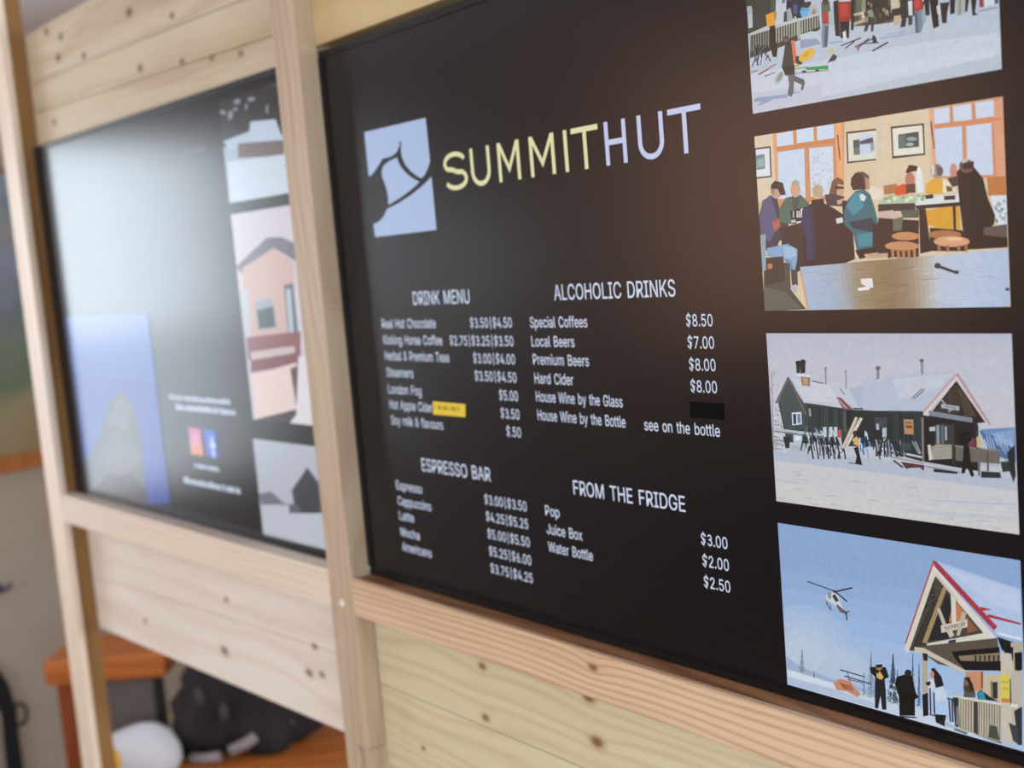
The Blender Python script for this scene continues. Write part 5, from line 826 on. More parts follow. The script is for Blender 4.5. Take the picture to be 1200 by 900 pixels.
[74,90,120,260,179,372,176,374,184,262,188],[74,90,120,279,149,399,143,401,151,281,158],[85,101,127,293,136,361,138,362,144,294,142],
[74,90,120,293,177,301,128,305,131,297,180],[201,138,112,227,89,254,129,308,131,331,87,351,73,334,46,286,64,241,55],[168,106,85,253,105,307,109,320,77,271,72],
[125,76,64,261,99,290,77,293,82,264,104],[31,33,38,396,245,423,257,465,269,477,216,458,197,460,128,459,20,440,13,436,94,423,13,409,10,413,136,417,195,398,214],
[217,176,106,424,223,431,219,438,237,445,224,454,208,444,188,425,194],
[156,114,88,450,261,449,253,444,246,439,241,432,239,427,240,423,245,422,251,424,259,428,266,434,271,440,274,445,272,449,268],[29,28,31,422,267,452,282,449,263,423,252],
[47,61,69,498,358,488,80,490,81,501,359],[47,61,69,500,354,500,359,498,358,497,353],[47,61,69,501,351,500,359,498,358,498,349],[47,61,69,499,343,500,351,498,351,496,343],
[47,61,69,501,346,500,351,498,350,499,344],[47,61,69,498,333,500,343,497,343,496,332],[47,61,69,502,339,500,344,498,341,500,337],
[47,61,69,497,324,500,335,497,335,494,324],[47,61,69,502,333,499,336,497,333,500,330],[47,61,69,497,316,499,327,497,327,494,316],
[47,61,69,503,324,499,328,497,325,501,321],[47,61,69,495,310,499,318,497,320,493,312],[47,61,69,502,311,499,320,497,318,499,308],
[47,61,69,493,304,498,310,497,312,492,306],[47,61,69,501,307,499,312,496,310,499,304],[47,61,69,493,292,498,302,496,304,491,293],
[47,61,69,503,299,498,305,496,302,502,296],[47,61,69,493,289,498,294,496,296,492,291],[47,61,69,502,294,498,297,496,294,501,290],
[47,61,69,489,277,497,286,496,288,488,279],[47,61,69,504,280,498,289,496,286,502,278],[47,61,69,491,269,497,278,496,280,490,271],
[47,61,69,502,274,497,281,495,278,500,271],[47,61,69,492,260,497,271,495,272,490,261],[47,61,69,506,267,497,273,495,270,504,264],
[47,61,69,490,255,496,262,495,265,489,258],[47,61,69,505,265,496,265,495,262,504,261],[47,61,69,487,245,496,254,495,257,486,247],
[47,61,69,507,254,496,257,495,254,506,250],[47,61,69,484,237,495,246,495,249,483,240],[47,61,69,507,247,496,249,495,246,506,244],
[47,61,69,482,230,495,238,495,241,482,233],[47,61,69,507,241,495,241,494,238,506,238],[47,61,69,484,220,495,230,494,233,483,222],
[47,61,69,503,227,495,233,494,230,502,224],[47,61,69,485,214,495,222,494,225,484,217],[47,61,69,503,223,495,226,494,222,502,220],
[47,61,69,483,202,495,214,493,217,482,205],[47,61,69,505,213,495,218,493,214,504,210],[47,61,69,485,197,494,206,493,209,484,200],
[47,61,69,506,204,494,210,493,206,505,200],[47,61,69,478,185,494,198,493,201,477,188],[47,61,69,503,199,494,202,493,198,501,196],
[47,61,69,478,180,493,190,493,194,477,183],[47,61,69,508,193,494,194,493,190,507,189],[47,61,69,484,169,494,183,492,185,482,171],
[47,61,69,510,188,493,186,493,182,509,184],[47,61,69,476,164,493,174,492,178,476,167],[47,61,69,506,176,493,178,492,174,505,172],
[47,61,69,479,156,493,167,492,170,478,159],[47,61,69,507,167,493,170,492,166,506,164],[47,61,69,478,149,492,158,492,162,478,152],
[47,61,69,511,163,492,162,492,158,510,160],[47,61,69,470,135,492,151,491,154,469,139],[47,61,69,511,156,492,154,491,150,510,152],
[47,61,69,470,131,491,142,491,146,470,135],[47,61,69,505,147,492,146,491,142,504,144],[47,61,69,471,119,491,135,491,138,470,122],
[47,61,69,505,137,491,138,491,134,505,134],[47,61,69,468,111,491,127,491,130,467,114],[47,61,69,505,130,491,130,490,126,504,127],
[47,61,69,476,109,491,119,490,122,475,113],[47,61,69,509,125,491,122,490,118,508,122],[47,61,69,464,95,490,111,490,114,464,98],[47,61,69,510,114,491,114,490,110,510,110],
[47,61,69,465,84,490,103,490,106,465,87],[47,61,69,509,108,490,106,490,102,508,104],[47,61,69,470,84,490,95,490,98,469,88],[47,61,69,509,97,490,98,489,94,509,94],
[47,61,69,460,67,490,87,489,90,460,70],[47,61,69,513,92,490,90,489,86,513,88],[68,82,91,580,385,573,163,575,164,583,386],[68,82,91,583,380,583,386,581,385,580,380],
[68,82,91,583,378,583,386,581,385,580,377],[68,82,91,582,372,583,378,580,377,580,372],[68,82,91,583,369,583,378,580,377,580,368],
[68,82,91,581,362,582,370,580,370,579,362],[68,82,91,583,362,582,370,580,369,580,361],[68,82,91,581,354,582,362,580,362,578,355],
[68,82,91,583,356,582,362,580,361,580,355],[68,82,91,581,346,582,354,579,354,578,345],[68,82,91,583,349,582,355,579,353,581,347],
[68,82,91,579,336,582,346,579,346,577,336],[68,82,91,582,337,582,347,579,345,580,336],[68,82,91,579,333,581,338,579,339,577,334],
[68,82,91,582,335,581,339,579,337,580,333],[68,82,91,579,321,581,330,579,330,576,322],[68,82,91,582,322,581,331,579,329,580,320],
[68,82,91,578,315,581,322,578,323,576,316],[68,82,91,582,314,581,323,578,322,580,312],[68,82,91,578,304,580,314,578,314,576,304],
[68,82,91,583,309,580,316,578,313,580,307],[68,82,91,577,300,580,306,578,307,575,302],[68,82,91,583,299,580,308,578,305,581,296],
[68,82,91,576,289,580,298,578,299,574,291],[68,82,91,582,291,580,300,578,298,579,289],[68,82,91,576,280,580,291,577,291,574,280],
[68,82,91,582,286,580,292,577,290,580,283],[68,82,91,574,276,579,282,578,284,573,278],[68,82,91,582,283,579,285,577,281,581,279],
[68,82,91,576,269,579,274,577,276,574,271],[68,82,91,584,268,579,276,577,274,581,265],[68,82,91,574,259,578,266,577,268,572,262],
[68,82,91,583,262,579,268,577,266,581,259],[68,82,91,574,250,578,258,576,260,572,251],[68,82,91,583,260,578,261,577,257,582,256],
[68,82,91,574,243,578,250,576,252,572,244],[68,82,91,581,248,578,253,576,250,579,245],[68,82,91,572,236,577,242,576,245,571,239],
[68,82,91,582,242,578,245,576,242,581,239],[68,82,91,572,227,577,234,576,237,570,229],[68,82,91,582,236,577,237,576,234,581,233],
[68,82,91,571,220,577,226,576,229,570,223],[68,82,91,584,224,577,229,575,226,582,221],[68,82,91,571,211,577,218,575,221,570,213],
[68,82,91,583,215,577,221,575,218,581,212],[68,82,91,569,200,576,211,575,213,568,202],[68,82,91,582,205,577,213,575,210,580,202],
[68,82,91,568,191,576,203,575,205,567,193],[68,82,91,582,201,576,205,575,202,580,198],[68,82,91,569,183,576,195,574,197,567,184],
[68,82,91,582,193,576,197,574,194,580,190],[68,82,91,569,175,576,187,574,189,567,177],[68,82,91,581,189,575,190,574,186,580,185],
[68,82,91,567,166,575,179,574,181,566,168],[68,82,91,583,177,575,182,574,178,581,174],[68,82,91,566,162,575,171,574,173,565,165],
[68,82,91,582,173,575,174,574,170,581,170],[59,73,80,604,335,596,95,599,96,607,336],[59,73,80,607,330,607,336,605,335,604,329],[59,73,80,607,331,607,336,605,335,605,330],
[59,73,80,606,320,607,328,604,327,604,319],[59,73,80,607,324,607,328,604,327,605,323],[59,73,80,605,314,606,320,604,320,603,314],
[59,73,80,607,318,606,321,604,319,605,316],[59,73,80,604,301,606,312,604,312,602,301],[59,73,80,607,304,606,313,604,311,605,302],
[59,73,80,604,295,606,304,604,304,602,294],[59,73,80,607,297,606,305,603,303,604,295],[59,73,80,603,286,606,296,603,296,601,286],
[59,73,80,607,288,606,297,603,295,604,287],[59,73,80,604,281,605,288,603,288,601,281],[59,73,80,607,288,605,289,603,286,606,285],
[59,73,80,603,274,605,279,603,280,601,275],[59,73,80,607,279,605,281,603,278,605,276],[59,73,80,601,261,605,272,603,272,599,262],
[59,73,80,607,269,605,273,603,271,605,266],[59,73,80,601,259,604,263,603,265,600,261],[59,73,80,606,256,604,265,602,263,604,254],
[59,73,80,601,248,604,255,602,256,599,249],[59,73,80,608,248,604,257,602,255,606,246],[59,73,80,600,242,604,247,602,249,599,243],
[59,73,80,606,240,604,249,602,247,604,238],[59,73,80,598,233,603,239,602,241,597,235],[59,73,80,608,238,603,241,602,238,606,235],
[59,73,80,599,225,603,231,602,233,598,228],[59,73,80,608,225,603,233,601,231,606,222],[59,73,80,599,215,603,223,601,224,597,216],
[59,73,80,606,217,603,225,601,223,604,214],[59,73,80,599,210,602,215,601,217,598,212],[59,73,80,607,214,602,217,601,214,606,211],
[59,73,80,596,195,602,207,601,209,594,197],[59,73,80,607,208,602,210,601,206,606,204],[59,73,80,596,187,602,199,600,201,594,189],
[59,73,80,606,200,602,202,601,198,605,197],[59,73,80,597,184,602,191,600,193,596,186],[59,73,80,607,192,601,193,600,190,606,188],
[59,73,80,597,177,601,183,600,185,595,179],[59,73,80,607,179,601,185,600,182,606,176],[59,73,80,595,165,601,175,599,177,594,167],
[59,73,80,608,173,601,177,600,174,607,170],[59,73,80,595,160,601,167,599,169,594,162],[59,73,80,608,164,601,169,599,166,607,161],
[59,73,80,595,149,601,159,599,161,593,151],[59,73,80,605,152,601,161,599,158,603,150],[59,73,80,593,141,600,151,599,153,592,144],
[59,73,80,607,153,600,153,599,150,606,149],[59,73,80,592,135,600,142,599,145,591,137],[59,73,80,606,138,600,145,598,142,604,135],
[59,73,80,594,128,600,134,598,137,593,130],[59,73,80,608,136,599,137,598,134,607,132],[59,73,80,593,117,599,126,598,129,591,119],
[59,73,80,605,122,600,129,598,126,603,119],[59,73,80,588,111,599,118,598,121,588,114],[59,73,80,606,115,599,121,598,118,605,112],
[59,73,80,591,98,599,110,597,112,589,100],[59,73,80,607,112,599,113,598,110,606,109],[59,73,80,589,91,598,102,597,105,588,94],[59,73,80,606,100,599,105,597,102,604,97],
[59,74,82,497,293,489,67,492,68,500,294],[59,74,82,499,286,500,293,498,293,497,286],[59,74,82,500,285,500,294,497,293,498,283],[59,74,82,498,278,500,285,497,285,496,278],
[59,74,82,501,283,500,286,497,284,499,281],[59,74,82,497,272,499,276,497,278,495,273],[59,74,82,501,275,499,278,497,276,499,272],
[59,74,82,496,259,499,269,497,269,494,260],[59,74,82,502,262,499,270,497,268,499,260],[59,74,82,496,253,499,261,496,262,494,254],
[59,74,82,501,256,499,262,496,260,499,254],[59,74,82,494,248,498,252,497,254,493,250],[59,74,82,502,247,498,254,496,252,500,245],
[59,74,82,493,233,498,244,496,246,491,234],[59,74,82,501,244,498,247,496,243,499,241],[59,74,82,494,229,498,236,496,238,492,230],
[59,74,82,502,234,498,239,496,235,500,231],[59,74,82,492,218,497,228,495,230,490,219],[59,74,82,501,222,498,230,495,228,499,219],
[59,74,82,490,211,497,220,495,222,489,213],[59,74,82,504,221,497,223,496,219,503,217],[59,74,82,491,205,496,212,495,214,490,207],
[59,74,82,501,211,497,215,495,211,500,208],[59,74,82,488,194,496,204,495,206,487,196],[59,74,82,502,201,496,206,495,203,501,198],
[59,74,82,490,185,496,196,494,198,488,186],[59,74,82,502,196,496,199,495,195,501,193],[59,74,82,489,177,496,188,494,190,487,179],
[59,74,82,506,185,496,190,494,187,504,182],[59,74,82,488,171,495,179,494,182,487,174],[59,74,82,503,181,495,182,494,179,502,178],
[59,74,82,481,163,494,171,494,174,481,167],[59,74,82,505,169,495,174,494,171,503,166],[59,74,82,480,154,494,163,494,166,480,157],
[59,74,82,505,161,495,166,493,163,503,158],[59,74,82,486,148,494,155,493,158,485,151],[59,74,82,508,160,494,158,493,155,507,156],
[59,74,82,483,138,494,147,493,150,482,141],[59,74,82,505,151,494,150,493,147,504,147],[59,74,82,485,126,494,139,492,141,483,128],
[59,74,82,508,139,494,142,493,139,507,135],[59,74,82,482,122,493,131,493,134,482,125],[59,74,82,507,134,493,134,492,131,506,131],
[59,74,82,479,108,493,123,492,126,478,110],[59,74,82,505,125,493,126,492,122,504,122],[59,74,82,473,100,493,115,492,118,473,103],
[59,74,82,503,116,493,118,492,114,501,112],[59,74,82,475,97,492,106,492,110,475,100],[59,74,82,506,107,493,110,491,106,504,103],[59,74,82,472,84,492,98,491,102,472,87],
[59,74,82,511,103,492,102,491,98,511,99],[59,74,82,476,75,492,91,491,93,475,78],[59,74,82,506,90,492,94,491,90,505,87],[59,74,82,477,72,491,82,491,85,477,75],
[59,74,82,505,84,492,86,491,82,504,80],[59,74,82,477,65,491,74,491,77,477,68],[59,74,82,505,76,491,77,490,74,504,73],[224,232,242,487,144,489,124,493,126,491,147],
[198,212,230,484,153,476,138,479,136,487,151],[224,232,242,511,134,506,121,509,119,514,133],[224,232,242,488,90,484,79,487,78,492,89],
[133,149,162,476,109,470,95,473,93,479,107],[133,149,162,509,190,514,177,517,181,513,194],[133,149,162,508,160,512,145,516,148,512,163],
[198,212,230,477,148,477,137,481,138,481,149],[198,212,230,496,187,493,171,497,171,500,187],[224,232,242,497,185,498,172,502,174,501,187],
[198,212,230,493,154,497,140,501,143,497,158],[224,232,242,494,183,499,173,503,177,497,187],[198,212,230,487,158,481,134,484,134,490,157],
[198,212,230,504,146,508,124,511,127,508,149],[198,212,230,486,118,486,104,490,106,489,120],[133,149,162,478,104,474,84,477,84,482,103],
[21,23,25,512,232,543,254,576,261,588,169,599,147,583,128,580,34,515,9,517,117,503,190],
[46,38,36,575,274,573,264,569,256,563,250,556,247,550,249,546,255,545,264,547,273,551,282,557,288,564,290,570,288,574,283],[16,18,20,520,144,584,168,578,36,517,12],
[179,198,230,689,928,999,854,999,594,912,601],[188,205,234,718,900,999,840,999,722,900,753],[74,67,64,562,398,690,851,906,551,765,445],
[58,54,52,567,406,660,750,681,830,686,707,632,440],[87,80,76,583,423,620,575,617,575,579,424],[87,80,76,597,476,633,603,630,604,593,477],
[87,80,76,610,528,646,632,642,633,607,530],[87,80,76,624,580,658,660,655,662,621,582],[87,80,76,637,632,670,688,668,691,635,634],
[87,80,76,650,682,682,716,681,720,648,686],[87,80,76,663,733,694,744,694,749,663,738],[87,80,76,675,784,706,772,707,777,677,789],
[165,140,102,624,463,717,795,730,787,642,462],[35,40,44,647,476,732,769,747,699,750,527],[192,127,85,732,608,757,738,798,676,796,615,737,610],
[140,95,69,797,664,842,598,803,568],[216,211,198,745,772,762,764,761,604,744,599],[216,212,202,548,400,680,904,697,883,564,380],
[176,82,92,558,434,688,926,682,928,552,435],[220,215,207,688,896,911,571,903,526,690,844],[201,195,184,695,858,774,741,773,725,694,839],
[168,58,71,684,929,697,925,913,637,900,612,688,896],[168,58,71,851,725,897,721,861,704],[168,58,71,882,694,998,680,995,670,877,677],
[219,228,240,911,595,999,589,999,591,999,601,913,607],[194,187,171,689,664,701,674,724,587,710,577],[207,201,186,701,580,803,644,804,602,702,539],
[139,130,114,713,569,796,621,796,626,712,574],[185,178,162,785,679,802,677,772,546,759,542],[201,194,178,715,578,736,591,752,540,734,522],
[95,86,74,717,576,719,559,722,561,720,578],[95,86,74,726,581,728,565,731,567,729,583],[95,86,74,735,587,737,570,740,572,738,589],
[95,86,74,743,592,746,576,749,578,747,594],[95,86,74,752,598,754,581,758,583,756,600],[95,86,74,761,603,763,587,767,589,765,605],
[95,86,74,779,614,781,598,784,600,782,616],[95,86,74,787,619,789,603,793,605,791,622],[214,210,198,642,462,879,597,878,554,645,431],
[47,62,72,728,505,757,522,756,497,728,483],[92,82,72,591,427,911,577,917,495,788,366,683,362],[23,24,27,739,449,918,531,919,411,788,364,763,395,747,421],
[140,123,100,764,433,917,501,918,453,772,410],[29,30,33,825,455,833,460,831,427,826,426],[29,30,33,842,460,850,466,848,433,843,431],
[29,30,33,859,466,867,471,865,439,860,437],[29,30,33,875,471,884,477,881,444,876,443],[29,30,33,892,477,900,482,898,450,893,448],
[29,30,33,909,482,917,488,914,455,909,454],[22,23,26,772,400,924,461,923,407,788,364],[200,193,176,591,427,632,433,792,362,779,345,631,401,592,395],
[26,28,31,911,583,971,572,970,524,926,516],[184,173,152,959,568,999,583,999,564,989,173,955,231],[21,22,26,970,518,998,531,996,426,970,429],
[21,22,26,934,536,967,547,965,475,933,464],[201,145,111,788,356,855,383,852,278,789,243],[168,74,54,846,376,855,379,852,290,845,286],
[199,185,162,856,365,922,388,918,230,852,242],[51,48,46,888,334,906,343,904,251,887,248],[141,124,102,880,337,888,342,887,248,879,249],
[202,194,178,921,506,959,509,967,404,953,25,917,22,918,230],[189,181,166,955,400,996,438,986,51,950,36],[216,200,90,916,386,949,397,947,250,917,241],
[179,165,72,920,351,944,360,945,353,920,344],[179,165,72,920,315,944,324,945,317,920,308],[194,128,60,917,260,947,267,946,247,918,239],
[29,29,31,950,374,948,241,953,243,954,376],[179,168,148,620,398,642,405,634,58,614,50],[34,38,43,624,405,644,406,643,367,626,362],
[23,27,34,614,166,638,187,636,58,614,44],[29,28,34,654,327,669,336,695,296,702,249,670,225,663,285],
[192,140,120,667,300,666,291,663,283,659,278,655,277,652,279,649,285,649,293,650,302,653,309,657,314,661,316,664,313,666,308],
[210,215,220,642,259,663,273,665,223,651,192,641,227],[31,34,38,630,242,651,256,648,229,634,227],[198,214,232,665,216,702,242,717,179,707,93,670,78,660,132],
[174,203,233,667,147,711,176,707,99,669,80],[26,27,32,661,75,706,88,699,20,664,31],[44,53,70,644,215,642,67,648,70,650,218],[44,53,70,659,195,657,73,664,76,665,197],
[44,53,70,717,178,719,53,725,56,723,181],[44,53,70,729,186,728,57,734,59,736,188],[58,66,82,639,62,664,63,666,71,640,70],[44,53,70,711,179,743,182,744,190,712,187],
[75,64,56,783,321,796,332,814,301,823,243,784,216,778,264],
[141,100,80,800,303,799,294,796,286,793,281,789,279,786,282,783,288,783,296,784,305,786,313,790,318,794,320,797,317,799,311],
[44,38,36,783,325,804,332,815,271,802,248,799,296],[93,86,72,780,246,823,255,822,228,777,213],[35,39,43,829,258,845,278,878,251,910,239,831,224],
[44,151,168,832,259,852,276,860,230,835,220],[109,102,85,736,204,918,230,912,14,821,25,744,38],[216,210,198,735,197,917,221,919,233,737,209],
[194,185,166,749,198,755,199,749,27,743,28],[194,185,166,759,199,765,200,759,27,752,28],[194,185,166,768,200,775,202,768,27,762,28],
[194,185,166,778,202,784,203,778,26,772,28],[194,185,166,788,203,794,204,788,26,782,27],[194,185,166,798,204,804,205,798,26,792,27],
[194,185,166,808,205,814,207,808,26,802,27],[194,185,166,817,207,823,208,817,25,811,27],[194,185,166,827,208,833,209,827,25,821,26],
[194,185,166,837,209,843,210,837,25,831,26],[194,185,166,846,210,852,211,846,25,840,26],[194,185,166,856,212,862,213,856,24,850,26],
[194,185,166,866,213,871,214,865,24,859,25],[194,185,166,875,214,881,215,875,24,869,25],[194,185,166,885,215,890,216,884,24,878,25],
[194,185,166,894,216,900,217,894,23,888,25],[194,185,166,903,218,909,219,903,23,897,24],[194,185,166,913,219,919,220,912,23,907,24],
[47,52,56,736,198,757,204,753,41,739,36],[58,60,58,816,203,830,205,826,27,811,34],[74,76,72,873,102,898,100,905,29,863,30],[123,127,124,747,152,758,154,760,44,744,51],
[169,184,204,700,52,744,38,739,23,699,26],[95,125,136,739,30,787,24,782,9,734,15],[42,53,54,962,210,991,245,986,39,970,32],[58,68,70,940,141,972,130,974,34,954,50],
[225,220,207,951,244,975,249,975,232,951,227],[21,24,28,513,0,515,9,580,30,591,25,513,0],
]),
'q1': ((730, 959, 534, 687), [
[74,71,76,0,999,999,999,999,0,730,0,0,98],[159,176,196,0,0,0,553,999,520,999,0],[44,41,44,0,999,595,999,999,944,999,532,0,553],
[134,141,151,80,857,67,852,48,856,27,865,11,879,3,893,6,903,19,907,39,904,59,894,76,880,83,867],
[134,141,151,171,824,157,804,138,793,119,793,106,804,102,824,108,847,122,867,141,878,160,878,173,867,177,847],
[134,141,151,293,940,290,928,275,919,252,916,227,919,207,928,198,940,201,952,216,961,239,964,264,961,284,952],
[134,141,151,241,870,235,861,224,856,211,857,197,862,188,871,186,882,191,890,202,895,216,895,230,889,238,880],
[134,141,151,481,919,475,910,457,904,431,903,405,908,385,917,377,927,382,936,401,942,426,943,453,938,472,929],
[134,141,151,372,864,365,849,355,838,346,836,340,843,338,856,340,873,347,889,357,900,366,902,372,895,374,881],
[134,141,151,625,788,620,767,612,752,604,747,597,755,594,772,595,795,600,817,608,832,616,836,623,828,626,811],[185,201,220,388,722,697,682,767,457,331,521],
[179,192,208,7,608,376,638,356,505,79,514],[107,90,88,198,553,770,480,750,339,177,416],[194,206,220,32,400,802,350,776,0,209,0,2,16],
]),
'q2': ((730, 959, 202, 517), [
[203,195,207,0,0,0,999,999,999,999,0],[109,102,114,0,744,0,752,443,870,624,862,999,779,999,692,745,753,508,819,63,707],
[201,169,162,0,332,73,737,508,819,743,744,619,298,0,291],[185,188,198,0,416,13,638,128,639,79,292,0,291],[154,163,174,192,574,415,590,455,453,206,434],
[74,80,88,208,534,430,551,428,453,209,444],[90,96,104,588,644,702,651,701,318,573,317],[174,188,204,608,625,665,627,645,336,582,332],
[138,79,82,27,404,732,432,706,337,21,291],[199,179,179,63,332,638,365,640,317,62,292],[125,66,72,50,292,706,337,700,279,31,230],
[225,201,196,43,0,57,220,642,288,600,44,202,0],[58,44,46,48,0,49,3,999,120,999,0],[90,58,62,557,258,664,275,693,105,585,83],
[220,214,220,675,317,999,332,999,0,480,0,574,43],
]),
'q3': ((722, 951, 18, 172), [
[179,185,198,0,0,0,991,999,994,999,0],[188,194,207,0,320,999,377,999,31,0,40],[75,80,88,446,524,676,781,828,615,824,360,462,298],
[60,65,72,495,543,673,757,796,587,751,347,493,304],[109,116,126,0,418,0,422,171,472,318,384,395,372,17,311],[89,97,107,396,384,534,382,524,309,383,285],
]),
'poster': ((8, 392, 10, 371), [
[43,71,154,0,0,0,999,999,999,999,61,460,0],[51,80,159,0,999,999,999,999,663,0,682],
[71,74,86,0,0,0,189,46,200,289,379,427,542,594,612,691,554,748,457,763,309,717,29,460,0],[84,83,85,0,0,0,16,218,241,443,388,635,451,722,256,717,29,460,0],
[92,93,102,367,436,586,587,684,529,621,400],[60,50,50,54,9,317,156,590,181,759,84,739,7],
[96,93,98,743,297,742,263,697,224,617,188,516,161,413,149,328,155,282,178,283,214,333,255,419,292,522,318,623,327,701,320],
]),
}
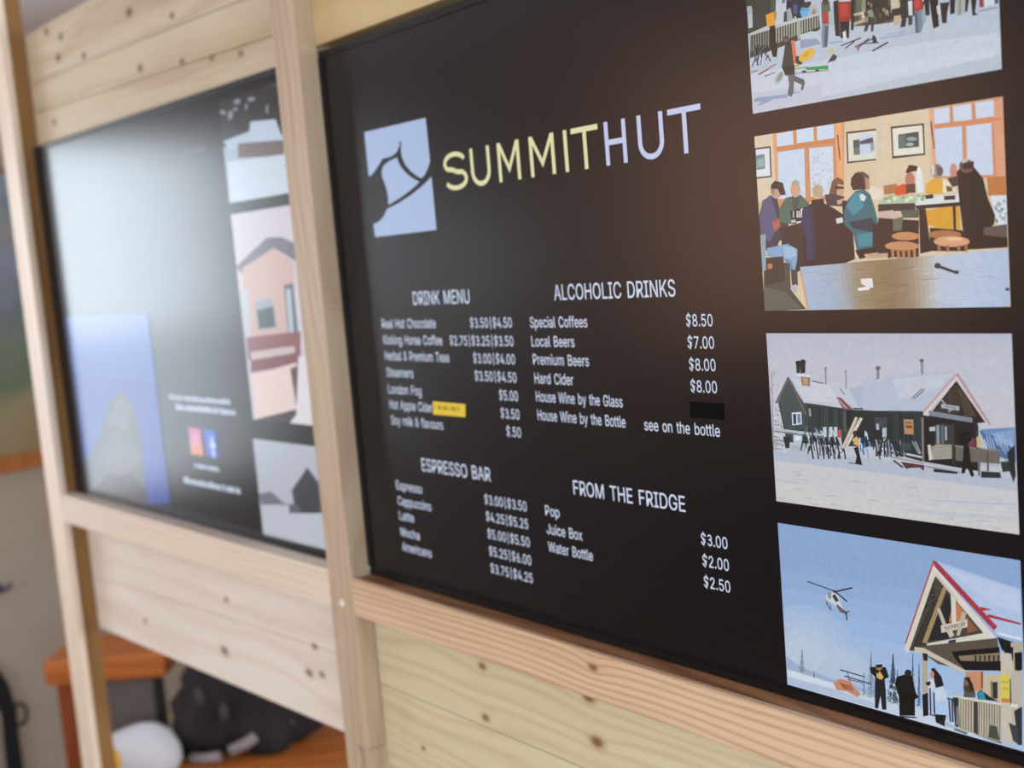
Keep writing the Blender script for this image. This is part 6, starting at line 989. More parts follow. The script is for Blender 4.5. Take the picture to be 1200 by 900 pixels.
GLYPH = {
'$': [-357,[[158,-63,160,241,158,470],[160,241,164,362,158,470],[164,362,199,470,158,470],[164,362,182,416,199,470],[182,416,195,174,199,470],[195,174,199,-63,199,470],[155,414,164,362,182,416],[164,362,180,363,182,416],[180,363,195,174,182,416],[195,174,203,361,182,416],[203,361,208,414,182,416],[131,410,164,362,155,414],[203,361,232,410,208,414],[109,402,164,362,131,410],[203,361,254,401,232,410],[88,390,164,362,109,402],[203,361,274,390,254,401],[71,377,164,362,88,390],[203,361,291,377,274,390],[203,361,305,361,291,377],[57,360,164,362,71,377],[195,174,203,361,180,363],[57,360,149,359,164,362],[222,356,305,361,203,361],[222,356,315,343,305,361],[46,341,149,359,57,360],[46,341,135,355,149,359],[240,347,315,343,222,356],[46,341,123,349,135,355],[46,341,114,341,123,349],[253,335,315,343,240,347],[253,335,322,324,315,343],[40,321,114,341,46,341],[40,321,106,332,114,341],[262,320,322,324,253,335],[40,321,100,323,106,332],[262,320,325,299,322,324],[40,321,97,312,100,323],[38,298,97,312,40,321],[267,299,325,299,262,320],[38,298,96,300,97,312],[38,298,97,288,96,300],[41,272,97,288,38,298],[41,272,101,278,97,288],[41,272,107,269,101,278],[51,248,107,269,41,272],[51,248,116,262,107,269],[51,248,126,255,116,262],[51,248,137,250,126,255],[51,248,149,245,137,250],[66,229,149,245,51,248],[66,229,160,241,149,245],[66,229,146,188,160,241],[146,188,158,-63,160,241],[158,-63,171,238,160,241],[158,-63,163,44,171,238],[163,44,195,174,171,238],[195,174,212,227,171,238],[88,212,146,188,66,229],[195,174,225,223,212,227],[195,174,237,219,225,223],[195,174,251,214,237,219],[195,174,264,208,251,214],[114,199,146,188,88,212],[195,174,277,201,264,208],[195,174,289,193,277,201],[195,174,300,183,289,193],[158,-63,163,44,146,188],[163,44,195,174,146,188],[195,174,310,172,300,183],[199,-63,209,170,195,174],[199,-63,223,165,209,170],[199,-63,213,47,223,165],[213,47,235,160,223,165],[213,47,246,155,235,160],[213,47,255,148,246,155],[213,47,263,141,255,148],[213,47,268,133,263,141],[213,47,272,123,268,133],[213,47,273,111,272,123],[30,86,87,113,26,113],[30,86,90,95,87,113],[213,47,271,98,273,111],[213,47,267,87,271,98],[30,86,94,83,90,95],[213,47,261,76,267,87],[37,65,94,83,30,86],[37,65,102,73,94,83],[213,47,252,66,261,76],[37,65,111,63,102,73],[213,47,241,58,252,66],[48,46,111,63,37,65],[48,46,122,56,111,63],[213,47,227,52,241,58],[48,46,134,50,122,56],[48,46,148,46,134,50],[196,44,199,-63,213,47],[48,46,163,44,148,46],[62,29,163,44,48,46],[179,43,199,-63,196,44],[62,29,179,43,163,44],[62,29,179,-11,179,43],[179,-11,199,-63,179,43],[80,15,179,-11,62,29],[101,4,179,-11,80,15],[124,-4,179,-11,101,4],[150,-9,179,-11,124,-4]]],
'&': [-358,[[140,413,180,413,160,414],[140,413,198,409,180,413],[122,409,198,409,140,413],[106,402,198,409,122,409],[106,402,214,402,198,409],[91,393,214,402,106,402],[91,393,228,393,214,402],[91,393,240,382,228,393],[79,382,240,382,91,393],[79,382,250,369,240,382],[70,368,250,369,79,382],[70,368,161,365,250,369],[161,365,174,364,250,369],[174,364,257,355,250,369],[62,353,152,364,70,368],[152,364,161,365,70,368],[62,353,144,363,152,364],[185,360,257,355,174,364],[62,353,136,359,144,363],[194,353,257,355,185,360],[62,353,129,355,136,359],[194,353,261,340,257,355],[62,353,124,350,129,355],[201,345,261,340,194,353],[58,337,124,350,62,353],[58,337,119,343,124,350],[205,335,261,340,201,345],[58,337,116,336,119,343],[205,335,263,323,261,340],[57,319,116,336,58,337],[57,319,114,328,116,336],[206,324,263,323,205,335],[57,319,113,319,114,328],[205,316,263,323,206,324],[205,316,262,311,263,323],[57,319,114,310,113,319],[58,303,114,310,57,319],[203,308,262,311,205,316],[203,308,259,299,262,311],[58,303,116,301,114,310],[200,302,259,299,203,308],[61,288,116,301,58,303],[196,295,259,299,200,302],[61,288,119,292,116,301],[196,295,255,288,259,299],[192,290,255,288,196,295],[61,288,124,283,119,292],[187,284,255,288,192,290],[67,274,124,283,61,288],[187,284,250,277,255,288],[181,280,250,277,187,284],[67,274,130,274,124,283],[176,275,250,277,181,280],[176,275,244,267,250,277],[171,271,244,267,176,275],[67,274,138,264,130,274],[74,260,138,264,67,274],[110,226,156,242,171,271],[156,242,244,267,171,271],[156,242,236,257,244,267],[74,260,146,253,138,264],[83,246,146,253,74,260],[156,242,227,248,236,257],[83,246,156,242,146,253],[156,242,217,240,227,248],[94,232,156,242,83,246],[94,232,110,226,156,242],[110,226,166,230,156,242],[106,217,110,226,94,232],[110,226,258,106,166,230],[258,106,358,-4,166,230],[94,214,106,217,110,226],[106,217,258,106,110,226],[94,214,120,201,106,217],[79,202,120,201,94,214],[65,190,120,201,79,202],[65,190,134,183,120,201],[53,179,134,183,65,190],[274,159,330,183,276,183],[274,159,329,155,330,183],[53,179,126,171,134,183],[126,171,226,68,134,183],[226,68,289,-4,134,183],[43,166,126,171,53,179],[43,166,111,159,126,171],[35,153,111,159,43,166],[35,153,99,148,111,159],[271,140,329,155,274,159],[271,140,326,133,329,155],[29,139,99,148,35,153],[29,139,91,138,99,148],[266,122,326,133,271,140],[25,124,91,138,29,139],[25,124,86,127,91,138],[266,122,321,114,326,133],[25,124,82,116,86,127],[24,106,82,116,25,124],[258,106,321,114,266,122],[24,106,81,105,82,116],[258,106,314,98,321,114],[26,85,81,105,24,106],[249,92,292,62,258,106],[292,62,358,-4,258,106],[358,-4,300,72,258,106],[300,72,314,98,258,106],[26,85,82,93,81,105],[300,72,307,84,314,98],[26,85,85,82,82,93],[238,79,292,62,249,92],[31,66,85,82,26,85],[31,66,90,72,85,82],[226,68,292,62,238,79],[31,66,97,63,90,72],[292,62,358,-4,300,72],[213,58,289,-4,226,68],[289,-4,269,35,226,68],[269,35,279,47,226,68],[279,47,292,62,226,68],[40,48,97,63,31,66],[40,48,106,55,97,63],[279,47,285,54,292,62],[199,51,254,22,213,58],[254,22,289,-4,213,58],[40,48,116,49,106,55],[185,45,254,22,199,51],[40,48,128,44,116,49],[53,31,128,44,40,48],[170,42,254,22,185,45],[53,31,140,42,128,44],[154,41,254,22,170,42],[53,31,154,41,140,42],[53,31,254,22,154,41],[254,22,289,-4,269,35],[68,18,254,22,53,31],[68,18,237,11,254,22],[87,6,237,11,68,18],[87,6,218,2,237,11],[108,-2,218,2,87,6],[108,-2,198,-4,218,2],[131,-7,198,-4,108,-2],[131,-7,178,-8,198,-4],[157,-9,178,-8,131,-7]]],
'.': [150,[[87,72,76,73,66,72,56,68,48,61,41,53,37,43,36,33,37,22,41,13,48,5,56,-2,66,-6,76,-7,87,-6,96,-2,105,5,111,13,115,22,116,33,115,43,111,53,105,61,96,68]]],
'0': [362,[[211,413,181,416,152,413,126,405,102,390,82,371,65,346,52,317,42,283,37,245,35,203,37,161,42,123,52,89,65,60,81,36,102,16,125,2,152,-6,181,-9,211,-6,237,2,261,16,281,36,298,60,311,89,320,123,326,161,328,203,326,245,320,283,311,317,297,346,281,371,261,390,237,405],[163,362,181,364,199,362,215,356,230,345,242,331,252,313,261,291,267,265,270,236,271,203,270,171,267,142,261,116,252,94,242,76,230,62,215,51,199,45,181,43,163,45,147,51,133,62,121,76,110,94,102,116,96,142,92,171,91,203,92,236,96,265,102,291,110,313,121,331,133,345,147,356]]],
'1': [362,[[158,411,224,411,224,-4,166,-4,166,355,169,355,65,279,65,343],[58,47,316,47,316,-4,58,-4]]],
'2': [362,[[180,416,204,414,226,409,246,400,264,389,280,375,292,358,301,339,307,319,308,298,307,283,305,268,300,253,293,238,284,222,126,47,126,49,315,49,315,-4,47,-4,47,39,249,274,252,285,253,297,252,310,248,322,243,333,236,342,227,350,217,356,205,360,193,363,179,364,164,363,151,360,140,355,129,348,121,339,114,329,109,317,106,304,105,286,49,286,51,314,56,336,66,356,79,373,94,388,113,400,133,409,156,414]]],
'3': [-345,[[61,335,75,361,120,329,111,310],[75,361,100,386,133,341,120,329],[100,386,131,403,150,350,133,341],[131,403,166,411,170,355,150,350],[166,411,202,409,191,354,170,355],[202,409,235,397,210,347,191,354],[235,397,264,377,225,336,210,347],[264,377,285,349,236,323,225,336],[285,349,296,316,241,308,236,323],[296,316,295,281,240,292,241,308],[295,281,283,249,234,277,240,292],[283,249,260,222,223,264,234,277],[260,222,231,203,207,254,223,264],[231,203,204,195,181,246,207,254],[204,195,204,244,186,191,181,246],[204,244,234,235,212,184,186,191],[234,235,265,217,230,173,212,184],[265,217,290,191,245,158,230,173],[290,191,306,160,254,141,245,158],[306,160,314,126,258,122,254,141],[314,126,311,91,256,103,258,122],[311,91,298,58,249,86,256,103],[298,58,277,30,237,70,249,86],[277,30,249,8,221,57,237,70],[249,8,215,-6,200,48,221,57],[215,-6,180,-11,178,45,200,48],[180,-11,144,-7,156,47,178,45],[144,-7,110,5,135,55,156,47],[110,5,80,25,118,67,135,55],[80,25,57,52,105,82,118,67],[57,52,44,80,95,103,105,82],[130,246,190,246,190,193,130,193]]],
'4': [362,[[255,411,195,411,28,128,28,81,334,81,334,134,90,134,90,132],[222,258,278,258,278,-4,222,-4]]],
'5': [362,[[74,411,50,199,104,193,113,201,123,206,148,215,161,217,174,218,190,217,205,213,218,207,230,198,240,188,248,175,254,161,257,146,259,130,257,114,254,99,248,85,240,73,231,63,219,55,206,48,192,45,177,43,164,44,152,47,140,51,130,57,121,65,113,73,107,83,103,93,101,108,44,108,47,83,53,64,63,46,76,30,92,17,110,6,131,-3,153,-7,177,-9,203,-7,227,-1,249,9,268,23,285,39,298,59,308,81,314,105,316,131,315,150,312,169,306,186,299,202,290,217,279,231,266,242,252,252,236,260,220,266,202,269,184,270,169,270,155,267,141,263,128,258,117,251,108,245,111,245,124,358,297,358,297,411]]],
'6': [362,[[200,411,264,411,123,205,110,205,117,218,165,252,176,254,188,255,212,253,234,248,254,239,272,227,287,212,299,194,308,173,313,150,315,126,313,101,307,78,297,56,284,37,268,21,250,8,229,-1,206,-7,181,-9,156,-7,133,-1,112,9,93,22,77,38,64,58,55,80,49,104,47,129,49,150,53,171,60,193,71,216,87,244,107,274],[196,207,181,209,166,207,153,204,141,198,130,190,121,181,114,169,108,157,105,142,104,127,105,111,108,96,114,83,121,71,130,61,141,53,153,47,166,44,181,42,196,44,209,47,221,53,232,61,241,71,248,83,254,96,257,110,258,126,257,142,254,156,248,169,241,180,232,190,221,198,209,204]]],
'7': [362,[[316,411,46,411,46,358,255,358,72,-4,134,-4,316,358]]],
'8': [362,[[205,414,181,416,157,414,135,410,115,402,97,391,82,377,69,362,60,344,55,325,53,304,55,283,61,262,71,244,85,229,102,217,118,211,118,214,106,211,92,205,79,196,67,185,57,172,49,158,43,142,39,126,38,108,40,86,46,66,56,47,70,31,87,17,107,6,129,-2,154,-7,181,-9,208,-7,232,-2,255,6,275,17,292,31,306,47,316,66,322,86,324,108,323,126,319,142,313,158,305,172,295,185,283,196,270,205,256,211,244,214,244,211,260,217,277,229,290,244,301,263,307,283,309,304,307,325,301,344,292,362,280,377,264,391,246,402,226,410],[167,363,181,364,195,363,207,361,218,356,228,350,236,343,243,334,248,324,251,313,252,300,251,288,248,277,243,266,236,257,227,250,218,243,207,239,194,236,181,235,168,236,155,239,144,243,134,250,125,257,119,266,114,277,111,288,110,300,111,313,114,324,119,334,125,343,134,350,143,356,155,361],[181,185,165,184,150,180,137,175,125,168,115,159,107,149,101,137,97,125,96,111,97,98,100,86,106,75,114,66,124,58,135,52,149,47,164,44,181,43,198,44,213,47,226,52,238,58,248,66,255,75,261,86,265,98,266,111,264,125,261,137,255,149,247,159,237,168,225,175,211,180,197,184]]],
'A': [-384,[[8,-4,181,386,159,411],[181,386,223,411,159,411],[181,386,201,386,223,411],[201,386,376,-4,223,411],[8,-4,190,349,181,386],[190,349,192,349,181,386],[190,349,192,349,201,386],[192,349,376,-4,201,386],[200,321,292,155,192,349],[292,155,376,-4,192,349],[8,-4,92,155,190,349],[92,155,181,320,190,349],[208,297,292,155,200,321],[92,155,174,296,181,320],[215,276,292,155,208,297],[92,155,167,275,174,296],[221,257,292,155,215,276],[92,155,161,256,167,275],[226,241,292,155,221,257],[92,155,156,241,161,256],[92,155,92,117,156,241],[92,117,71,-4,156,241],[313,-4,292,117,226,241],[292,117,292,155,226,241],[8,-4,92,117,92,155],[92,117,292,155,92,155],[92,117,292,117,292,155],[292,117,376,-4,292,155],[8,-4,71,-4,92,117],[313,-4,376,-4,292,117]]],
'B': [365,[[44,-4,44,411,193,411,220,409,244,404,265,396,282,385,297,371,308,355,316,338,321,319,322,299,321,282,318,267,313,254,305,243,297,234,287,226,276,219,255,211,255,213,266,211,279,207,292,199,305,190,316,178,325,164,332,148,337,130,338,109,336,88,331,69,323,52,312,36,296,22,277,11,254,3,228,-2,197,-4],[192,358,103,358,103,232,204,233,217,236,229,240,239,246,248,254,255,263,261,273,264,285,265,298,263,314,257,328,248,340,234,350,215,356],[198,181,103,181,103,49,196,49,224,51,246,57,261,67,272,79,279,93,281,109,280,122,276,134,271,145,263,155,254,164,243,171,230,177,215,180]]],
'C': [408,[[234,415,214,416,179,413,148,404,118,390,92,370,70,346,52,316,39,282,31,245,29,203,31,162,39,124,52,91,70,61,92,37,118,17,148,2,179,-6,214,-9,235,-8,254,-5,274,0,292,7,309,17,324,27,338,40,351,55,362,71,370,88,377,107,383,132,324,132,320,116,315,104,308,93,301,84,293,75,284,67,263,56,214,46,191,48,169,54,149,64,131,78,116,96,103,117,94,142,88,171,86,203,88,236,94,264,103,289,116,311,131,329,149,343,169,353,190,359,214,361,251,356,263,352,284,340,301,323,315,303,320,291,324,275,383,275,377,300,370,319,361,337,351,353,338,367,324,380,308,391,291,400,273,407,254,412]]],
'D': [402,[[44,-4,44,411,103,411,103,-4],[71,411,71,358,177,358,206,356,232,350,254,339,273,325,288,308,300,287,309,262,314,235,316,204,314,173,309,145,300,121,288,99,272,82,252,68,229,57,203,51,172,49,73,49,73,-4,175,-4,215,-1,251,7,282,21,310,41,332,65,350,93,363,126,370,163,373,204,370,245,363,282,350,314,332,343,310,367,284,386,253,400,219,408,180,411]]],
'E': [335,[[44,-4,44,411,302,411,302,358,103,358,103,232,288,232,288,179,103,179,103,49,304,49,304,-4]]],
'F': [328,[[44,-4,44,411,299,411,299,358,103,358,103,226,281,226,281,173,103,173,103,-4]]],
'G': [416,[[233,415,212,416,178,413,146,404,117,390,91,370,70,346,52,316,39,282,31,245,29,203,31,162,39,125,52,91,70,61,92,37,118,17,147,3,180,-6,215,-9,247,-7,276,0,303,12,327,28,347,47,364,71,376,98,384,127,386,160,386,208,223,208,223,156,389,156,329,166,327,139,322,119,314,100,303,84,290,71,274,60,256,52,236,48,215,46,191,48,169,54,149,64,131,78,116,96,103,117,94,142,88,171,86,203,88,236,94,264,103,290,116,311,131,329,148,343,168,353,189,359,212,361,226,360,251,355,292,331,307,313,318,290,324,275,384,275,378,299,371,318,362,335,352,351,339,365,325,378,309,389,292,399,273,406,254,412]]],
'H': [414,[[44,411,103,411,103,235,310,235,310,411,369,411,369,-4,310,-4,310,182,103,182,103,-4,44,-4]]],
'I': [240,[[219,411,21,411,21,358,91,358,91,49,21,49,21,-4,219,-4,219,49,150,49,150,358,219,358]]],
'J': [317,[[214,411,273,411,273,116,269,80,257,49,238,24,212,5,182,-5,148,-9,114,-5,83,5,58,24,38,49,27,80,23,116,23,142,82,142,82,117,84,94,90,76,100,62,113,52,129,46,148,43,167,46,182,52,196,62,206,76,212,94,214,117]]],
'K': [373,[[44,411,103,411,103,-4,44,-4],[367,411,289,411,80,174,80,107,184,217,186,217],[183,253,146,207,296,-4,366,-4]]],
'L': [314,[[44,411,103,411,103,49,293,49,293,-4,44,-4]]],
'M': [-500,[[46,0,46,407,100,407,100,0],[400,0,400,407,454,407,454,0],[46,407,124,407,278,0,222,0],[376,407,454,407,278,0,222,0]]],
'N': [-419,[[44,-4,80,364,44,411],[80,364,111,411,44,411],[80,364,99,367,111,411],[99,367,278,148,111,411],[315,156,374,411,315,411],[315,156,374,-4,374,411],[100,343,278,148,99,367],[44,-4,95,339,80,364],[101,325,106,320,100,343],[106,320,278,148,100,343],[44,-4,101,325,95,339],[101,325,106,320,95,339],[44,-4,101,307,101,325],[115,303,278,148,106,320],[44,-4,102,291,101,307],[124,288,278,148,115,303],[44,-4,103,276,102,291],[132,275,278,148,124,288],[44,-4,103,262,103,276],[139,263,278,148,132,275],[146,251,278,148,139,263],[44,-4,103,251,103,262],[152,241,278,148,146,251],[44,-4,104,241,103,251],[44,-4,104,233,104,241],[159,230,278,148,152,241],[44,-4,104,-4,104,233],[307,-4,278,148,159,230],[315,147,374,-4,315,156],[307,-4,282,141,278,148],[316,137,374,-4,315,147],[307,-4,287,132,282,141],[316,126,374,-4,316,137],[307,-4,293,122,287,132],[316,113,374,-4,316,126],[307,-4,300,111,293,122],[316,100,374,-4,316,113],[307,-4,306,100,300,111],[317,86,374,-4,316,100],[307,-4,313,87,306,100],[307,-4,318,72,313,87],[318,72,320,74,313,87],[318,72,320,74,317,86],[320,74,374,-4,317,86],[327,60,374,-4,320,74],[307,-4,319,57,318,72],[336,41,374,-4,327,60],[307,-4,321,39,319,57],[321,39,374,-4,336,41],[307,-4,374,-4,321,39]]],
'O': [427,[[214,416,248,413,280,404,309,390,335,370,356,346,374,316,387,282,395,245,398,203,395,162,387,124,374,91,356,61,335,37,309,17,280,2,248,-6,214,-9,179,-6,148,2,118,17,93,37,71,61,53,91,39,124,31,162,29,203,31,245,39,282,53,316,71,346,93,370,118,390,148,404,179,413],[214,361,191,359,169,353,149,343,131,329,116,311,103,290,94,265,88,236,86,203,88,171,94,142,103,117,116,95,131,78,149,64,169,54,191,48,214,46,236,48,258,54,278,64,295,78,311,95,323,117,333,142,339,171,341,203,339,236,333,265,323,290,311,312,295,329,278,343,258,353,236,359]]],
'P': [356,[[44,-4,44,411,188,411,218,409,245,403,268,393,287,380,303,364,315,345,324,325,329,302,331,278,329,254,324,232,315,211,303,192,287,176,268,163,245,153,218,147,188,145,84,145,84,198,186,198,205,199,222,202,236,208,247,216,256,225,263,236,268,249,271,263,272,278,271,293,268,307,263,320,256,331,247,340,236,348,222,353,205,357,186,358,103,358,103,-4]]],
'R': [359,[[44,-4,44,411,189,411,219,409,245,403,268,394,287,382,303,366,316,348,324,328,329,306,331,282,329,258,324,236,315,215,303,198,287,183,268,170,245,162,219,156,189,155,73,155,73,208,187,208,206,209,223,212,237,217,248,224,257,232,264,242,269,254,272,267,273,282,272,297,269,310,264,322,257,333,248,341,236,348,222,354,206,357,186,358,103,358,103,-4],[244,187,178,187,280,-4,348,-4]]],
'S': [357,[[208,414,182,416,155,414,131,410,109,402,88,390,71,377,57,360,46,341,40,321,38,298,41,272,51,248,66,229,88,212,114,199,146,188,235,160,246,155,255,148,263,141,268,133,272,123,273,111,271,98,267,87,261,76,252,66,241,58,227,52,213,47,196,44,179,43,163,44,148,46,134,50,122,56,111,63,102,73,94,83,90,95,87,113,26,113,30,86,37,65,48,46,62,29,80,15,101,4,124,-4,150,-9,179,-11,209,-9,236,-4,260,5,281,17,298,32,312,49,322,68,328,89,330,111,329,129,325,145,319,160,310,172,300,183,289,193,126,255,116,262,107,269,101,278,97,288,96,300,97,312,100,323,106,332,114,341,123,349,135,355,149,359,164,362,180,363,203,361,222,356,240,347,253,335,262,320,267,299,325,299,322,324,315,343,305,361,291,377,274,390,254,401,232,410]]],
'T': [359,[[22,411,337,411,337,358,209,358,209,-4,150,-4,150,358,22,358]]],
'U': [414,[[103,411,44,411,44,138,47,111,53,86,65,62,80,41,99,24,122,9,147,-2,176,-8,207,-10,238,-8,267,-2,292,9,315,24,334,41,349,62,360,86,367,111,369,138,369,411,311,411,311,143,309,124,305,108,298,92,289,79,277,67,263,58,246,51,228,46,207,45,186,46,168,51,151,58,137,67,125,79,116,92,109,108,104,124,103,143]]],
'W': [-549,[[121,-4,69,411,8,411],[121,-4,134,158,69,411],[176,158,265,384,242,411],[265,384,306,411,242,411],[265,384,284,384,306,411],[284,384,373,158,306,411],[415,158,540,411,480,411],[415,158,427,-4,540,411],[176,158,269,355,265,384],[279,356,373,158,284,384],[275,335,373,158,279,356],[176,158,273,333,269,355],[271,315,278,312,275,335],[278,312,373,158,275,335],[176,158,271,315,273,333],[271,315,278,312,273,333],[176,158,267,296,271,315],[282,293,373,158,278,312],[176,158,263,277,267,296],[286,275,373,158,282,293],[176,158,258,257,263,277],[291,257,373,158,286,275],[362,-4,373,158,291,257],[176,158,187,-4,258,257],[362,-4,376,144,373,158],[172,144,187,-4,176,158],[121,-4,137,144,134,158],[411,144,427,-4,415,158],[362,-4,380,131,376,144],[169,131,187,-4,172,144],[121,-4,141,131,137,144],[408,131,427,-4,411,144],[362,-4,383,117,380,131],[166,117,187,-4,169,131],[405,117,427,-4,408,131],[121,-4,144,117,141,131],[162,103,187,-4,166,117],[402,103,427,-4,405,117],[362,-4,386,103,383,117],[121,-4,147,103,144,117],[159,90,187,-4,162,103],[399,90,427,-4,402,103],[362,-4,389,90,386,103],[121,-4,150,90,147,103],[362,-4,392,76,389,90],[156,76,187,-4,159,90],[396,76,427,-4,399,90],[121,-4,153,76,150,90],[362,-4,393,61,392,76],[393,61,395,61,392,76],[153,61,156,61,156,76],[156,61,187,-4,156,76],[393,61,395,61,396,76],[395,61,427,-4,396,76],[121,-4,153,61,153,76],[153,61,156,61,153,76],[398,47,427,-4,395,61],[121,-4,151,47,153,61],[362,-4,390,47,393,61],[159,47,187,-4,156,61],[402,28,427,-4,398,47],[121,-4,147,28,151,47],[362,-4,386,28,390,47],[162,28,187,-4,159,47],[121,-4,162,28,147,28],[121,-4,187,-4,162,28],[362,-4,402,28,386,28],[362,-4,427,-4,402,28]]],
'a': [311,[[138,310,122,308,105,304,89,298,74,290,60,280,48,267,38,252,28,231,82,215,87,225,103,244,121,255,131,258,143,260,156,261,169,260,181,258,190,254,198,249,205,243,210,236,214,227,216,217,216,198,214,194,210,191,72,164,60,158,49,150,39,141,31,131,25,118,22,103,21,86,22,67,27,49,35,34,46,20,59,9,74,1,91,-6,109,-9,128,-10,145,-10,160,-7,174,-3,185,3,195,10,220,38,218,38,218,-4,273,-4,273,201,272,223,268,242,261,258,252,271,242,282,231,291,218,298,205,303],[220,147,217,144,217,111,216,99,213,87,208,76,201,66,192,58,181,50,168,44,153,41,136,40,115,42,97,49,90,54,84,60,80,67,78,75,77,84,78,94,81,102,85,109,92,115,100,120]]],
'b': [340,[[38,411,95,411,95,259,93,259,115,287,135,301,149,307,165,310,183,311,208,309,231,302,252,291,271,276,286,258,299,236,308,210,314,182,316,151,314,120,308,92,299,66,287,44,271,25,253,10,232,-1,209,-8,184,-10,166,-9,150,-6,136,0,125,7,115,14,93,-4,38,-4],[159,259,176,260,193,259,209,254,222,246,233,236,242,223,249,208,255,190,258,172,259,152,258,131,255,112,249,95,242,79,233,66,221,55,208,47,193,43,176,41,159,43,145,47,131,55,120,65,111,78,103,93,98,111,95,130,94,152,95,173,98,192,103,209,111,224,120,237,131,247,144,254]]],
'c': [317,[[166,311,139,309,114,302,91,291,72,276,55,257,42,234,32,209,26,181,24,150,26,120,32,92,42,66,55,44,72,25,91,10,114,-1,139,-8,166,-10,196,-7,210,-4,223,1,235,7,258,23,267,32,276,43,283,55,289,67,295,84,241,98,166,41,148,42,132,47,118,56,107,67,97,80,90,95,85,112,82,131,81,150,82,170,85,188,90,205,97,221,107,234,118,245,132,254,148,259,166,260,240,205,294,219,288,236,282,248,266,270,257,280,235,295,222,301,209,305]]],
'd': [340,[[301,411,245,411,245,259,247,259,225,287,204,301,191,307,175,310,156,311,132,309,108,302,87,291,69,276,53,258,41,236,31,210,26,182,24,151,26,120,31,92,40,66,53,44,69,25,87,10,108,-1,131,-8,156,-10,174,-9,190,-6,203,0,215,7,224,14,247,-4,301,-4],[146,259,164,260,181,259,195,254,209,247,220,237,229,224,236,209,242,192,245,173,246,152,245,130,241,111,236,93,229,78,220,65,208,55,195,47,180,43,164,41,147,43,131,47,118,55,107,66,98,79,90,95,85,112,82,131,81,152,82,172,85,190,90,208,97,223,107,236,118,246,131,254]]],
'e': [323,[[164,311,181,310,198,307,214,303,230,296,244,287,258,275,270,262,281,245,289,227,295,206,299,182,300,132,56,132,56,180,282,180,244,155,243,181,240,198,235,213,228,227,219,239,208,248,195,255,181,259,164,261,147,259,132,255,119,248,108,238,98,227,90,214,85,200,81,185,82,121,85,103,92,87,100,73,110,61,123,52,137,46,153,42,170,40,202,46,219,55,226,61,232,68,237,76,242,89,297,75,290,56,281,42,271,29,258,18,244,8,227,0,210,-6,190,-9,170,-10,141,-8,115,-1,92,10,72,25,55,44,41,66,31,92,26,119,24,149,26,180,31,208,41,233,54,256,71,275,90,291,112,302,137,309]]],
'f': [203,[[150,428,135,426,121,423,107,418,94,411,83,402,73,391,66,377,62,362,61,345,61,-4,117,-4,117,335,118,348,121,358,126,365,133,371,143,374,184,370,199,419],[186,307,2,307,2,258,186,258]]],
'g': [340,[[157,311,175,310,191,307,204,301,216,295,225,287,248,259,247,259,247,307,302,307,302,-7,300,-33,293,-55,283,-74,270,-90,253,-102,234,-112,212,-119,190,-123,166,-124,144,-123,124,-120,106,-115,90,-108,76,-100,63,-91,53,-80,44,-69,35,-54,82,-28,125,-67,136,-71,150,-73,165,-74,188,-72,207,-67,223,-57,236,-44,243,-27,245,-4,245,51,247,51,224,23,203,9,190,4,174,1,156,0,132,2,109,8,88,18,70,32,54,49,41,70,31,95,26,122,24,153,26,183,31,211,41,236,54,258,69,277,88,291,109,302,132,309],[147,259,164,260,181,259,196,254,209,247,220,237,229,224,237,210,242,193,245,174,246,154,245,133,242,115,237,98,229,84,220,72,209,63,196,56,181,52,164,51,147,52,132,57,118,64,107,73,98,85,90,99,85,116,82,134,81,154,82,174,85,192,90,209,98,223,107,236,118,246,131,254]]],
'h': [328,[[38,411,95,411,95,226,77,226,89,257,103,277,120,293,138,303,159,309,182,311,202,310,221,305,238,298,253,288,266,274,276,258,283,239,288,217,289,192,289,-4,233,-4,233,188,231,209,225,227,216,241,203,251,187,258,168,260,154,259,142,256,130,251,120,244,111,235,104,224,99,212,96,198,95,181,95,-4,38,-4]]],
'i': [133,[[38,307,95,307,95,-4,38,-4],[67,423,77,421,86,418,94,412,100,405,103,396,105,386,103,377,100,368,94,361,86,355,77,352,67,351,57,352,48,355,41,361,34,368,31,377,29,386,31,396,34,405,41,412,48,418,57,421]]],
'k': [305,[[38,411,95,411,95,-4,38,-4],[297,307,226,307,95,173,84,173,84,101,143,156,149,156],[153,188,113,149,233,-4,305,-4]]],
'l': [151,[[38,411,95,411,97,58,99,52,103,48,109,46,139,48,149,-1,89,-3,71,3,57,14,46,28,40,46,38,67]]],
'm': [488,[[175,313,197,310,216,303,232,291,245,276,254,257,261,232,245,232,251,251,258,265,267,277,278,287,290,296,303,303,318,308,333,311,349,313,367,311,384,307,399,301,414,291,426,279,436,264,443,247,448,227,449,204,449,-4,393,-4,393,203,391,222,385,237,376,247,363,255,350,259,335,261,322,260,311,257,301,253,292,247,285,239,279,230,275,221,273,210,272,198,272,-4,216,-4,216,208,214,223,209,235,200,246,188,254,175,259,159,261,148,260,138,257,128,253,119,247,111,239,104,230,99,218,96,205,95,190,95,-4,38,-4,38,307,93,307,93,233,81,233,88,253,95,267,103,279,113,289,124,298,136,304,149,309,162,312]]],
'n': [328,[[182,311,202,310,221,305,238,298,253,288,265,274,276,258,283,239,288,217,289,192,289,-4,233,-4,233,188,231,209,225,227,216,241,203,251,187,258,168,260,154,259,142,256,130,251,120,244,111,235,104,224,99,212,96,198,95,181,95,-4,38,-4,38,307,93,307,93,226,77,226,89,257,103,277,120,293,138,303,159,309]]],
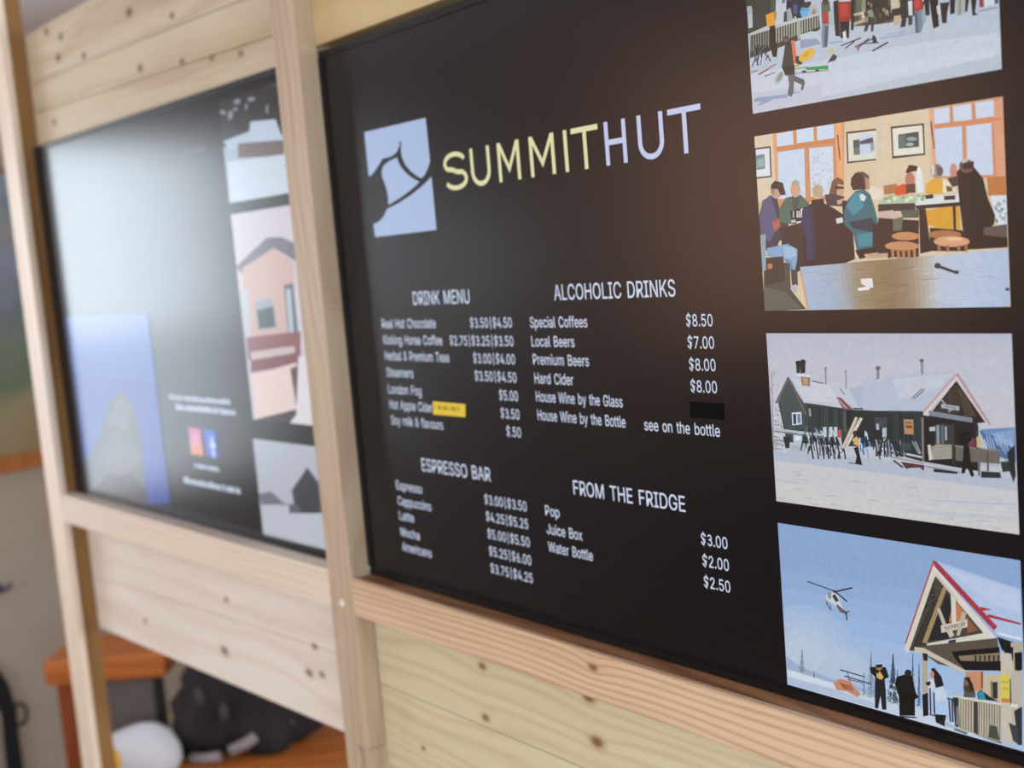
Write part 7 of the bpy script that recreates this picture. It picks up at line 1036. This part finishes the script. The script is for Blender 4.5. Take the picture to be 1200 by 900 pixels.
'o': [332,[[193,309,166,311,139,309,114,302,91,291,72,276,55,257,42,234,32,209,26,181,24,150,26,120,32,92,42,66,55,44,72,25,91,10,114,-1,139,-8,166,-10,193,-8,218,-1,241,10,261,25,277,44,291,66,301,92,306,120,308,150,306,181,301,209,291,234,277,257,261,276,241,291,218,302],[166,260,148,259,132,254,118,245,107,234,97,221,90,205,85,188,82,170,81,150,82,131,85,112,90,95,97,80,107,67,118,56,132,47,148,42,166,41,184,42,200,47,214,56,226,67,235,80,242,95,248,112,251,131,252,150,251,169,248,188,242,205,235,221,226,234,214,245,200,254,184,259]]],
'p': [340,[[183,311,208,309,231,302,252,291,271,276,286,258,299,236,308,210,314,182,316,151,314,120,308,92,299,66,287,44,271,25,253,10,232,-1,209,-8,184,-10,166,-9,150,-6,136,0,125,7,115,14,93,43,95,43,95,-118,38,-118,38,307,93,307,115,287,135,301,149,307,165,310],[159,259,176,260,193,259,209,254,222,246,233,236,242,223,249,208,255,190,258,172,259,152,258,131,255,112,249,95,242,79,233,66,221,55,208,47,193,43,176,41,159,43,145,47,131,55,120,65,111,78,103,93,98,111,95,130,94,152,95,173,98,192,103,209,111,224,120,237,131,247,144,254]]],
'r': [207,[[198,310,198,253,152,256,140,253,129,248,119,242,111,234,104,225,99,214,96,203,95,189,95,-4,38,-4,38,307,93,307,93,260,90,260,96,273,107,286,120,297,135,305,152,310]]],
's': [292,[[150,311,170,310,188,307,204,301,219,294,231,285,242,274,251,261,257,248,264,229,212,218,207,231,200,241,192,250,181,257,167,261,150,262,133,261,119,257,107,251,98,242,92,233,90,222,92,212,95,204,102,197,111,191,123,186,184,171,210,163,231,153,248,140,259,124,266,106,269,85,267,67,262,51,253,36,241,22,227,11,209,2,190,-5,169,-9,146,-10,125,-9,106,-6,88,-1,73,7,59,16,47,28,37,42,30,57,24,78,77,89,84,72,91,60,101,51,114,45,128,41,145,40,164,41,180,46,193,53,203,62,209,71,211,82,210,91,206,99,201,106,193,112,182,117,118,133,93,140,72,151,55,164,43,180,36,198,34,219,35,237,41,253,49,267,60,280,74,291,91,300,109,306,128,310]]],
't': [182,[[104,381,48,381,48,74,51,51,58,31,71,14,88,3,110,-5,175,-1,164,47,125,44,117,47,112,51,108,58,105,67,104,78],[167,307,2,307,2,258,167,258]]],
'u': [328,[[38,307,95,307,95,115,97,94,102,77,112,62,125,52,141,46,160,44,174,45,186,48,198,53,208,60,216,68,224,79,229,92,232,106,233,122,233,307,289,307,289,-4,235,-4,235,77,251,77,238,46,224,26,208,11,189,0,168,-6,146,-8,126,-6,107,-2,90,5,75,16,62,29,52,45,44,64,40,86,38,111]]],
'v': [311,[[9,307,70,307,169,13,142,13,241,307,302,307,184,-4,128,-4]]],
'x': [-303,[[140,125,132,149,16,307],[132,149,82,307,16,307],[132,149,121,246,82,307],[184,246,288,307,223,307],[184,246,172,161,288,307],[172,161,170,149,288,307],[170,149,163,123,288,307],[174,232,172,161,184,246],[132,149,130,232,121,246],[132,149,139,218,130,232],[166,218,172,161,174,232],[132,149,134,161,139,218],[134,161,141,186,139,218],[141,186,147,204,139,218],[159,204,172,161,166,218],[141,186,152,191,147,204],[152,191,154,192,147,204],[152,191,154,192,159,204],[154,192,163,183,159,204],[163,183,172,161,159,204],[161,179,163,183,154,192],[141,186,145,179,152,191],[10,-4,134,161,141,186],[134,161,140,125,141,186],[161,179,163,123,163,183],[172,161,293,-4,163,183],[163,123,172,161,161,179],[10,-4,132,149,134,161],[132,149,140,125,134,161],[163,123,170,149,172,161],[170,149,293,-4,172,161],[10,-4,143,132,132,149],[159,132,293,-4,170,149],[152,120,293,-4,159,132],[10,-4,150,120,143,132],[146,107,157,107,152,120],[157,107,293,-4,152,120],[10,-4,146,107,150,120],[146,107,157,107,150,120],[10,-4,139,94,146,107],[164,94,293,-4,157,107],[10,-4,131,80,139,94],[173,80,293,-4,164,94],[10,-4,122,66,131,80],[182,66,293,-4,173,80],[227,-4,293,-4,182,66],[10,-4,75,-4,122,66]]],
'y': [311,[[70,307,9,307,126,-1,112,-40,107,-49,102,-57,96,-62,89,-66,47,-64,34,-113,87,-119,101,-116,113,-112,124,-106,135,-98,144,-88,152,-76,160,-63,167,-48,302,307,242,307,142,13,169,13]]],
'|': [310,[[128,455,182,455,182,-60,128,-60]]],
}
LOGO = [[90.9, 592.1, 227.2, 591.7, 228.3, 540.6, 224.5, 535.3, 219.6, 530.1, 213.8, 525.5, 207.6, 522.7, 200.1, 525.3, 187.5, 532.4, 176.7, 541.3, 171.1, 549.8, 169.2, 557.8, 171.5, 571.1, 168.7, 571.5, 166.2, 565.0, 159.4, 558.9, 146.9, 555.4, 126.6, 554.7, 118.0, 548.6, 105.3, 540.9, 95.0, 536.2, 91.4, 537.8], [159.1, 553.0, 161.1, 547.9, 165.1, 541.6, 173.7, 533.8, 186.4, 525.8, 202.5, 518.6, 184.0, 511.4, 161.6, 504.5, 133.2, 497.6, 130.6, 497.2, 131.6, 507.2, 130.0, 515.3, 127.6, 522.6, 123.1, 531.0, 121.8, 538.2, 126.8, 545.7, 140.5, 550.2], [228.4, 522.5, 228.8, 459.5, 92.6, 459.2, 91.7, 475.7, 105.5, 478.2, 117.8, 484.1, 126.8, 492.5, 153.2, 497.3, 183.0, 505.2, 208.6, 513.9]]
# ------------------------------------------------------------------ menu screens
def screen_mat(name, emis, rough=0.2, base=0.003):
    m, N, L, B = new_mat(name)
    B.inputs['Base Color'].default_value = (base, base, base, 1); B.inputs['Roughness'].default_value = rough
    B.inputs['Specular IOR Level'].default_value = 0.42
    if emis == 'col':
        a = N.new('ShaderNodeVertexColor'); a.layer_name = 'picture'; 
        tc = N.new('ShaderNodeTexCoord'); nz = N.new('ShaderNodeTexNoise'); nz.inputs['Scale'].default_value = 180; nz.inputs['Detail'].default_value = 5; nz.inputs['Roughness'].default_value = 0.7; L.new(tc.outputs['Object'], nz.inputs['Vector'])
        mr = N.new('ShaderNodeMapRange'); mr.inputs[1].default_value = 0.25; mr.inputs[2].default_value = 0.75; mr.inputs[3].default_value = 0.90; mr.inputs[4].default_value = 1.06; L.new(nz.outputs['Fac'], mr.inputs[0])
        mx = N.new('ShaderNodeVectorMath'); mx.operation = 'SCALE'; L.new(a.outputs[0], mx.inputs[0]); L.new(mr.outputs[0], mx.inputs[3]); L.new(mx.outputs[0], B.inputs['Emission Color'])
    else: B.inputs['Emission Color'].default_value = (*emis, 1)
    B.inputs['Emission Strength'].default_value = SCREEN_GAIN
    return m
SCREEN_GAIN = 0.92
RO = 0.235
M_lcd = screen_mat('lcd_black', (0.0022, 0.002, 0.004), RO)
M_pic = screen_mat('lcd_picture', 'col', RO)
M_txt = screen_mat('lcd_text', lin('d3def6'), RO)
M_yel = screen_mat('lcd_title_yellow', lin('e2dfae'), RO)
M_blu = screen_mat('lcd_title_blue', lin('c3cdee'), RO)
M_logo = screen_mat('lcd_logo', lin('a9bcdf'), RO)
M_dim = screen_mat('lcd_dim_text', lin('6a6c74'), RO)
M_bez = plain('black_plastic', (0.006, 0.006, 0.0065), 0.35, spec=0.3)

def flat(name, polys, off, mat, parent, cols=None, step=0.0):
    """flat artwork shown on a screen: filled outlines in millimetres"""
    V, Fc, CL = [], [], []
    for k, loops in enumerate(polys):
        y = -(off + step*k); base = len(V)
        ls = [[Vector((p[0]/1000, p[1]/1000, 0)) for p in l] for l in loops]
        flatl = [p for l in ls for p in l]
        if len(ls) == 1 and len(ls[0]) == 3: tris = [(0, 1, 2)]
        else: tris = tessellate_polygon(ls)
        V += [(p.x, y, p.y) for p in flatl]
        for t in tris:
            a, b, c = (flatl[i] for i in t)
            if (b-a).cross(c-a).z < 0: t = t[::-1]
            Fc.append([base+i for i in t])
            if cols: CL.append(cols[k])
    me = bpy.data.meshes.new(name); me.from_pydata(V, [], Fc); me.materials.append(mat)
    if cols:
        at = me.color_attributes.new('picture', 'FLOAT_COLOR', 'CORNER')
        for p, c in zip(me.polygons, CL):
            for li in p.loop_indices: at.data[li].color = (*c, 1)
    o = bpy.data.objects.new(name, me); C.objects.link(o); o.parent = parent
    return o
def picture(key, parent, name, label):
    (x0, x1, z0, z1), rows = ART[key]
    polys, cols = [], []
    for row in rows:
        col, n = row[:3], row[3:]
        polys.append([[(x0+n[i]*(x1-x0)/999, z0+n[i+1]*(z1-z0)/999) for i in range(0, len(n), 2)]]); cols.append(tuple((c/255/12.92) if c <= 10 else ((c/255+0.055)/1.055)**2.4 for c in col))
    o = flat(name, polys, 0.0004, M_pic, parent, cols, 2.5e-6); o['label'] = label; return o
def text(name, s, x, z, width, cap, parent, mat=None, label=None):
    polys, cx = [], 0
    for ch in s:
        if ch == ' ': cx += 222; continue
        adv, loops = GLYPH[ch]
        # separate outlines: tessellate solids with the holes they contain
        L_ = [[(l[i]+cx, l[i+1]) for i in range(0, len(l), 2)] for l in loops]
        polys += group_loops(L_) if not (isinstance(loops, list) and adv < 0) else [[l] for l in L_]
        cx += abs(adv)
    xs = [p[0] for q in polys for l in q for p in l]; a, b = min(xs), max(xs)
    kx, kz = width/(b-a), cap/407
    polys = [[[((p[0]-a)*kx+x, p[1]*kz+z) for p in l] for l in q] for q in polys]
    o = flat(name, polys, 0.0004, mat or M_txt, parent)
    if label: o['label'] = label
    return o
def area(l): return sum(l[i-1][0]*l[i][1]-l[i][0]*l[i-1][1] for i in range(len(l)))/2
def inside(p, l):
    r = False
    for i in range(len(l)):
        a, b = l[i-1], l[i]
        if (a[1] > p[1]) != (b[1] > p[1]) and p[0] < (b[0]-a[0])*(p[1]-a[1])/(b[1]-a[1])+a[0]: r = not r
    return r
def group_loops(L_):
    depth = [sum(all(inside(p, q) for p in l) for q in L_ if q is not l) for l in L_]
    out = []
    for l, d in zip(L_, depth):
        if d % 2 == 0: out.append([l] + [q for q, e in zip(L_, depth) if e == d+1 and all(inside(p, l) for p in q)])
    return out

def television(label, loc, rz, W=0.985, H=0.708):
    t = thing('menu_screen', label, 'screen', loc, rz, None)
    bm = bmesh.new(); b = 0.009
    for x0, x1, z0, z1 in ((0.0005, b, 0.0005, H), (W-b, W, 0.0005, H), (b, W-b, 0.0005, b-0.001), (b, W-b, H-b, H)):
        box(bm, x0, x1, -0.0018, 0.012, z0, z1)
    obj('bezel', bm, M_bez, t)
    obj('housing', box(bmesh.new(), 0.0005, W, 0.0122, 0.045, 0.0005, H, 0.003), M_bez, t)
    obj('display_panel', box(bmesh.new(), b, W-b, 0.0, 0.0118, b-0.001, H-b), M_lcd, t)
    return t
tvr = television('large black menu screen listing drinks and prices under the summit hut title', (0, 0, 1.17), 0)
picture('p1', tvr, 'photo', 'photo of a crowd on a snowy slope beside a hut')
picture('p2', tvr, 'photo', 'photo of people sitting round tables in a dining room')
picture('p3', tvr, 'photo', 'photo of a dark snow-covered hut')
picture('p4', tvr, 'photo', 'photo of a helicopter over a timber porch')
o = flat('logo', [[l] for l in [[(q[i], q[i+1]) for i in range(0, len(q), 2)] for q in LOGO]], 0.0004, M_logo, tvr); o['label'] = 'pale blue square logo of a mountain peak'

def strip(pts, wd):
    """constant-width stroke as quads with mitred joints"""
    P = [Vector((x, z)) for x, z in pts]; n = len(P); Ls, Rs = [], []
    for i in range(n):
        a = P[i]-P[i-1] if i else P[1]-P[0]; b = P[i+1]-P[i] if i < n-1 else a
        a = a.normalized(); b = b.normalized(); t = (a+b).normalized(); nn = Vector((-t.y, t.x)); k = wd/2/max(0.35, nn.dot(Vector((-a.y, a.x))))
        Ls.append(P[i]+nn*k); Rs.append(P[i]-nn*k)
    return [[[tuple(Ls[i]), tuple(Ls[i+1]), tuple(Rs[i+1]), tuple(Rs[i])]] for i in range(n-1)]
def arc(cx, cz, rx, rz, a0, a1, n=18): return [(cx+rx*cos(radians(a0+(a1-a0)*i/n)), cz+rz*sin(radians(a0+(a1-a0)*i/n))) for i in range(n+1)]
b0, t0, sw = 503.3, 545.9, 5.4; hw = sw/2
def U_(x0, x1): r = (x1-x0)/2-hw; return strip([(x0+hw, t0)]+arc((x0+x1)/2, b0-0.6+hw+r*0.95, r, r*0.95, 180, 360)+[(x1-hw, t0)], sw)
def M_(x0, x1):
    mid = (x0+x1)/2
    return strip([(x0+hw, b0), (x0+hw, t0)], sw)+strip([(x1-hw, b0), (x1-hw, t0)], sw)+[[[(x0, t0), (x0+sw*1.05, t0), (mid, b0+17.5), (mid, b0+8.5)]], [[(x1, t0), (mid, b0+8.5), (mid, b0+17.5), (x1-sw*1.05, t0)]]]
def T_(x0, x1): return strip([(x0, t0-hw), (x1, t0-hw)], sw)+strip([((x0+x1)/2, b0), ((x0+x1)/2, t0-hw)], sw)
S_ = strip(arc(276.3, 533.8, 19.3, 9.6, 18, 225, 22)+[(271, 526.2), (281, 522.6)]+arc(277.0, 514.6, 19.6, 9.7, 55, -160, 22), sw)
o = flat('title_lettering', S_+U_(306.4, 342.4)+M_(356.4, 394.6)+M_(411.4, 451.9)+strip([(469.7, b0), (469.7, t0)], sw)+T_(479.0, 519.2), 0.0004, M_yel, tvr); o['label'] = 'pale yellow title lettering SUMMIT'
o = flat('title_lettering', strip([(530.9, b0), (530.9, t0)], sw)+strip([(555.7, b0), (555.7, t0)], sw)+strip([(530.9, 525.5), (555.7, 525.5)], sw)+U_(574.2, 608.4)+T_(614.8, 656.2), 0.0004, M_blu, tvr); o['label'] = 'pale blue title lettering HUT'

for s, x, z, wd, cap in (('DRINK MENU', 165.7, 370.8, 116.5, 16.2), ('ALCOHOLIC DRINKS', 432.8, 371.3, 176.8, 16.2), ('ESPRESSO BAR', 150.3, 159.6, 142.5, 16.2), ('FROM THE FRIDGE', 439.1, 160, 163.9, 15.6)):
    text('heading_text', s, x, z, wd, cap, tvr, label='white heading '+s)
Z1 = (342, 321, 300.4, 279.6, 258.4, 237.4, 216.7); Z2 = (130.3, 109.4, 88.6, 67.2, 46.4)
items = [('Real Hot Chocolate', 88.8, Z1[0], 120.5), ('Kicking Horse Coffee', 88.8, Z1[1], 131), ('Herbal & Premium Teas', 88.8, Z1[2], 142), ('Steamers', 88.8, Z1[3]-0.8, 61.5), ('London Fog', 88.8, Z1[4]-1.6, 76), ('Hot Apple Cider', 88.8, Z1[5]-0.8, 97), ('Soy milk & flavours', 88.8, Z1[6]-0.8, 116),
  ('Special Coffees', 388.8, Z1[0], 93.2), ('Local Beers', 388.8, Z1[1], 70.6), ('Premium Beers', 388.8, Z1[2]+0.6, 91), ('Hard Cider', 388.8, Z1[3]+0.5, 64.2), ('House Wine by the Glass', 388.8, 259.8, 137), ('House Wine by the Bottle', 388.8, 239, 139),
  ('Espresso', 86, 129, 59.5), ('Cappuccino', 86, 108.2, 76.5), ('Latte', 86, 88.2, 34.5), ('Mocha', 86, 66, 43.5), ('Americano', 86, 46, 67.5), ('Pop', 388.4, 130.6, 24), ('Juice Box', 388.4, 109.6, 59.2), ('Water Bottle', 388.4, 89, 73.6)]
for s, x, z, wd in items: text('item_text', s, x, z, wd, 11.5, tvr, label='white menu line '+s)
prices = [('$3.50|$4.50', 279.3, Z1[0], 77.6), ('$2.75|$3.25|$3.50', 235.6, Z1[1], 121.3), ('$3.00|$4.00', 279.3, Z1[2], 77.6), ('$3.50|$4.50', 279.3, Z1[3], 77.6), ('$5.00', 322.6, Z1[4], 34), ('$3.50', 322.6, Z1[5], 34), ('$.50', 330.4, Z1[6], 26.2),
  ('$8.50', 620.8, Z1[0]+0.5, 33.2), ('$7.00', 620.8, Z1[1]+0.5, 33.2), ('$8.00', 620.8, Z1[2], 33.2), ('$8.00', 620.8, Z1[3], 33.2),
  ('$3.00|$3.50', 277, Z2[0]+0.6, 78.6), ('$4.25|$5.25', 277, Z2[1]+0.8, 78.6), ('$5.00|$5.50', 277, Z2[2]+0.4, 78.6), ('$5.25|$6.00', 277, Z2[3]+0.5, 78.6), ('$3.75|$4.25', 277, Z2[4]+0.2, 78.6),
  ('$3.00', 620.8, 130, 33.4), ('$2.00', 620.8, 108.6, 33.4), ('$2.50', 620.8, 87.4, 33.4)]
for s, x, z, wd in prices: text('price_text', s, x, z, wd, 11.3, tvr, label='white price '+s)
text('price_text', 'see on the bottle', 554.5, 238.2, 99.5, 11.3, tvr, label='white words see on the bottle in the price column')

tvl = television('blurred menu screen with a blue poster and strong window glare, left of the middle post', (-0.03-0.99*cos(PL), -0.99*sin(PL), 1.17), PL)
picture('poster', tvl, 'poster_picture', 'blue poster with a grey mountain')
picture('q1', tvl, 'photo', 'photo of a snowy clearing and hut')
picture('q2', tvl, 'photo', 'pinkish photo of a gabled house front')
picture('q3', tvl, 'photo', 'pale photo of a small grey house in snow')
rr = random.Random(5)
def blurred(x0, x1, z, h, gap=0.28):
    """row of small illegible marks"""
    out, x = [], x0
    while x < x1:
        wd = rr.uniform(0.45, 0.8)*h; out.append([[(x, z), (min(x+wd, x1), z), (min(x+wd, x1), z+h*rr.choice((0.75, 0.8, 1.0))), (x, z+h*rr.choice((0.75, 0.8, 1.0)))]]); x += wd+h*(gap if rr.random() > 0.15 else 0.6)
    return out
for a_ in ((458, 662, 76, 11), (508, 598, 107, 9), (440, 660, 222, 8), (462, 675, 205, 10), (488, 680, 620, 10)):
    o = flat('caption_text', blurred(*a_), 0.0004, M_txt if a_[2] < 300 else M_dim, tvl); o['label'] = 'blurred white line of writing'
SQ = lambda x0, x1, z0, z1: [[(x0, z0), (x1, z0), (x1, z1), (x0, z1)]]
o = flat('icon', [SQ(499, 545, 130, 176), SQ(499, 545, 152, 176), SQ(509, 535, 141, 165)], 0.0004, M_pic, tvl, [lin('d98a5c'), lin('c46a9a'), lin('cf8a9a')], 1e-5); o['label'] = 'square pink and orange icon'
o = flat('icon', [SQ(556, 598, 130, 176), SQ(578, 585, 130, 165), SQ(573, 592, 148, 154)], 0.0004, M_pic, tvl, [lin('3b5fc4'), lin('c9d3ee'), lin('c9d3ee')], 1e-5); o['label'] = 'square blue icon'

# stickers on the right-hand screen
M_sty = plain('yellow_paper', (0.80, 0.62, 0.035), 0.6, 0.03, 200); M_stk = plain('black_paper', (0.004, 0.004, 0.004), 0.9, spec=0.1)
M_ink = plain('faded_ink', (0.42, 0.30, 0.02), 0.7)
bm = bmesh.new(); prism(bm, [(0.187, 1.404), (0.2535, 1.4045), (0.2555, 1.4203), (0.1885, 1.4206)], -0.0003, -0.0009)
o = tag(obj('price_sticker', bm, M_sty), 'small yellow sticker covering the end of a drink menu line', 'sticker')
o.name = 'paper_sticker'
bm = bmesh.new()
for x0, x1 in ((0.192, 0.194), (0.199, 0.206), (0.209, 0.218), (0.2205, 0.2225), (0.226, 0.236), (0.239, 0.243)): prism(bm, [(x0, 1.411), (x1, 1.411), (x1, 1.416), (x0, 1.416)], -0.0009, -0.001)
q = obj('faint_print', bm, M_ink, o)
bm = bmesh.new(); prism(bm, [(0.618, 1.4245), (0.6596, 1.4247), (0.6608, 1.4398), (0.6186, 1.4402)], -0.0003, -0.0009)
tag(obj('paper_sticker', bm, M_stk), 'small black patch hiding a price above the words see on the bottle', 'sticker')

# ------------------------------------------------------------------ behind the partition
M_orange = wood('varnished_wood', 'c4763a', '8c4720', 'X', 30, 0.4, rough=0.35, seed=3.3)
M_redwood = wood('varnished_wood_panel', '8f4a24', '642e16', 'Z', 24, 0.4, rough=0.4, seed=8.3)
bench = thing('wooden_bench', 'orange brown varnished wooden bench against the wall behind the left post', 'bench', (-1.80, 0.074, 0), radians(51))
board('arm_top', -0.02, 0.30, 0.0, 0.22, 0.555, 0.62, M_orange, bench, 0.006)
board('side_panel', 0.0, 0.075, 0.02, 0.21, 0.0, 0.5545, M_redwood, bench, 0.003)
cs, sn = cos(radians(51)), sin(radians(51))
def tob(x, y): dx, dy = x+1.80, y-0.074; return (dx*cs+dy*sn, -dx*sn+dy*cs)
bm = bmesh.new(); prism(bm, [tob(-1.55, 0.135), tob(-0.83, 0.33), tob(-0.98, 0.74), tob(-1.42, 0.735), tob(-1.68, 0.42)], 0.32, 0.36, 'Z'); obj('seat', bm, M_orange, bench)
for x, y in ((-1.5, 0.19), (-0.9, 0.37), (-1.02, 0.69), (-1.40, 0.69)):
    a, b = tob(x, y); board('leg', a-0.025, a+0.025, b-0.025, b+0.025, 0.0, 0.3195, M_redwood, bench, 0.003)
a, b = tob(-1.475, 0.60); o = board('arm_post', a-0.015, a+0.015, b-0.012, b+0.012, 0.361, 0.60, M_tan, bench, 0.002)

def lump(bm, c, r, seed, amp, freq, sub=4, flatz=None, rz=0):
    from mathutils import noise
    g = bmesh.ops.create_icosphere(bm, subdivisions=sub, radius=1.0)
    R_ = Matrix.Rotation(rz, 3, 'Z')
    for v in g['verts']:
        p = v.co.copy(); d = noise.noise(p*freq+Vector((seed, 0, 0)))+0.5*abs(noise.noise(p*freq*2.3+Vector((0, seed, 0))))
        p *= 1+amp*d; q = R_ @ Vector((p.x*r[0], p.y*r[1], p.z*r[2])); q += Vector(c)
        if flatz is not None and q.z < flatz: q.z = flatz
        v.co = q
    return g['verts']
M_dark = plain('dark_cloth', (0.022, 0.020, 0.024), 0.9, 0.5, 14); M_purple = plain('purple_cloth', (0.055, 0.03, 0.06), 0.9); M_mark = plain('faded_print', (0.07, 0.066, 0.072), 0.9); M_hem = plain('grey_trim', (0.30, 0.28, 0.30), 0.8)
jk = thing('jacket', 'dark crumpled jacket with grey trim heaped on the bench seat', 'jacket', (-1.49, 0.46, 0.361))
bm = bmesh.new(); lump(bm, (0, 0, 0.09), (0.18, 0.12, 0.165), 2.0, 0.30, 1.9, 4, 0.0, radians(51)); lump(bm, (-0.05, -0.03, 0.06), (0.11, 0.08, 0.10), 5.0, 0.35, 2.4, 4, 0.0); obj('cloth', bm, M_dark, jk, True)
bm = bmesh.new(); lump(bm, (0.125, 0.12, 0.10), (0.07, 0.045, 0.07), 7.0, 0.3, 2.2, 3, 0.0, radians(51)); obj('lining', bm, M_purple, jk, True)
rj = Matrix.Rotation(radians(51), 3, 'Z')
for pts, rad in (([(-0.115, -0.115, 0.012), (-0.075, -0.13, 0.014), (-0.035, -0.135, 0.02)], 0.014), ([(-0.01, -0.135, 0.03), (0.03, -0.13, 0.045), (0.055, -0.12, 0.06)], 0.015), ([(0.135, -0.065, 0.07), (0.165, -0.05, 0.10)], 0.016)):
    obj('trim_band', tube(bmesh.new(), [rj @ Vector(p) for p in pts], rad, 8), M_hem, jk, True)
for px, py, pz in ((-0.08, -0.108, 0.17), (-0.02, -0.12, 0.13)):
    bm = bmesh.new(); lump(bm, rj @ Vector((px, py, pz)), (0.02, 0.010, 0.026), px, 0.3, 2, 2); obj('patch', bm, M_mark, jk, True)
M_grey = plain('grey_board', (0.13, 0.12, 0.115), 0.7)
bm = bmesh.new(); box(bm, -0.085, 0.085, -0.05, 0.05, 0, 0.165, 0.006); box(bm, -0.089, 0.089, -0.054, 0.054, 0.1652, 0.185, 0.004)
o = tag(obj('storage_box', bm, M_grey), 'plain grey box under the bench arm beside the dark jacket', 'box'); o.location = (-1.80+0.17*cs-0.075*sn, 0.074+0.17*sn+0.075*cs, 0.361); o.rotation_euler = (0, 0, radians(51))
M_wht = plain('white_cloth', (0.62, 0.66, 0.74), 0.8, 0.04, 25); M_ylw = plain('yellow_patch', (0.75, 0.42, 0.03), 0.7)
bg = thing('cloth_bundle', 'rounded white bundle with a yellow patch in front of the dark jacket', 'bundle', (-1.535, 0.195, 0.361))
bm = bmesh.new(); lump(bm, (0, 0, 0.04), (0.10, 0.07, 0.078), 3.0, 0.10, 1.1, 4, 0.0, radians(51)); obj('cloth', bm, M_wht, bg, True)
bm = bmesh.new(); lump(bm, rj @ Vector((-0.052, -0.058, 0.05)), (0.022, 0.02, 0.03), 1.0, 0.1, 1.5, 3); obj('patch', bm, M_ylw, bg, True)

# wall things
M_frame = wood('picture_frame_wood', 'a9672f', '7b4319', 'Y', 30, 0.4, rough=0.4)
m, N, L, B = new_mat('landscape_painting')
tc = N.new('ShaderNodeTexCoord'); nz = N.new('ShaderNodeTexNoise'); nz.inputs['Scale'].default_value = 5; nz.inputs['Detail'].default_value = 5; L.new(tc.outputs['Object'], nz.inputs['Vector'])
sp = N.new('ShaderNodeSeparateXYZ'); L.new(tc.outputs['Object'], sp.inputs[0])
ad = N.new('ShaderNodeMath'); ad.operation = 'MULTIPLY_ADD'; L.new(nz.outputs['Fac'], ad.inputs[0]); ad.inputs[1].default_value = 0.45; L.new(sp.outputs[2], ad.inputs[2])
mr = N.new('ShaderNodeMapRange'); mr.inputs[1].default_value = 1.25; mr.inputs[2].default_value = 2.25; L.new(ad.outputs[0], mr.inputs[0])
cr = N.new('ShaderNodeValToRGB'); L.new(mr.outputs[0], cr.inputs[0])
el = cr.color_ramp.elements; el[0].position = 0; el[0].color = (*lin('857650'), 1); el[1].position = 1; el[1].color = (*lin('93a5b6'), 1)
for p, c in ((0.18, '8f8462'), (0.3, '5a6f58'), (0.42, '6a786a'), (0.52, '64727a'), (0.62, '7f8aa0'), (0.74, '8e9095'), (0.85, '75879a')): e = el.new(p); e.color = (*lin(c), 1)
L.new(cr.outputs[0], B.inputs['Base Color']); B.inputs['Roughness'].default_value = 0.5
pc = thing('framed_picture', 'dark landscape painting in an orange wood frame on the left wall', 'picture', (XL, 0, 0))
y0, y1, z0, z1 = -0.43, 0.55, 1.05, 1.972
bm = bmesh.new()
for a in ((y0, y1, z0, z0+0.052), (y0, y1, z1-0.010, z1), (y0, y0+0.05, z0+0.052, z1-0.010)): box(bm, 0.002, 0.03, *a)
box(bm, 0.002, 0.03, y1-0.015, y1+0.03, z0, z1); obj('picture_frame', bm, M_frame, pc)
obj('canvas', box(bmesh.new(), 0.003, 0.015, y0+0.0502, y1-0.0152, z0+0.0522, z1-0.0102), m, pc)
M_blk = plain('black_webbing', (0.008, 0.008, 0.010), 0.8); M_hook = plain('dark_blue_metal', (0.03, 0.045, 0.09), 0.4)
st = thing('hanging_strap', 'black webbing strap with a side ring hanging low on the left wall', 'strap', (XL+0.035, 0, 0))
sp_ = [(0.03, 0.50), (0.072, 0.485), (0.099, 0.444), (0.115, 0.409), (0.121, 0.38), (0.125, 0.348), (0.129, 0.314), (0.127, 0.26), (0.127, 0.201), (0.128, 0.126), (0.125, 0.02), (0.078, 0.02), (0.081, 0.142), (0.083, 0.216), (0.088, 0.301), (0.082, 0.331), (0.067, 0.388), (0.045, 0.42), (0.02, 0.43)]
obj('webbing', prism(bmesh.new(), sp_, -0.008, 0.008, 'X'), M_blk, st)
obj('ring', tube(bmesh.new(), [(0, 0.139+0.021*cos(a), 0.297+0.034*sin(a)) for a in [2*pi*i/20 for i in range(20)]], 0.0055, 8, True), M_blk, st, True)
obj('peg', tube(bmesh.new(), [(-0.034, 0.03, 0.465), (0.012, 0.03, 0.467)], 0.012, 10), M_hook, st, True)
hk = thing('wall_hook', 'small dark blue hook on the beige left wall', 'hook', (XL, 0.135, 0.70))
bm = bmesh.new(); tube(bm, [(0.002, -0.012, 0.0), (0.012, -0.012, 0.0)], 0.02, 14); obj('plate', bm, M_hook, hk, True)
bm = bmesh.new(); tube(bm, [(0.012, -0.012, 0.0), (0.035, 0.0, -0.008), (0.045, 0.018, 0.0), (0.045, 0.03, 0.012)], [0.009, 0.008, 0.006, 0.004], 10); obj('prong', bm, M_hook, hk, True)
